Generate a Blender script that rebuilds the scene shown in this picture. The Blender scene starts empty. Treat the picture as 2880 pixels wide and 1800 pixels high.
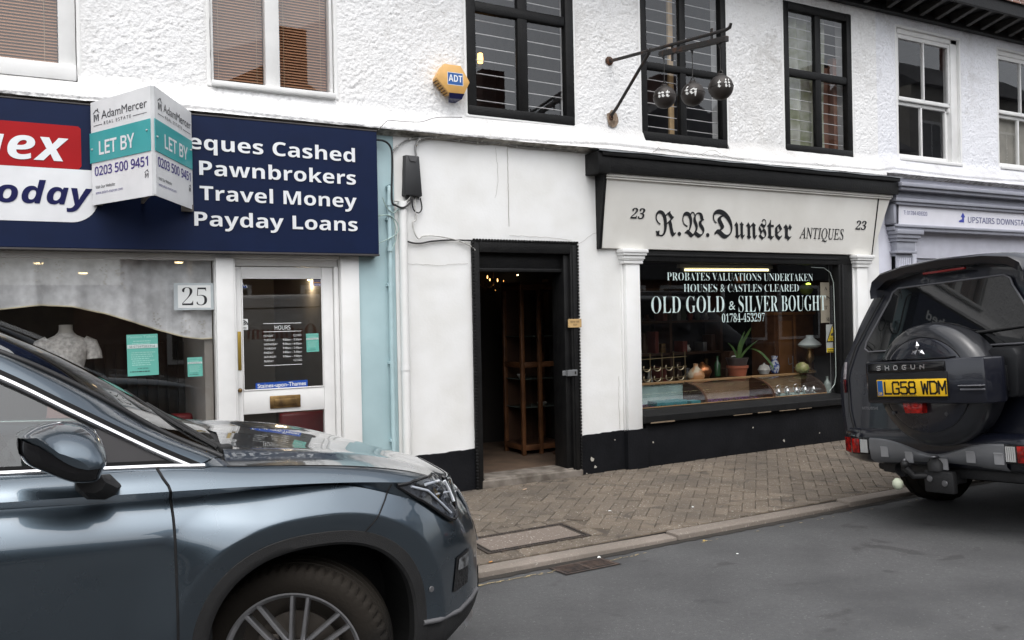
import bpy, bmesh, math, random
import numpy as np
from mathutils import Vector, Matrix
random.seed(7)
SC = bpy.context.scene
COL = SC.collection
# ------------------------------------------------------------------ camera
cam = bpy.data.cameras.new("camera"); cam_o = bpy.data.objects.new("camera", cam); COL.objects.link(cam_o)
TH, PT, RO = math.radians(28.8), math.radians(-0.15), -0.020
fw = Vector((math.sin(TH)*math.cos(PT), math.cos(TH)*math.cos(PT), math.sin(PT)))
r0 = Vector((math.cos(TH), -math.sin(TH), 0)); u0 = r0.cross(fw)
rr = r0*math.cos(RO)+u0*math.sin(RO); uu = u0*math.cos(RO)-r0*math.sin(RO)
m = Matrix((rr, uu, -fw)).transposed().to_4x4(); m.translation = Vector((0, -6.8, 1.455))
cam_o.matrix_world = m
cam.sensor_width = 36.0; cam.lens = 36.0*2027/2419.5; cam.clip_start = 0.05; cam.clip_end = 400
SC.camera = cam_o
# ------------------------------------------------------------------ overcast daylight
W = bpy.data.worlds.new("World"); SC.world = W; W.use_nodes = True
nt = W.node_tree; bg = nt.nodes["Background"]
SUN_EL, SUN_AZ = math.radians(62), math.radians(200)
sky = nt.nodes.new("ShaderNodeTexSky"); sky.sky_type = 'NISHITA'; sky.sun_disc = False
sky.sun_elevation = SUN_EL; sky.sun_rotation = SUN_AZ; sky.dust_density = 3.0
hs = nt.nodes.new("ShaderNodeHueSaturation"); hs.inputs["Saturation"].default_value = 0.22
nt.links.new(sky.outputs[0], hs.inputs["Color"])
# soft cloud mottling of the overcast
tc = nt.nodes.new("ShaderNodeTexCoord"); nz = nt.nodes.new("ShaderNodeTexNoise"); nz.inputs["Scale"].default_value = 2.2; nz.inputs["Detail"].default_value = 5
cr = nt.nodes.new("ShaderNodeMapRange"); cr.inputs[1].default_value = .3; cr.inputs[2].default_value = .7; cr.inputs[3].default_value = .72; cr.inputs[4].default_value = 1.25
nt.links.new(tc.outputs["Generated"], nz.inputs["Vector"]); nt.links.new(nz.outputs[0], cr.inputs[0])
mx = nt.nodes.new("ShaderNodeMix"); mx.data_type = 'RGBA'; mx.blend_type = 'MULTIPLY'; mx.inputs[0].default_value = 1
nt.links.new(hs.outputs[0], mx.inputs[6]); nt.links.new(cr.outputs[0], mx.inputs[7])
nt.links.new(mx.outputs[2], bg.inputs["Color"]); bg.inputs["Strength"].default_value = 0.15
sun = bpy.data.lights.new("sun", 'SUN'); sun.energy = 0.75; sun.angle = math.radians(100); sun.color = (1, .97, .93)
so = bpy.data.objects.new("sun", sun); COL.objects.link(so)
sd = Vector((math.sin(SUN_AZ)*math.cos(SUN_EL), math.cos(SUN_AZ)*math.cos(SUN_EL), math.sin(SUN_EL)))
so.rotation_euler = sd.to_track_quat('Z', 'Y').to_euler(); so.location = (0, -8, 20)
vs = SC.view_settings; vs.view_transform = 'Standard'; vs.look = 'None'; vs.gamma = 1; vs.exposure = 1.0
SC.cycles.max_bounces = 8; SC.cycles.transparent_max_bounces = 16; SC.cycles.caustics_reflective = False; SC.cycles.caustics_refractive = False
try: SC.cycles.use_denoising = True
except Exception: pass

# ------------------------------------------------------------------ materials
MATS = {}
def srgb(h):
    v = [int(h[i:i+2], 16)/255 for i in (0, 2, 4)]
    return tuple(c/12.92 if c <= .04045 else ((c+.055)/1.055)**2.4 for c in v)
def M(name, col, rough=.55, metal=0., var=.08, scale=6., bump=0., bscale=60., coat=0., spec=.5, detail=4., col2=None, lo=.35, hi=.65):
    """Principled material whose colour drifts by object-space noise; optional bump."""
    if name in MATS: return MATS[name]
    m = bpy.data.materials.new(name); m.use_nodes = True; t = m.node_tree; b = t.nodes["Principled BSDF"]
    b.inputs["Roughness"].default_value = rough; b.inputs["Metallic"].default_value = metal
    b.inputs["Coat Weight"].default_value = coat; b.inputs["Coat Roughness"].default_value = .02
    b.inputs["Specular IOR Level"].default_value = spec
    c = t.nodes.new("ShaderNodeTexCoord"); n = t.nodes.new("ShaderNodeTexNoise"); n.inputs["Scale"].default_value = scale; n.inputs["Detail"].default_value = detail
    t.links.new(c.outputs["Object"], n.inputs["Vector"])
    r = t.nodes.new("ShaderNodeValToRGB")
    c2 = col2 if col2 else tuple(x*(1-var*2) for x in col)
    c1 = col if col2 else tuple(min(1, x*(1+var*.6)) for x in col)
    r.color_ramp.elements[0].position = lo; r.color_ramp.elements[1].position = hi
    r.color_ramp.elements[0].color = (*c2, 1); r.color_ramp.elements[1].color = (*c1, 1)
    t.links.new(n.outputs[0], r.inputs[0]); t.links.new(r.outputs[0], b.inputs["Base Color"])
    if bump:
        n2 = t.nodes.new("ShaderNodeTexNoise"); n2.inputs["Scale"].default_value = bscale; n2.inputs["Detail"].default_value = 5
        t.links.new(c.outputs["Object"], n2.inputs["Vector"])
        bp = t.nodes.new("ShaderNodeBump"); bp.inputs["Strength"].default_value = bump; bp.inputs["Distance"].default_value = .01
        t.links.new(n2.outputs[0], bp.inputs["Height"]); t.links.new(bp.outputs[0], b.inputs["Normal"])
    MATS[name] = m; return m
def glass(name, tint=(1, 1, 1), r0=.085):
    if name in MATS: return MATS[name]
    m = bpy.data.materials.new(name); m.use_nodes = True; t = m.node_tree; t.nodes.clear()
    o = t.nodes.new("ShaderNodeOutputMaterial"); mix = t.nodes.new("ShaderNodeMixShader")
    tr = t.nodes.new("ShaderNodeBsdfTransparent"); tr.inputs[0].default_value = (*tint, 1)
    gl = t.nodes.new("ShaderNodeBsdfGlossy"); gl.inputs["Roughness"].default_value = 0.004
    lw = t.nodes.new("ShaderNodeLayerWeight"); lw.inputs[0].default_value = .5
    p = t.nodes.new("ShaderNodeMath"); p.operation = 'POWER'; p.inputs[1].default_value = 4.5
    a = t.nodes.new("ShaderNodeMath"); a.operation = 'MULTIPLY_ADD'; a.inputs[1].default_value = 1-r0; a.inputs[2].default_value = r0
    t.links.new(lw.outputs["Facing"], p.inputs[0]); t.links.new(p.outputs[0], a.inputs[0]); t.links.new(a.outputs[0], mix.inputs[0])
    t.links.new(tr.outputs[0], mix.inputs[1]); t.links.new(gl.outputs[0], mix.inputs[2]); t.links.new(mix.outputs[0], o.inputs[0])
    MATS[name] = m; return m
def emit(name, col, s):
    if name in MATS: return MATS[name]
    m = bpy.data.materials.new(name); m.use_nodes = True; b = m.node_tree.nodes["Principled BSDF"]
    b.inputs["Base Color"].default_value = (*col, 1); b.inputs["Emission Color"].default_value = (*col, 1); b.inputs["Emission Strength"].default_value = s
    MATS[name] = m; return m
def voile(name, col, alpha):
    if name in MATS: return MATS[name]
    m = bpy.data.materials.new(name); m.use_nodes = True; t = m.node_tree; b = t.nodes["Principled BSDF"]
    b.inputs["Roughness"].default_value = .9; b.inputs["Base Color"].default_value = (*col, 1)
    c = t.nodes.new("ShaderNodeTexCoord"); n = t.nodes.new("ShaderNodeTexNoise"); n.inputs["Scale"].default_value = 14; n.inputs["Detail"].default_value = 6
    r = t.nodes.new("ShaderNodeMapRange"); r.inputs[1].default_value = .35; r.inputs[2].default_value = .7; r.inputs[3].default_value = alpha-.12; r.inputs[4].default_value = alpha+.12
    t.links.new(c.outputs["Object"], n.inputs["Vector"]); t.links.new(n.outputs[0], r.inputs[0]); t.links.new(r.outputs[0], b.inputs["Alpha"])
    MATS[name] = m; return m

# ------------------------------------------------------------------ objects
def tag(o, label=None, cat=None, group=None, kind=None):
    if label: o["label"] = label
    if cat: o["category"] = cat
    if group: o["group"] = group
    if kind: o["kind"] = kind
    return o
def empty(name, loc, label, cat, group=None):
    o = bpy.data.objects.new(name, None); COL.objects.link(o); o.location = loc; o.empty_display_size = .1
    return tag(o, label, cat, group)
def origin(o):
    v = Vector((0, 0, 0))
    while o is not None: v += o.location; o = o.parent
    return v
def link(name, me, mat, parent=None, loc=None):
    o = bpy.data.objects.new(name, me); COL.objects.link(o)
    for x in (mat if isinstance(mat, (list, tuple)) else [mat]): me.materials.append(x)
    if parent is not None: o.parent = parent
    if loc is not None: o.location = loc
    return o
class MB:
    def __init__(s): s.v = []; s.f = []; s.mi = []; s.cur = 0
    def add(s, vs, fs):
        n = len(s.v); s.v += [tuple(map(float, q)) for q in vs]; s.f += [[i+n for i in f] for f in fs]; s.mi += [s.cur]*len(fs); return s
    def box(s, x0, x1, y0, y1, z0, z1, b=0.):
        if b:
            b = min(b, .45*min(abs(x1-x0), abs(y1-y0), abs(z1-z0)))
            bm = bmesh.new(); bmesh.ops.create_cube(bm, size=1)
            for v in bm.verts: v.co = Vector(((x0+x1)/2+v.co.x*abs(x1-x0), (y0+y1)/2+v.co.y*abs(y1-y0), (z0+z1)/2+v.co.z*abs(z1-z0)))
            bmesh.ops.bevel(bm, geom=bm.edges[:], offset=b, segments=2, affect='EDGES', profile=.5)
            bm.verts.index_update(); r = s.add([v.co[:] for v in bm.verts], [[v.index for v in f.verts] for f in bm.faces]); bm.free(); return r
        return s.add([(x0,y0,z0),(x1,y0,z0),(x1,y1,z0),(x0,y1,z0),(x0,y0,z1),(x1,y0,z1),(x1,y1,z1),(x0,y1,z1)],
                     [[3,2,1,0],[4,5,6,7],[0,1,5,4],[1,2,6,5],[2,3,7,6],[3,0,4,7]])
    def tube(s, pts, r, n=8, caps=True):
        pts = [Vector(p) for p in pts]; rs = r if isinstance(r, (list, tuple)) else [r]*len(pts)
        vs = []; up = None
        for i, p in enumerate(pts):
            d = (pts[min(i+1, len(pts)-1)]-pts[max(i-1, 0)]).normalized()
            if up is None: up = Vector((0, 0, 1)) if abs(d.z) < .9 else Vector((1, 0, 0))
            a = d.cross(up); 
            if a.length < 1e-5: a = d.cross(Vector((.3, .9, .1)))
            a.normalize(); b = a.cross(d).normalized(); up = b
            for k in range(n):
                t = 2*math.pi*k/n; vs.append(p+(a*math.cos(t)+b*math.sin(t))*rs[i])
        fs = [[i*n+k, i*n+(k+1) % n, (i+1)*n+(k+1) % n, (i+1)*n+k] for i in range(len(pts)-1) for k in range(n)]
        if caps: fs += [list(range(n))[::-1], list(range((len(pts)-1)*n, len(pts)*n))]
        return s.add(vs, fs)
    def lathe(s, prof, c=(0, 0, 0), ax=(0, 0, 1), n=24, mod=None):
        """prof: (radius, height along ax)"""
        ax = Vector(ax).normalized(); a = ax.orthogonal().normalized(); b = ax.cross(a); c = Vector(c); vs = []
        for j, (r, h) in enumerate(prof):
            for k in range(n):
                t = 2*math.pi*k/n; q = r if mod is None else mod(j, k, r)
                vs.append(c+ax*h+(a*math.cos(t)+b*math.sin(t))*q)
        fs = [[i*n+k, i*n+(k+1) % n, (i+1)*n+(k+1) % n, (i+1)*n+k] for i in range(len(prof)-1) for k in range(n)]
        return s.add(vs, fs)
    def ball(s, c, r, n=16, sx=1, sy=1, sz=1):
        k = n//2; m0 = len(s.v)
        prof = [(max(1e-4, math.sin(math.pi*i/k)), -math.cos(math.pi*i/k)) for i in range(k+1)]
        s.lathe(prof, n=n)
        for i in range(m0, len(s.v)):
            v = s.v[i]; s.v[i] = (c[0]+v[0]*r*sx, c[1]+v[1]*r*sy, c[2]+v[2]*r*sz)
        return s
    def prism(s, poly, axis, a0, a1):
        """poly of 2-d points in the plane normal to axis, extruded a0..a1 (axis 'x': (y,z), 'y': (x,z), 'z': (x,y))"""
        f = {'x': lambda p, a: (a, p[0], p[1]), 'y': lambda p, a: (p[0], a, p[1]), 'z': lambda p, a: (p[0], p[1], a)}[axis]
        n = len(poly); vs = [f(p, a0) for p in poly]+[f(p, a1) for p in poly]
        return s.add(vs, [list(range(n))[::-1], list(range(n, 2*n))]+[[i, (i+1) % n, n+(i+1) % n, n+i] for i in range(n)])
    def grid(s, rows, close=False):
        nr, nc = len(rows), len(rows[0]); vs = [p for r in rows for p in r]
        return s.add(vs, [[i*nc+k, i*nc+k+1, (i+1)*nc+k+1, (i+1)*nc+k] for i in range(nr-1) for k in range(nc-1)])
    def build(s, name, mat, parent=None, smooth=None, local=False, recalc=True, loc=None, bevel=0.):
        me = bpy.data.meshes.new(name)
        o = origin(parent) if (parent is not None and not local) else Vector((0, 0, 0))
        if parent is None and loc is not None: o = Vector(loc)
        me.from_pydata([(x-o.x, y-o.y, z-o.z) for x, y, z in s.v], [], s.f)
        if len(set(s.mi)) > 1: me.polygons.foreach_set("material_index", s.mi)
        if recalc or bevel:
            bm = bmesh.new(); bm.from_mesh(me)
            if recalc: bmesh.ops.recalc_face_normals(bm, faces=bm.faces)
            if bevel:
                es = [e for e in bm.edges if len(e.link_faces) == 2 and e.calc_face_angle(0) > .6]
                bmesh.ops.bevel(bm, geom=es, offset=bevel, segments=2, affect='EDGES', profile=.5, clamp_overlap=True)
            bm.to_mesh(me); bm.free()
        if smooth:
            me.polygons.foreach_set("use_smooth", [True]*len(me.polygons)); me.set_sharp_from_angle(angle=math.radians(smooth))
        me.update()
        return link(name, me, mat, parent, loc if parent is None else None)

def split_by(o, key):
    """one mesh whose faces belong to several parts -> one object per part, same name and parent"""
    me = o.data; groups = {}
    for p in me.polygons: groups.setdefault(key(p.center), set()).add(p.index)
    ks = sorted(groups); out = []
    for i, k in enumerate(ks[1:]):
        bm = bmesh.new(); bm.from_mesh(me); bm.faces.ensure_lookup_table()
        bmesh.ops.delete(bm, geom=[f for f in bm.faces if f.index not in groups[k]], context='FACES')
        m2 = me.copy(); bm.to_mesh(m2); bm.free(); c = o.copy(); c.data = m2; c.name = o.name.split('.')[0]; COL.objects.link(c); out.append(c)
    bm = bmesh.new(); bm.from_mesh(me); bm.faces.ensure_lookup_table()
    bmesh.ops.delete(bm, geom=[f for f in bm.faces if f.index not in groups[ks[0]]], context='FACES'); bm.to_mesh(me); bm.free()
    return [o]+out
def split_gap(o, ax, gap):
    """split where a clear gap runs across axis ax"""
    me = o.data; iv = sorted((min(me.vertices[v].co[ax] for v in p.vertices), max(me.vertices[v].co[ax] for v in p.vertices)) for p in me.polygons)
    cuts = []; hi = iv[0][1]
    for a, b in iv:
        if a-hi > gap: cuts.append((a+hi)/2)
        hi = max(hi, b)
    return split_by(o, lambda c: sum(c[ax] > q for q in cuts)) if cuts else [o]
def split_words(o, az=2, ax=0, gz=.01, gx=.03):
    out = []
    for q in split_gap(o, az, gz): out += split_gap(q, ax, gx)
    return out
# ------------------------------------------------------------------ lettering
FONTS = {'plain': (None, None), 'fraktur': (0x1D56C, None), 'serif': (0x1D400, 0x1D7CE), 'serifi': (0x1D434, None), 'serifbi': (0x1D468, None),
         'bold': (0x1D5D4, 0x1D7EC), 'boldi': (0x1D63C, 0x1D7EC), 'sans': (0x1D5A0, 0x1D7E2)}
def conv(t, font):
    b, d = FONTS[font]; o = ''
    for c in t:
        if b and 'A' <= c <= 'Z': o += chr(b+ord(c)-65)
        elif b and 'a' <= c <= 'z':
            o += 'ℎ' if (b == 0x1D434 and c == 'h') else chr(b+26+ord(c)-97)
        elif d and '0' <= c <= '9': o += chr(d+ord(c)-48)
        else: o += c
    return o
def glyphs(t, offset=0., shear=0., space=1.):
    c = bpy.data.curves.new('lettering', 'FONT'); c.body = t; c.size = 1; c.offset = offset; c.shear = shear; c.space_character = space; c.resolution_u = 4
    o = bpy.data.objects.new('lettering', c); me = bpy.data.meshes.new_from_object(o)
    vs = np.array([v.co[:2] for v in me.vertices]).reshape(-1, 2); fs = [list(p.vertices) for p in me.polygons]
    bpy.data.objects.remove(o); bpy.data.curves.remove(c); bpy.data.meshes.remove(me)
    return vs, fs
CAPH = {}
def text(mb, t, font, x0, x1, zb, cap, fn=None, y=0., offset=0., shear=0., space=1., keep=False, skew=0.):
    """letters between x0 and x1 on baseline zb with capital height cap; fn maps (a, b) to 3-d, default the plane Y=y. x1=None keeps the natural width"""
    if (font, 'H') not in CAPH:
        v, _ = glyphs(conv('H' if font != 'fraktur' else 'D', font)); CAPH[(font, 'H')] = v[:, 1].max()
    vs, fs = glyphs(conv(t, font), offset, shear, space)
    sz = cap/CAPH[(font, 'H')]; lo, hi = vs[:, 0].min(), vs[:, 0].max()
    sx = sz if x1 is None else (x1-x0)/(hi-lo)
    A = x0+(vs[:, 0]-lo)*sx; B = zb+vs[:, 1]*sz+skew*(A-x0)
    f = fn or (lambda a, b: (a, y, b))
    mb.add([f(a, b) for a, b in zip(A, B)], fs); return mb
def lines(mb, x0, x1, z0, z1, n, y, seed=0, fn=None):
    """rows of tiny unreadable print"""
    R = random.Random(seed); f = fn or (lambda a, b: (a, y, b)); h = (z1-z0)/n
    for i in range(n):
        x = x0+R.uniform(0, .1)*(x1-x0); e = x1-R.uniform(0, .25)*(x1-x0); z = z0+h*i
        while x < e:
            w = min(R.uniform(.02, .08)*(x1-x0)*1.6, e-x); mb.add([f(x, z), f(x+w, z), f(x+w, z+h*.45), f(x, z+h*.45)], [[0, 1, 2, 3]]); x += w+.012*(x1-x0)*1.5
    return mb
def gslope(x): return .0075*(x-3.2)
# ================================================================== SETTING
def zroad(x, y):
    return gslope(x) + float(np.interp(y, [-11, -6.2, -5.2, -3.9, -2.1], [-.12, -.07, -.035, -.05, -.14]))
def zpave(x, y): return gslope(x) + (-.05+.0195*y if y > -1.97 else -.0885)

def attr_mat(name, attr, c0, c1, rough, bump=.3, bscale=90, speck=None, grime=None, spots=None):
    m = bpy.data.materials.new(name); m.use_nodes = True; t = m.node_tree; b = t.nodes["Principled BSDF"]; b.inputs["Roughness"].default_value = rough
    at = t.nodes.new("ShaderNodeAttribute"); at.attribute_name = attr
    c = t.nodes.new("ShaderNodeTexCoord"); n = t.nodes.new("ShaderNodeTexNoise"); n.inputs["Scale"].default_value = 34; n.inputs["Detail"].default_value = 7; n.inputs["Roughness"].default_value = .7
    t.links.new(c.outputs["Object"], n.inputs["Vector"])
    ad = t.nodes.new("ShaderNodeMath"); ad.operation = 'MULTIPLY_ADD'; ad.inputs[1].default_value = .9; 
    t.links.new(n.outputs[0], ad.inputs[0]); t.links.new(at.outputs["Fac"], ad.inputs[2])
    s = t.nodes.new("ShaderNodeMath"); s.operation = 'SUBTRACT'; s.inputs[1].default_value = .45; t.links.new(ad.outputs[0], s.inputs[0])
    r = t.nodes.new("ShaderNodeValToRGB"); r.color_ramp.elements[0].color = (*c0, 1); r.color_ramp.elements[1].color = (*c1, 1); t.links.new(s.outputs[0], r.inputs[0])
    out = r.outputs[0]
    if speck:
        v = t.nodes.new("ShaderNodeTexNoise"); v.inputs["Scale"].default_value = 64; v.inputs["Detail"].default_value = 2; t.links.new(c.outputs["Object"], v.inputs["Vector"])
        k = t.nodes.new("ShaderNodeMapRange"); k.inputs[1].default_value = .64; k.inputs[2].default_value = .70; t.links.new(v.outputs[0], k.inputs[0])
        x = t.nodes.new("ShaderNodeMix"); x.data_type = 'RGBA'; x.inputs[7].default_value = (*speck, 1); t.links.new(k.outputs[0], x.inputs[0]); t.links.new(out, x.inputs[6]); out = x.outputs[2]
    if grime:
        v = t.nodes.new("ShaderNodeTexNoise"); v.inputs["Scale"].default_value = 1.7; v.inputs["Detail"].default_value = 6; t.links.new(c.outputs["Object"], v.inputs["Vector"])
        k = t.nodes.new("ShaderNodeMapRange"); k.inputs[1].default_value = .42; k.inputs[2].default_value = .68; k.inputs[4].default_value = .55; t.links.new(v.outputs[0], k.inputs[0])
        x = t.nodes.new("ShaderNodeMix"); x.data_type = 'RGBA'; x.inputs[7].default_value = (*grime, 1); t.links.new(k.outputs[0], x.inputs[0]); t.links.new(out, x.inputs[6]); out = x.outputs[2]
    if spots:
        v = t.nodes.new("ShaderNodeTexNoise"); v.inputs["Scale"].default_value = spots[0]; v.inputs["Detail"].default_value = 3; v.inputs["Distortion"].default_value = .6; t.links.new(c.outputs["Object"], v.inputs["Vector"])
        k = t.nodes.new("ShaderNodeMapRange"); k.inputs[1].default_value = spots[1]; k.inputs[2].default_value = spots[1]+.05; k.inputs[4].default_value = spots[3]; t.links.new(v.outputs[0], k.inputs[0])
        x = t.nodes.new("ShaderNodeMix"); x.data_type = 'RGBA'; x.inputs[7].default_value = (*spots[2], 1); t.links.new(k.outputs[0], x.inputs[0]); t.links.new(out, x.inputs[6]); out = x.outputs[2]
    t.links.new(out, b.inputs["Base Color"])
    n2 = t.nodes.new("ShaderNodeTexNoise"); n2.inputs["Scale"].default_value = bscale; n2.inputs["Detail"].default_value = 6; n2.inputs["Roughness"].default_value = .75; t.links.new(c.outputs["Object"], n2.inputs["Vector"])
    bp = t.nodes.new("ShaderNodeBump"); bp.inputs["Strength"].default_value = bump; bp.inputs["Distance"].default_value = .008; t.links.new(n2.outputs[0], bp.inputs["Height"]); t.links.new(bp.outputs[0], b.inputs["Normal"])
    MATS[name] = m; return m
def face_attr(o, name, vals):
    a = o.data.attributes.new(name, 'FLOAT', 'FACE'); a.data.foreach_set('value', vals)

# ---- road: one cambered sheet reaching far past both ends of the street
mb = MB(); xs = list(np.linspace(-60, -6, 10))+list(np.linspace(-5, 16, 43))+list(np.linspace(18, 90, 12)); ys = [-60, -30, -11, -8, -6.2, -5.7, -5.2, -4.8, -4.4, -3.9, -3.5, -3, -2.5, -2.1, -1.2, 30]
mb.grid([[(x, y, zroad(x, min(max(y, -11), -2.1))-(.12 if y > -2 else 0)-(.1 if y > 0 else 0)) for x in xs] for y in ys])
asph = attr_mat("asphalt", "tint", (.047, .0475, .049), (.111, .112, .114), .85, .55, 110, (.13, .13, .13), (.038, .038, .040), (2.4, .62, (.028, .027, .027), .5))
o = mb.build("road", asph, smooth=60); tag(o, kind="structure"); face_attr(o, "tint", [.5]*len(o.data.polygons))

# ---- block paving in 45 degree herringbone
def clip(poly, rect):
    for ax, lim, sg in ((0, rect[0], 1), (0, rect[1], -1), (1, rect[2], 1), (1, rect[3], -1)):
        out = []
        for i in range(len(poly)):
            a, b = poly[i-1], poly[i]; ia, ib = sg*(a[ax]-lim) >= 0, sg*(b[ax]-lim) >= 0
            if ia != ib:
                t = (lim-a[ax])/(b[ax]-a[ax]); out.append((a[0]+t*(b[0]-a[0]), a[1]+t*(b[1]-a[1])))
            if ib: out.append(b)
        poly = out
        if len(poly) < 3: return []
    return poly
PX0, PX1, PY0, PY1 = 1.0, 12.5, -1.955, -.004
COVER = (2.55, 3.36, -1.775, -1.385)
mb = MB(); tint = []; RB = random.Random(3)
def brick(poly):
    poly = clip(poly, (PX0, PX1, PY0, PY1))
    if len(poly) < 3: return
    ar = abs(sum(poly[i-1][0]*poly[i][1]-poly[i][0]*poly[i-1][1] for i in range(len(poly))))/2
    if ar < .0008: return
    cx = sum(p[0] for p in poly)/len(poly); cy = sum(p[1] for p in poly)/len(poly); n = len(poly)
    dz = RB.uniform(-.0025, .0025); tx, ty = RB.uniform(-.015, .015), RB.uniform(-.015, .015)
    def P(p, k, d):
        x, y = cx+(p[0]-cx)*(1-k), cy+(p[1]-cy)*(1-k); return (x, y, zpave(x, y)+dz+(x-cx)*tx+(y-cy)*ty-d)
    vs = [P(p, .02, .010) for p in poly]+[P(p, .04, .003) for p in poly]+[P(p, .10, 0) for p in poly]
    fs = [[i, (i+1) % n, n+(i+1) % n, n+i] for i in range(n)]+[[n+i, n+(i+1) % n, 2*n+(i+1) % n, 2*n+i] for i in range(n)]+[[2*n+i for i in range(n)]]
    mb.add(vs, fs); tint.extend([max(0, min(1, RB.gauss(.48, .13)))]*len(fs))
w = .1; c45 = math.sqrt(.5)
for j in range(-110, 140):
    for mm in range(-60, 60):
        for (a, b, la, lb) in ((-j+4*mm, j, 2, 1), (-j+2+4*mm, j, 1, 2)):
            ca, cb = (a+la/2)*w, (b+lb/2)*w; X = 4+(ca-cb)*c45; Y = (ca+cb)*c45-1
            if not (PX0-.2 < X < PX1+.2 and PY0-.2 < Y < .2): continue
            if COVER[0]-.11 < X < COVER[1]+.12 and COVER[2]-.1 < Y < COVER[3]+.1: continue
            brick([(4+(p-q)*c45*w, (p+q)*c45*w-1) for p, q in ((a, b), (a+la, b), (a+la, b+lb), (a, b+lb))])
for k in range(9):   # straight courses round the inspection cover
    x = COVER[0]-.12+k*.105; brick([(x, -1.955), (x+.1, -1.955), (x+.1, COVER[2]-.01), (x, COVER[2]-.01)])
for k in range(5):
    x = COVER[0]-.12+k*.205; brick([(x, COVER[3]+.01), (x+.2, COVER[3]+.01), (x+.2, COVER[3]+.1), (x, COVER[3]+.1)])
for k in range(2):
    y = COVER[2]+k*.2; brick([(COVER[1]+.01, y), (COVER[1]+.11, y), (COVER[1]+.11, y+.19), (COVER[1]+.01, y+.19)])
n_b = len(mb.f)
mb.grid([[(x, y, zpave(x, y)-.009) for x in (-30, 0, 1, 4, 8, 12.5, 14, 40)] for y in (-1.96, -1, 0, .03)])
pav = attr_mat("block_paving", "tint", (.080, .063, .047), (.205, .166, .127), .88, .5, 120, (.40, .38, .34), (.07, .06, .05), (5, .63, (.05, .042, .036), .6))
o = mb.build("pavement", pav, recalc=False); tag(o, kind="structure")
face_attr(o, "tint", tint+[.0]*(len(o.data.polygons)-n_b))

# ---- kerb stones with joints, gutter strip
mb = MB(); x = 3.87-1.75*14; R = random.Random(5); tint = []
while x < 40:
    l = 1.75; zt = gslope(x+.45)
    bm = MB().box(x+.003, x+l-.003, -2.102, -1.957, zt-.3, zt-.089+R.uniform(-.003, .003), .014); mb.add(bm.v, bm.f); tint += [R.uniform(.4, .7)]*len(bm.f); x += l
kerbm = attr_mat("kerb_granite", "tint", (.13, .108, .09), (.29, .25, .215), .85, .5, 110, (.4, .36, .32), (.13, .11, .09))
o = mb.build("kerb", kerbm, recalc=False, smooth=40); tag(o, kind="structure"); face_attr(o, "tint", tint)
# dark silt in the channel
mb = MB(); R = random.Random(9); xs = np.linspace(-2, 14, 260)
mb.grid([[(x, -2.1, zroad(x, -2.1)+.016) for x in xs], [(x, -2.125-R.uniform(0, .025), zroad(x, -2.13)+.004) for x in xs]])
o = mb.build("gutter", M("gutter_silt", (.03, .026, .022), .95, bump=.5)); tag(o, kind="structure")
# worn single yellow line
mb = MB(); R = random.Random(11)
ym = M("worn_yellow_paint", (.42, .33, .17), .85, col2=(.16, .14, .10), scale=30)
def dabs(x0, x1, dens, wid):
    x = x0
    while x < x1:
        w_ = R.uniform(.01, .05)
        if R.random() < dens:
            y = -2.215+R.uniform(-.012, .012); h = R.uniform(.3, 1)*wid; n = 7
            cs = [(x+w_/2+math.cos(6.283*k/n)*w_*.62*R.uniform(.5, 1.1), y+math.sin(6.283*k/n)*h*R.uniform(.5, 1)) for k in range(n)]
            mb.add([(a, b, zroad(a, b)+.0045) for a, b in cs], [list(range(n))])
        x += w_*.8
dabs(1.6, 2.82, .93, .016); dabs(3.2, 3.55, .7, .012); dabs(3.98, 4.06, .95, .014); dabs(4.06, 7.5, .06, .012)
o = mb.build("road_marking", ym); tag(o, kind="structure")

# ================================================================== TERRACE WALLS
def vnoise(x, z, s, seed):
    x = x/s; z = z/s; xi, zi = np.floor(x).astype(int), np.floor(z).astype(int); fx, fz = x-xi, z-zi
    fx = fx*fx*(3-2*fx); fz = fz*fz*(3-2*fz)
    def h(a, b): 
        q = np.sin(a*127.1+b*311.7+seed*74.7)*43758.5453; return q-np.floor(q)
    return (h(xi, zi)*(1-fx)+h(xi+1, zi)*fx)*(1-fz)+(h(xi, zi+1)*(1-fx)+h(xi+1, zi+1)*fx)*fz
def worley(x, z, s, seed):
    x = x/s; z = z/s; xi, zi = np.floor(x), np.floor(z); best = np.full(x.shape, 9.)
    for dx in (-1, 0, 1):
        for dz in (-1, 0, 1):
            a, b = xi+dx, zi+dz; q = np.sin(a*127.1+b*311.7+seed*13.3)*43758.5453; jx = q-np.floor(q); q = np.sin(a*269.5+b*183.3+seed*7.7)*43758.5453; jz = q-np.floor(q)
            best = np.minimum(best, (a+jx-x)**2+(b+jz-z)**2)
    return np.sqrt(best)
def ledge(x, z):
    """the bell-cast: render kicks outwards above the shopfronts"""
    b = 3.035+.012*np.sin(x*1.7)+.03*np.clip((x-4.2)/.6, 0, 1)+.05*np.clip((x-8.6)/.3, 0, 1)
    t = np.clip((z-b)/.22, 0, 1)
    return -(.135-.03*np.clip((x-8.6)/.2, 0, 1))*(1-t)**1.6*(1-.25*np.exp(-((z-b)/.02)**2))
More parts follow.
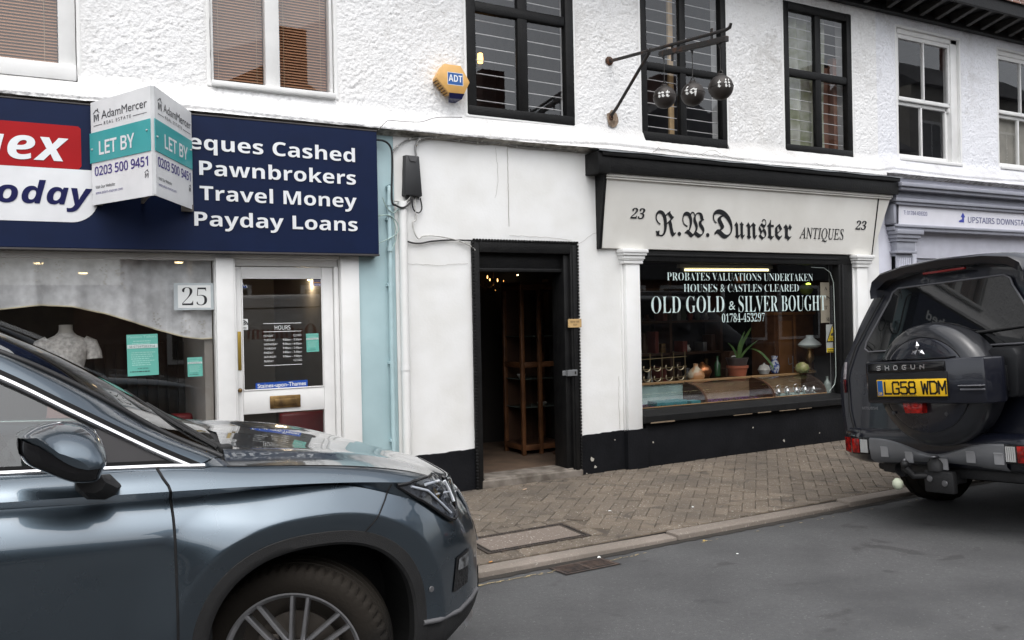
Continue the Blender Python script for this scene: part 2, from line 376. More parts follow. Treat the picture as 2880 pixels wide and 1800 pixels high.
def roughcast(name, x0, x1, z0, z1, holes, step, parent, mat, amp=1., smooth_below=None):
    xb = sorted({x0, x1, *[h[0] for h in holes], *[h[1] for h in holes]}); zb = sorted({z0, z1, *[h[2] for h in holes], *[h[3] for h in holes]})
    ax = np.concatenate([np.linspace(a, b, max(2, int((b-a)/step)+1))[:-1] for a, b in zip(xb, xb[1:])]+[[x1]])
    az = np.concatenate([np.linspace(a, b, max(2, int((b-a)/step)+1))[:-1] for a, b in zip(zb, zb[1:]) if b-a > .001]+[[z1]])
    X, Z = np.meshgrid(ax, az)
    rag = .006; X = X+(vnoise(X, Z, .05, 3)-.5)*rag; Z = Z+(vnoise(X, Z, .05, 4)-.5)*rag
    f = worley(X, Z, .034, 1); g = worley(X, Z, .022, 2); lum = vnoise(X, Z, .11, 5); big = vnoise(X, Z, .7, 6)
    d = (np.clip(.62-f, 0, .62)*.012*np.clip(lum*1.6-.2, 0, 1.5)+np.sqrt(np.clip(.64-g*g, 0, .64))*.0085*(.35+vnoise(X, Z, .05, 12))+(vnoise(X, Z, .012, 8)-.5)*.005+(big-.5)*.012)*amp*.88
    edge = np.full(X.shape, 9.)
    for h in holes:
        dx = np.maximum(np.maximum(h[0]-X, X-h[1]), 0); dz = np.maximum(np.maximum(h[2]-Z, Z-h[3]), 0); edge = np.minimum(edge, np.hypot(dx, dz))
    k = np.clip((edge-.015)/.05, .12, 1)
    if smooth_below is not None: k = k*np.clip(smooth_below(X, Z), .1, 1)
    d = d*k
    Yv = -d+ledge(X, Z)
    nx, nz = len(ax), len(az); V = np.stack([X, Yv, Z], -1).reshape(-1, 3)
    cx = (ax[:-1]+ax[1:])/2; cz = (az[:-1]+az[1:])/2; keep = np.ones((nz-1, nx-1), bool)
    for h in holes: keep &= ~((cx[None] > h[0]) & (cx[None] < h[1]) & (cz[:, None] > h[2]) & (cz[:, None] < h[3]))
    ii, jj = np.nonzero(keep); base = ii*nx+jj; F = np.stack([base, base+1, base+nx+1, base+nx], 1)
    me = bpy.data.meshes.new(name); o0 = origin(parent)
    me.vertices.add(len(V)); me.vertices.foreach_set("co", (V-np.array(o0)).astype(np.float32).ravel())
    me.loops.add(F.size); me.loops.foreach_set("vertex_index", F.ravel().astype(np.int32))
    me.polygons.add(len(F)); me.polygons.foreach_set("loop_start", (np.arange(len(F))*4).astype(np.int32))
    me.update(calc_edges=True); me.validate()
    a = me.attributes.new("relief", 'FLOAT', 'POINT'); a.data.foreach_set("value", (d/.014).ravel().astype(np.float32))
    me.polygons.foreach_set("use_smooth", [True]*len(me.polygons))
    # underside of the bell-cast
    return link(name, me, mat, parent)
def rough_mat(name, tone, stain):
    m = bpy.data.materials.new(name); m.use_nodes = True; t = m.node_tree; b = t.nodes["Principled BSDF"]; b.inputs["Roughness"].default_value = .75; b.inputs["Specular IOR Level"].default_value = .25
    at = t.nodes.new("ShaderNodeAttribute"); at.attribute_name = "relief"; c = t.nodes.new("ShaderNodeTexCoord")
    n = t.nodes.new("ShaderNodeTexNoise"); n.inputs["Scale"].default_value = 1.6; n.inputs["Detail"].default_value = 6; n.inputs["Roughness"].default_value = .7; t.links.new(c.outputs["Object"], n.inputs["Vector"])
    # grime and occlusion shade painted into the pits of the render
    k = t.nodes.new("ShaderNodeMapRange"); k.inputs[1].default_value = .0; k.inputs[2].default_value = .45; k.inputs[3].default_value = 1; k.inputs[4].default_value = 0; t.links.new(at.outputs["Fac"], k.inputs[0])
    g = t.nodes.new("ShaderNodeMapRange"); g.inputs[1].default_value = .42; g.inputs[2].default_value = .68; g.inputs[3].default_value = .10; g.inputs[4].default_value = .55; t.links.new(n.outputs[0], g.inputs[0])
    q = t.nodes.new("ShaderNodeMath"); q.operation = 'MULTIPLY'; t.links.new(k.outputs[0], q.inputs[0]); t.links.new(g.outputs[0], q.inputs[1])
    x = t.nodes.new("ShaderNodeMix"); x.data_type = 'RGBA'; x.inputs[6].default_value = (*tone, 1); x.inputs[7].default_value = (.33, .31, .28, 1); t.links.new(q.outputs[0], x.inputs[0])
    # yellowed patches
    n3 = t.nodes.new("ShaderNodeTexNoise"); n3.inputs["Scale"].default_value = 1.1; n3.inputs["Detail"].default_value = 3; t.links.new(c.outputs["Object"], n3.inputs["Vector"])
    k3 = t.nodes.new("ShaderNodeMapRange"); k3.inputs[1].default_value = .5; k3.inputs[2].default_value = .8; k3.inputs[4].default_value = stain; t.links.new(n3.outputs[0], k3.inputs[0])
    x2 = t.nodes.new("ShaderNodeMix"); x2.data_type = 'RGBA'; x2.inputs[7].default_value = (.62, .52, .36, 1); t.links.new(k3.outputs[0], x2.inputs[0]); t.links.new(x.outputs[2], x2.inputs[6])
    t.links.new(x2.outputs[2], b.inputs["Base Color"])
    n2 = t.nodes.new("ShaderNodeTexVoronoi"); n2.inputs["Scale"].default_value = 62; t.links.new(c.outputs["Object"], n2.inputs["Vector"])
    bp = t.nodes.new("ShaderNodeBump"); bp.invert = True; bp.inputs["Strength"].default_value = .42; bp.inputs["Distance"].default_value = .008; t.links.new(n2.outputs[0], bp.inputs["Height"]); t.links.new(bp.outputs[0], b.inputs["Normal"])
    MATS[name] = m; return m
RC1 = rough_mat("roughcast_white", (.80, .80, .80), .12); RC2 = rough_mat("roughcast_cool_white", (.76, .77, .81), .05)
WHITE = M("white_masonry_paint", (.80, .805, .80), .6, col2=(.74, .74, .72), scale=3.2, bump=.10, bscale=45, detail=8)
WOODW = M("white_gloss_paint", (.80, .80, .79), .38, col2=(.73, .73, .72), scale=5, bump=.05, bscale=25)
BLACK = M("black_masonry_paint", (.0085, .009, .011), .6, col2=(.005, .0055, .007), scale=4, bump=.25, bscale=40, spec=.16)
BLACKW = M("black_gloss_paint", (.0055, .0055, .006), .5, col2=(.009, .009, .009), scale=9, bump=.3, bscale=55, spec=.22)
BLUE = M("pale_blue_paint", (.42, .57, .60), .6, col2=(.37, .51, .54), scale=2.5, bump=.15, bscale=16)
GLASS = glass("window_glass"); DARK = M("near_black", (.02, .018, .016), .9)  # DARK is a plain near-black for small dark parts
# ------------------------------------------------------------------ no. 25 (left), no. 23 (middle), the grey shop (right)
B25 = empty("shop_building", (0, 0, 0), "white roughcast building with white framed windows above a navy fascia, numbered 25", "building")
B23 = empty("shop_building", (5.6, 0, 0), "white roughcast antique shop building with black framed windows and black plinth, numbered 23", "building")
BGR = empty("shop_building", (10, 0, 0), "white upper floor building with white sash windows over a grey shopfront at the right edge", "building")
ZT = 5.02
hA, hB = (-1.35, .262, 3.18, 5.3), (1.17, 2.135, 3.285, 5.3)
hA2 = (-3.4, -2.2, 3.2, 5.3)
hC, hD, hE = (3.34, 4.45, 3.262, 4.62), (5.255, 6.36, 3.175, 4.88), (7.215, 8.29, 3.235, 4.87)
hF, hG = (9.10, 10.30, 3.27, 4.87), (11.12, 12.3, 3.30, 4.87)
def smooth23(X, Z): return np.where((X > 4.6) & (X < 8.7), np.clip((Z-3.22)/.1, .1, 1), 1.)
ST = .0085
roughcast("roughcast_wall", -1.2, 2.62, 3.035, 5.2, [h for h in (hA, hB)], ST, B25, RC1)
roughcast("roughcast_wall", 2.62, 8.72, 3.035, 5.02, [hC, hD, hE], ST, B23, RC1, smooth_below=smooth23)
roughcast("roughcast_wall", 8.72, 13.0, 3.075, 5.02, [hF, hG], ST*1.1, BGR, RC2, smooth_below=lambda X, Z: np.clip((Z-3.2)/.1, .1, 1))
# backing, upper storey shells, party ends and roofs that the street sees from the side
def shell(par, x0, x1, holes, mat, ztop):
    mb = MB(); xb = sorted({x0, x1, *[max(x0, min(x1, h[k])) for h in holes for k in (0, 1)]}); zb = sorted({3.0, ztop, *[h[k] for h in holes for k in (2, 3) if h[k] < ztop]})
    for a, b in zip(xb, xb[1:]):
        for c, d in zip(zb, zb[1:]):
            mx_, mz_ = (a+b)/2, (c+d)/2
            if any(h[0] < mx_ < h[1] and h[2] < mz_ < h[3] for h in holes): continue
            mb.box(a, b, .012, .22, c, d)
    mb.box(x0, x1, .012, 3.2, 2.88, 2.998); mb.box(x0, x1, 3.2, 3.3, 0, ztop)
    mb.build("wall", mat, par)
shell(B25, -7, 2.619, [hA, hB], WHITE, 5.2); shell(B23, 2.621, 8.719, [hC, hD, hE], WHITE, 5.02); shell(BGR, 8.721, 14, [hF, hG], WHITE, 5.02)
mb = MB(); mb.box(-7, -1.201, -.002, .011, 3.0, 5.2); mb.build("wall", WHITE, B25)
# underside of the bell-cast
for par, x0, x1, zz in ((B25, -1.2, 2.62, 3.035), (B23, 2.62, 8.72, 3.035), (BGR, 8.72, 13, 3.08)):
    mb = MB(); xs = np.linspace(x0, x1, 60)
    ys = [float(ledge(np.array([x]), np.array([zz]))[0]) for x in xs]
    mb.grid([[(x, y, zz) for x, y in zip(xs, ys)], [(x, y*.6, zz-.01) for x, y in zip(xs, ys)], [(x, -.001, zz-.035) for x in xs]])
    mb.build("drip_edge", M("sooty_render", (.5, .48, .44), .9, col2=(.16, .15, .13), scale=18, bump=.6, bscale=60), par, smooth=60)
# reveals
def reveal(par, h, dep=.16, ztop=None):
    x0, x1, z0, z1 = h; z1 = min(z1, 5.19); mb = MB(); t = .03
    mb.box(x0-t, x0-.001, -.004, dep, z0-t, z1); mb.box(x1+.001, x1+t, -.004, dep, z0-t, z1); mb.box(x0-t, x1+t, -.01, dep, z0-t, z0-.001)
    if z1 < 5: mb.box(x0-t, x1+t, -.002, dep, z1+.001, z1+t)
    mb.build("reveal", WHITE, par, bevel=.008)
for par, h in ((B25, hA), (B25, hB), (B23, hC), (B23, hD), (B23, hE), (BGR, hF), (BGR, hG)): reveal(par, h)
# rooms behind the upper windows
def room(par, x0, x1, z0, z1, mat, y0=.23, y1=2.4):
    mb = MB(); mb.box(x0-.05, x0, y0, y1, z0, z1); mb.box(x1, x1+.05, y0, y1, z0, z1); mb.box(x0, x1, y0, y1, z0-.05, z0); mb.box(x0, x1, y0, y1, z1, z1+.05); mb.box(x0, x1, y1, y1+.05, z0, z1)
    mb.build("upper_room", mat, par)
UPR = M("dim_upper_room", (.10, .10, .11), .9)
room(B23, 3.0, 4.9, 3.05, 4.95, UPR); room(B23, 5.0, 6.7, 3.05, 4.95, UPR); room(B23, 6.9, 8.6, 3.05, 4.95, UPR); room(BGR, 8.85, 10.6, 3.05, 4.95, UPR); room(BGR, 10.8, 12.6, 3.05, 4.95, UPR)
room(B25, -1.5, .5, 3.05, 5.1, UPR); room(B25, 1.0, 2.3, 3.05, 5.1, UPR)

# ---- white casements of no. 25 with brown venetian blinds
BLIND = M("brown_blind_slat", (.30, .145, .075), .55, var=.06, scale=3)
def blind(win, x0, x1, z0, z1, y):
    mb = MB(); z = z0
    while z < z1:
        mb.add([(x0, y-.012, z), (x1, y-.012, z), (x1, y+.004, z+.019), (x0, y+.004, z+.019)], [[0, 1, 2, 3]])
        mb.add([(x0, y+.004, z+.019), (x1, y+.004, z+.019), (x1, y+.009, z+.0235), (x0, y+.009, z+.0235)], [[0, 1, 2, 3]]); z += .0225
    mb.build("blind", BLIND, win)
    mb = MB()
    for x in (x0+.12*(x1-x0), x1-.12*(x1-x0)): mb.box(x-.0015, x+.0015, y-.014, y-.012, z0, z1)
    mb.build("blind_cord", M("blind_cord_string", (.35, .25, .16), .8), win)
def pane(win, x0, x1, z0, z1, y, name="pane", mat=None):
    mb = MB(); mb.add([(x0, y, z0), (x1, y, z0), (x1, y, z1), (x0, y, z1)], [[0, 1, 2, 3]]); return mb.build(name, mat or GLASS, win, recalc=False)
def part_empty(name, par):
    o = bpy.data.objects.new(name, None); COL.objects.link(o); o.parent = par; return o
# A: its right edge shows
def frame(name_par, boxes, mat, y0, y1, name="window", bev=.006):
    mb = MB()
    for (a, b, c, d, *yy) in boxes: mb.box(a, b, yy[0] if yy else y0, yy[1] if yy else y1, c, d, bev)
    return mb.build(name, mat, name_par, smooth=35)
w_ = frame(B25, [(-1.345, -1.26, 3.18, 5.19), (.147, .257, 3.285, 5.19), (-.62, -.53, 3.3, 5.19), (-1.345, .257, 3.185, 3.30, -.03, .10)], WOODW, .02, .11)
for a, b in ((-1.26, -.62), (-.53, .147)): pane(w_, a, b, 3.30, 5.19, .07); blind(w_, a+.004, b-.004, 3.31, 5.19, .115)
w_ = frame(B25, [(1.176, 1.196, 3.29, 5.19), (1.588, 1.70, 3.29, 5.19), (2.104, 2.13, 3.29, 5.19), (1.17, 2.135, 3.262, 3.30, -.05, .10)], WOODW, .02, .11)
for a, b in ((1.196, 1.588), (1.70, 2.104)): pane(w_, a, b, 3.30, 5.19, .07); blind(w_, a+.004, b-.004, 3.305, 5.19, .115)

# ---- black windows of no. 23, barred inside
BAR = M("white_security_bar", (.5, .5, .5), .4, metal=.0)
def bars(win, x0, x1, z0, z1, y, n):
    mb = MB()
    for k in range(n):
        z = z0+(k+.6)*(z1-z0)/n; mb.tube([(x0, y, z+.004), (x1, y, z-.004)], .0048, 6)
    mb.build("security_bars", BAR, win)
def cross_window(h, mx_, zr, thick, bot):
    x0, x1, z0, z1 = h; t = thick
    bx = [(x0-.008, x0+t, z0-.01, z1+.02), (x1-t, x1+.008, z0-.01, z1+.02), (x0, x1, z0-.012, z0+bot, -.014, .07), (x0, x1, z1-t, z1+.02, -.006, .07),
          (mx_-t*.62, mx_+t*.62, z0+bot, z1-t, .002, .062), (x0+t, x1-t, zr-t*.55, zr+t*.55, -.003, .058)]
    w_ = frame(B23, bx, BLACKW, -.010, .07, bev=.012)
    # wobble of hand-laid paint lines
    me = w_.data; R = random.Random(int(x0*100))
    for v in me.vertices: v.co.x += R.uniform(-.003, .003); v.co.z += R.uniform(-.003, .003)
    for a, b in ((x0+t, mx_-t*.62), (mx_+t*.62, x1-t)):
        for c, d in ((z0+bot, zr-t*.55), (zr+t*.55, z1-t)):
            pane(w_, a-.01, b+.01, c-.01, d+.01, .03); 
        bars(w_, a, b, z0+bot, z1-t, .075, max(3, int((z1-z0)/.125)))
    return w_
wC = cross_window(hC, 3.91, 4.225, .085, .075)
wD = cross_window(hD, 5.79, 3.94, .065, .10)
wE = cross_window(hE, 7.755, 4.11, .075, .075)
# what stands behind them: pale batten behind D, green curtain and timber edge behind E
mb = MB(); mb.box(5.70, 5.76, .12, .15, 3.25, 4.85, .004); mb.build("timber_batten", M("raw_pine", (.46, .32, .17), .7, scale=12), wD)
mb = MB(); xs = np.linspace(7.3, 8.02, 50)
mb.grid([[(x, .16+.03*math.sin(x*38+.6*math.sin(z*3)), z) for x in xs] for z in np.linspace(3.26, 4.85, 8)])
mb.build("curtain", M("green_grey_curtain", (.20, .22, .14), .9, col2=(.36, .37, .33), scale=7, detail=6), wE, smooth=80)
mb = MB(); mb.box(8.13, 8.19, .12, .2, 3.28, 4.4, .004); mb.box(8.0, 8.13, .2, .22, 3.28, 4.3); mb.build("shutter", M("red_brown_shutter", (.15, .07, .045), .7), wE)
# dim lamp glowing behind the left black window
L_ = empty("wall_lamp", (3.72, .5, 3.86), "small warm lit lamp inside the upper window nearest the alarm box", "lamp")
mb = MB(); mb.lathe([(.001, .0), (.024, .0), (.028, .04), (.024, .09), (.001, .10)], (3.724, .5, 3.89)); mb.build("lamp_shade", emit("lamp_glow", (1, .50, .12), 2.6), L_, smooth=60)
mb = MB(); mb.box(3.70, 3.745, .52, 2.39, 3.85, 3.88, .004); mb.build("arm", DARK, L_)
# ---- white sashes of the grey shop
def sash(h, ztop, zmeet, xl, xr):
    x0, x1, z0, z1 = h
    w_ = frame(BGR, [(x0, xl-.035, z0, z1), (xr+.035, x1, z0, z1), (x0, x1, z1-.06, z1+.02), (x0, x1, z0-.01, z0+.03, -.03, .14)], WOODW, .03, .14, "window", .006)
    m_ = (xl+xr)/2
    up = frame(w_, [(xl-.035, xl, zmeet, z1-.06), (xr, xr+.035, zmeet, z1-.06), (xl, xr, z1-.11, z1-.06), (xl-.035, xr+.035, zmeet-.025, zmeet+.02), (m_-.012, m_+.012, zmeet, z1-.1)], WOODW, .045, .085, "upper_sash", .004)
    lo = frame(w_, [(xl-.035, xl+.008, z0+.03, zmeet-.03), (xr-.008, xr+.035, z0+.03, zmeet-.03), (xl, xr, z0+.03, z0+.095), (xl-.035, xr+.035, zmeet-.07, zmeet-.027), (m_-.012, m_+.012, z0+.09, zmeet-.05)], WOODW, .088, .128, "lower_sash", .004)
    pane(w_, xl-.01, xr+.01, zmeet, z1-.08, .065, "upper_pane"); pane(w_, xl-.01, xr+.01, z0+.06, zmeet-.04, .108, "lower_pane")
    mb = MB()
    for x in (xl-.02, xr+.02): mb.box(x-.012, x+.012, .05, .09, zmeet-.09, zmeet-.027, .003)
    mb.build("sash_horn", WOODW, w_)
    return w_
wF = sash(hF, 4.77, 4.035, 9.19, 10.14); wG = sash(hG, 4.77, 4.07, 11.21, 12.2)
mb = MB(); mb.box(11.2, 12.2, .16, .17, 3.3, 4.03); mb.build("roller_blind", M("grey_beige_blind", (.26, .25, .22), .9), wG)


# ---- eaves, roofs
TILE = M("clay_tile", (.16, .075, .05), .85, col2=(.08, .05, .04), scale=11, bump=.5)
def eaves(par, x0, x1, zt):
    mb = MB(); mb.box(x0, x1, -.09, -.002, zt-.03, zt+.045, .008); mb.box(x0, x1, -.50, -.46, zt+.06, zt+.235, .006); mb.box(x0, x1, -.46, .0, zt+.125, zt+.14)
    mb.build("eaves_board", BLACKW, par)
    x = x0+.12
    while x < x1-.1:
        mb = MB(); mb.prism([(-.455, zt+.10), (-.08, zt+.0), (-.08, zt+.123), (-.455, zt+.123)], 'x', x-.035, x+.035); mb.build("eaves_bracket", M("brown_black_bracket", (.02, .018, .016), .6), par, bevel=.005); x += .30
    mb = MB(); R = random.Random(2)
    for r in range(14):
        y = -.53+r*.26; z = zt+.225+r*.19
        x = x0-(r % 2)*.085
        while x < x1: 
            mb.add([(x+.003, y, z+R.uniform(0, .006)), (x+.166, y, z+R.uniform(0, .006)), (x+.166, y+.30, z+.20), (x+.003, y+.30, z+.20), (x+.003, y, z-.015), (x+.166, y, z-.015)], [[0, 1, 2, 3], [4, 5, 1, 0]]); x += .169
    mb.box(x0, x1, -.455, 3.2, zt+.141, zt+.15)
    mb.build("roof", TILE, par, recalc=False)
eaves(B23, 2.62, 8.719, ZT); eaves(BGR, 8.721, 14, ZT); eaves(B25, -7, 2.619, 5.22)
# ================================================================== GROUND FLOOR, no. 25 (tailor's)
def bx(par, name, mat, boxes, bev=.004, smooth=35):
    mb = MB()
    for q in boxes: mb.box(*q, bev)
    return mb.build(name, mat, par, smooth=smooth)
sf = bx(B25, "shopfront_frame", WOODW, [(-3.2, 2.14, -.012, .10, 1.955, 2.03), (-3.2, 1.17, -.02, .1, .47, .56), (1.17, 1.30, -.035, .12, -.12, 1.955),
     (1.30, 1.318, -.015, .12, -.12, 1.955), (1.165, 1.19, .0, .08, .5, 1.955), (1.318, 2.14, .045, .13, 1.90, 1.955), (2.105, 2.14, .02, .13, -.1, 1.9),
     (-3.2, 1.165, -.008, .09, 1.938, 1.957), (-3.2, -3.1, -.03, .1, .5, 1.96)])
bx(B25, "stall_riser", WHITE, [(-3.2, 1.17, .0, .15, -.3, .47)])
bx(B25, "jamb_wall", WHITE, [(2.145, 2.302, -.03, .2, -.3, 2.0), (-7, -3.2, -.03, .2, -.3, 2.0)], .008); split_by(bpy.context.scene.objects['jamb_wall'], lambda c: c.x < 0)
bx(B25, "blue_wall", BLUE, [(2.302, 2.628, -.004, .2, -.3, 3.03)])
bx(B25, "lintel_wall", M("grey_white_soffit", (.45, .45, .44), .7), [(-7, 2.30, .0, .2, 2.03, 2.99)])
shopglass = pane(B25, -3.1, 1.168, .55, 1.94, .03, "shop_window")
# door with brass letter box
dr = bx(B25, "door", WOODW, [(1.322, 1.372, .05, .10, -.06, 1.895), (2.012, 2.102, .05, .10, -.06, 1.895), (1.372, 2.012, .05, .10, 1.81, 1.895), (1.372, 2.012, .05, .10, .742, .925), (1.372, 2.012, .05, .10, -.06, .12)], .006)
bx(dr, "glazing_bead", WOODW, [(1.372, 1.382, .044, .06, .925, 1.81), (2.002, 2.012, .044, .06, .925, 1.81), (1.382, 2.002, .044, .06, .925, .935), (1.382, 2.002, .044, .06, 1.80, 1.81)], .003)
DGL = glass("door_glass", (.9, .9, .88), .13); pane(dr, 1.372, 2.012, .925, 1.81, .075, "upper_pane", DGL); pane(dr, 1.372, 2.012, .12, .742, .075, "lower_pane")
BRASS = M("aged_brass", (.30, .19, .075), .42, metal=.8, col2=(.13, .08, .04), scale=14)
lb = bx(dr, "letter_box", BRASS, [(1.572, 1.815, .036, .05, .776, .876)], .006)
bx(lb, "flap", BRASS, [(1.607, 1.782, .030, .038, .799, .850)], .004)
bx(dr, "push_plate", M("tarnished_brass", (.42, .29, .06), .4, metal=.7), [(1.336, 1.362, .043, .051, 1.09, 1.39)], .002)
mb = MB(); mb.ball((1.345, .035, .935), .017, 12); mb.build("door_knob", BRASS, dr, smooth=60)
# white vinyl lettering on the door glass
VIN = M("white_vinyl", (.78, .80, .80), .5)
mb = MB(); yv = .070
for z in (1.448, 1.383, 1.116): mb.box(1.540, 1.840, yv-.001, yv, z-.0022, z+.0022)
text(mb, "HOURS", 'sans', 1.628, 1.752, 1.397, .033, y=yv)
for i, (d, h) in enumerate((("MONDAY", "CLOSED"), ("TUESDAY", "9:00am – 5:30pm"), ("WEDNESDAY", "9:00am – 6:00pm"), ("THURSDAY", "9:00am – 5:30pm"), ("FRIDAY", "9:00am – 5:30pm"), ("SATURDAY", "9:00am – 4:00pm"), ("SUNDAY", "CLOSED"))):
    z = 1.342-i*.0332
    text(mb, d, 'plain', 1.541, 1.541+.0142*len(d)**.92, z, .0155, y=yv); w = .067 if h == "CLOSED" else .150
    text(mb, h, 'plain', 1.840-w, 1.840, z, .0155, y=yv)
mb.build("lettering", VIN, dr)
def sheet(name, label, cat, x0, x1, z0, z1, y, mat, marks, group=None, tilt=0.):
    """a flat printed sheet; marks: list of (material, MB)"""
    mb = MB(); c = ((x0+x1)/2, (z0+z1)/2)
    mb.box(x0, x1, y, y+.0015, z0, z1); o = mb.build(name, mat, None, loc=(c[0], y, c[1])); tag(o, label, cat, group)
    for nm, mt, mm in marks: mm.build(nm, mt, o)
    if tilt: o.rotation_euler = (0, tilt, 0)
    return o
TEAL = M("teal_print", (.13, .44, .37), .45, var=.03); PALE = M("pale_print", (.62, .72, .70), .5); INK = M("dark_ink", (.03, .06, .06), .6); TEALP = M("light_teal_ink", (.32, .62, .55), .5)
PAPER = M("white_paper", (.78, .80, .79), .6, var=.03)
def tailor_poster(x0, x1, z0, z1, y, label, tilt):
    w, h = x1-x0, z1-z0; a = MB(); b = MB(); c = MB()
    text(a, "Passion Tailors", 'plain', x0+.04*w, x1-.04*w, z1-.085*h, .055*h, y=y-.0012, offset=.01)
    lines(a, x0+.15*w, x1-.15*w, z1-.235*h, z1-.12*h, 2, y-.0012, 3)
    b.box(x0+.01*w, x1-.01*w, y-.0016, y-.0008, z1-.335*h, z1-.245*h)
    text(c, "M 07597583314", 'sans', x0+.09*w, x1-.10*w, z1-.32*h, .055*h, y=y-.0022)
    lines(a, x0+.1*w, x1-.1*w, z0+.25*h, z0+.6*h, 7, y-.0012, 5)
    text(c, "NOW OPEN", 'sans', x0+.32*w, x0+.66*w, z0+.16*h, .03*h, y=y-.0012); lines(c, x0+.06*w, x1-.06*w, z0+.09*h, z0+.14*h, 1, y-.0012, 8)
    return sheet("poster", label, "poster", x0, x1, z0, z1, y, TEAL, [("light_print", TEALP, a), ("phone_band", PALE, b), ("dark_print", INK, c)], "teal tailor posters", tilt)
tailor_poster(.549, .760, 1.085, 1.388, .026, "large teal tailor poster on the shop window beside the mannequin", -.012)
tailor_poster(.963, 1.070, 1.06, 1.205, .026, "small teal tailor poster low on the shop window near the white post", -.012)
tailor_poster(1.878, 1.980, 1.212, 1.360, .068, "small teal tailor poster on the glazed white door", -.02)
a = MB(); text(a, "25", 'serif', .934, 1.113, 1.594, .134, y=.0235, offset=-.022)
b_ = MB(); b_.box(.905, 1.140, .0245, .0255, 1.577, 1.748)
sheet("number_sheet", "white paper sheet with large black number 25 on the shop window", "notice", .878, 1.162, 1.562, 1.765, .026, M("clear_sleeve", (.50, .55, .57), .3), [("paper", PAPER, b_), ("digits", M("black_ink", (.012, .012, .015), .6), a)])
a = MB(); text(a, "Staines-upon-Thames", 'plain', 1.485, 1.868, .945, .031, y=.0665, offset=.012)
sheet("window_sticker", "long blue strip sticker along the bottom of the door glass", "sticker", 1.470, 1.882, .920, .985, .068, M("blue_vinyl", (.012, .07, .36), .4), [("lettering", VIN, a)], tilt=-.012)
a = MB()
for k, r in enumerate((.012, .024, .036)):
    a.tube([(1.382+r*math.cos(t), .066, 1.440+r*math.sin(t)) for t in np.linspace(.05, 1.5, 7)], .0035, 5)
a.ball((1.382, .066, 1.44), .006, 8); lines(a, 1.375, 1.415, 1.408, 1.43, 2, .0665, 3)
sheet("window_sticker", "small white sticker with black wireless symbol on the left of the door glass", "sticker", 1.371, 1.421, 1.402, 1.487, .068, PAPER, [("symbol", M("black_ink", (.01, .01, .01), .6), a)])
a = MB(); lines(a, 1.948, 2.008, 1.748, 1.808, 4, .0665, 2); b_ = MB(); b_.box(1.946, 2.008, .0668, .0676, 1.765, 1.776)
sheet("window_sticker", "small chequered sticker in the top right corner of the door glass", "sticker", 1.944, 2.010, 1.745, 1.811, .068, M("lilac_print", (.55, .52, .66), .5), [("print", M("navy_ink", (.03, .04, .2), .5), a), ("stripe", M("orange_ink", (.6, .3, .05), .5), b_)])
mb = MB(); mb.add([(1.373, .068, 1.735), (1.42, .068, 1.73), (1.412, .068, 1.752), (1.398, .068, 1.738), (1.386, .068, 1.765), (1.373, .068, 1.79)], [[0, 1, 2, 3, 4, 5]])
a = MB(); a.tube([(1.375, .066, 1.79), (1.386, .066, 1.766), (1.398, .066, 1.739), (1.412, .066, 1.753), (1.42, .066, 1.731)], .003, 5)
o = mb.build("window_sticker", M("blue_vinyl", (.02, .07, .36), .4), None, loc=(1.39, .068, 1.75)); tag(o, "torn blue zigzag sticker in the top left corner of the door glass", "sticker"); a.build("white_edge", VIN, o)
# pipes between the two shops
BLUEP = M("blue_pipe_paint", (.42, .57, .60), .45, var=.06)
dp = empty("drain_pipe", (2.56, -.04, -.05), "thin pale blue painted pipe running up the blue wall with an elbow at the top", "pipe")
mb = MB(); mb.tube([(2.575, .0, 2.565), (2.575, -.035, 2.565), (2.572, -.045, 2.55), (2.567, -.045, 2.5), (2.565, -.045, 1.0), (2.565, -.045, -.06)], .019, 12); mb.build("pipe", BLUEP, dp, smooth=50)
mb = MB(); mb.lathe([(.026, -.02), (.026, .02)], (2.566, -.045, 2.43)); mb.lathe([(.027, -.012), (.027, .012)], (2.575, -.02, 2.565), (0, 1, 0)); mb.lathe([(.026, -.02), (.026, .02)], (2.565, -.045, 2.05)); split_gap(mb.build("collar", BLUEP, dp, smooth=50), 2, .03)
mb = MB()
for z in (.45, 1.1, 1.75, 2.3): mb.box(2.54, 2.592, -.05, -.003, z-.012, z+.012, .003)
split_gap(mb.build("pipe_clip", BLUEP, dp), 2, .03)
wp = empty("drain_pipe", (2.69, -.04, -.06), "fat white painted pipe on the wall corner left of the antique shop doorway", "pipe")
mb = MB(); mb.tube([(2.685, -.035, -.06), (2.688, -.035, 1.2), (2.69, -.035, 2.44)], .036, 16); mb.build("pipe", WHITE, wp, smooth=50)
mb = MB(); mb.lathe([(.042, -.03), (.042, .03)], (2.69, -.035, 2.42)); mb.lathe([(.040, -.02), (.040, .02)], (2.688, -.035, 1.05)); split_gap(mb.build("collar", WHITE, wp, smooth=50), 2, .03)

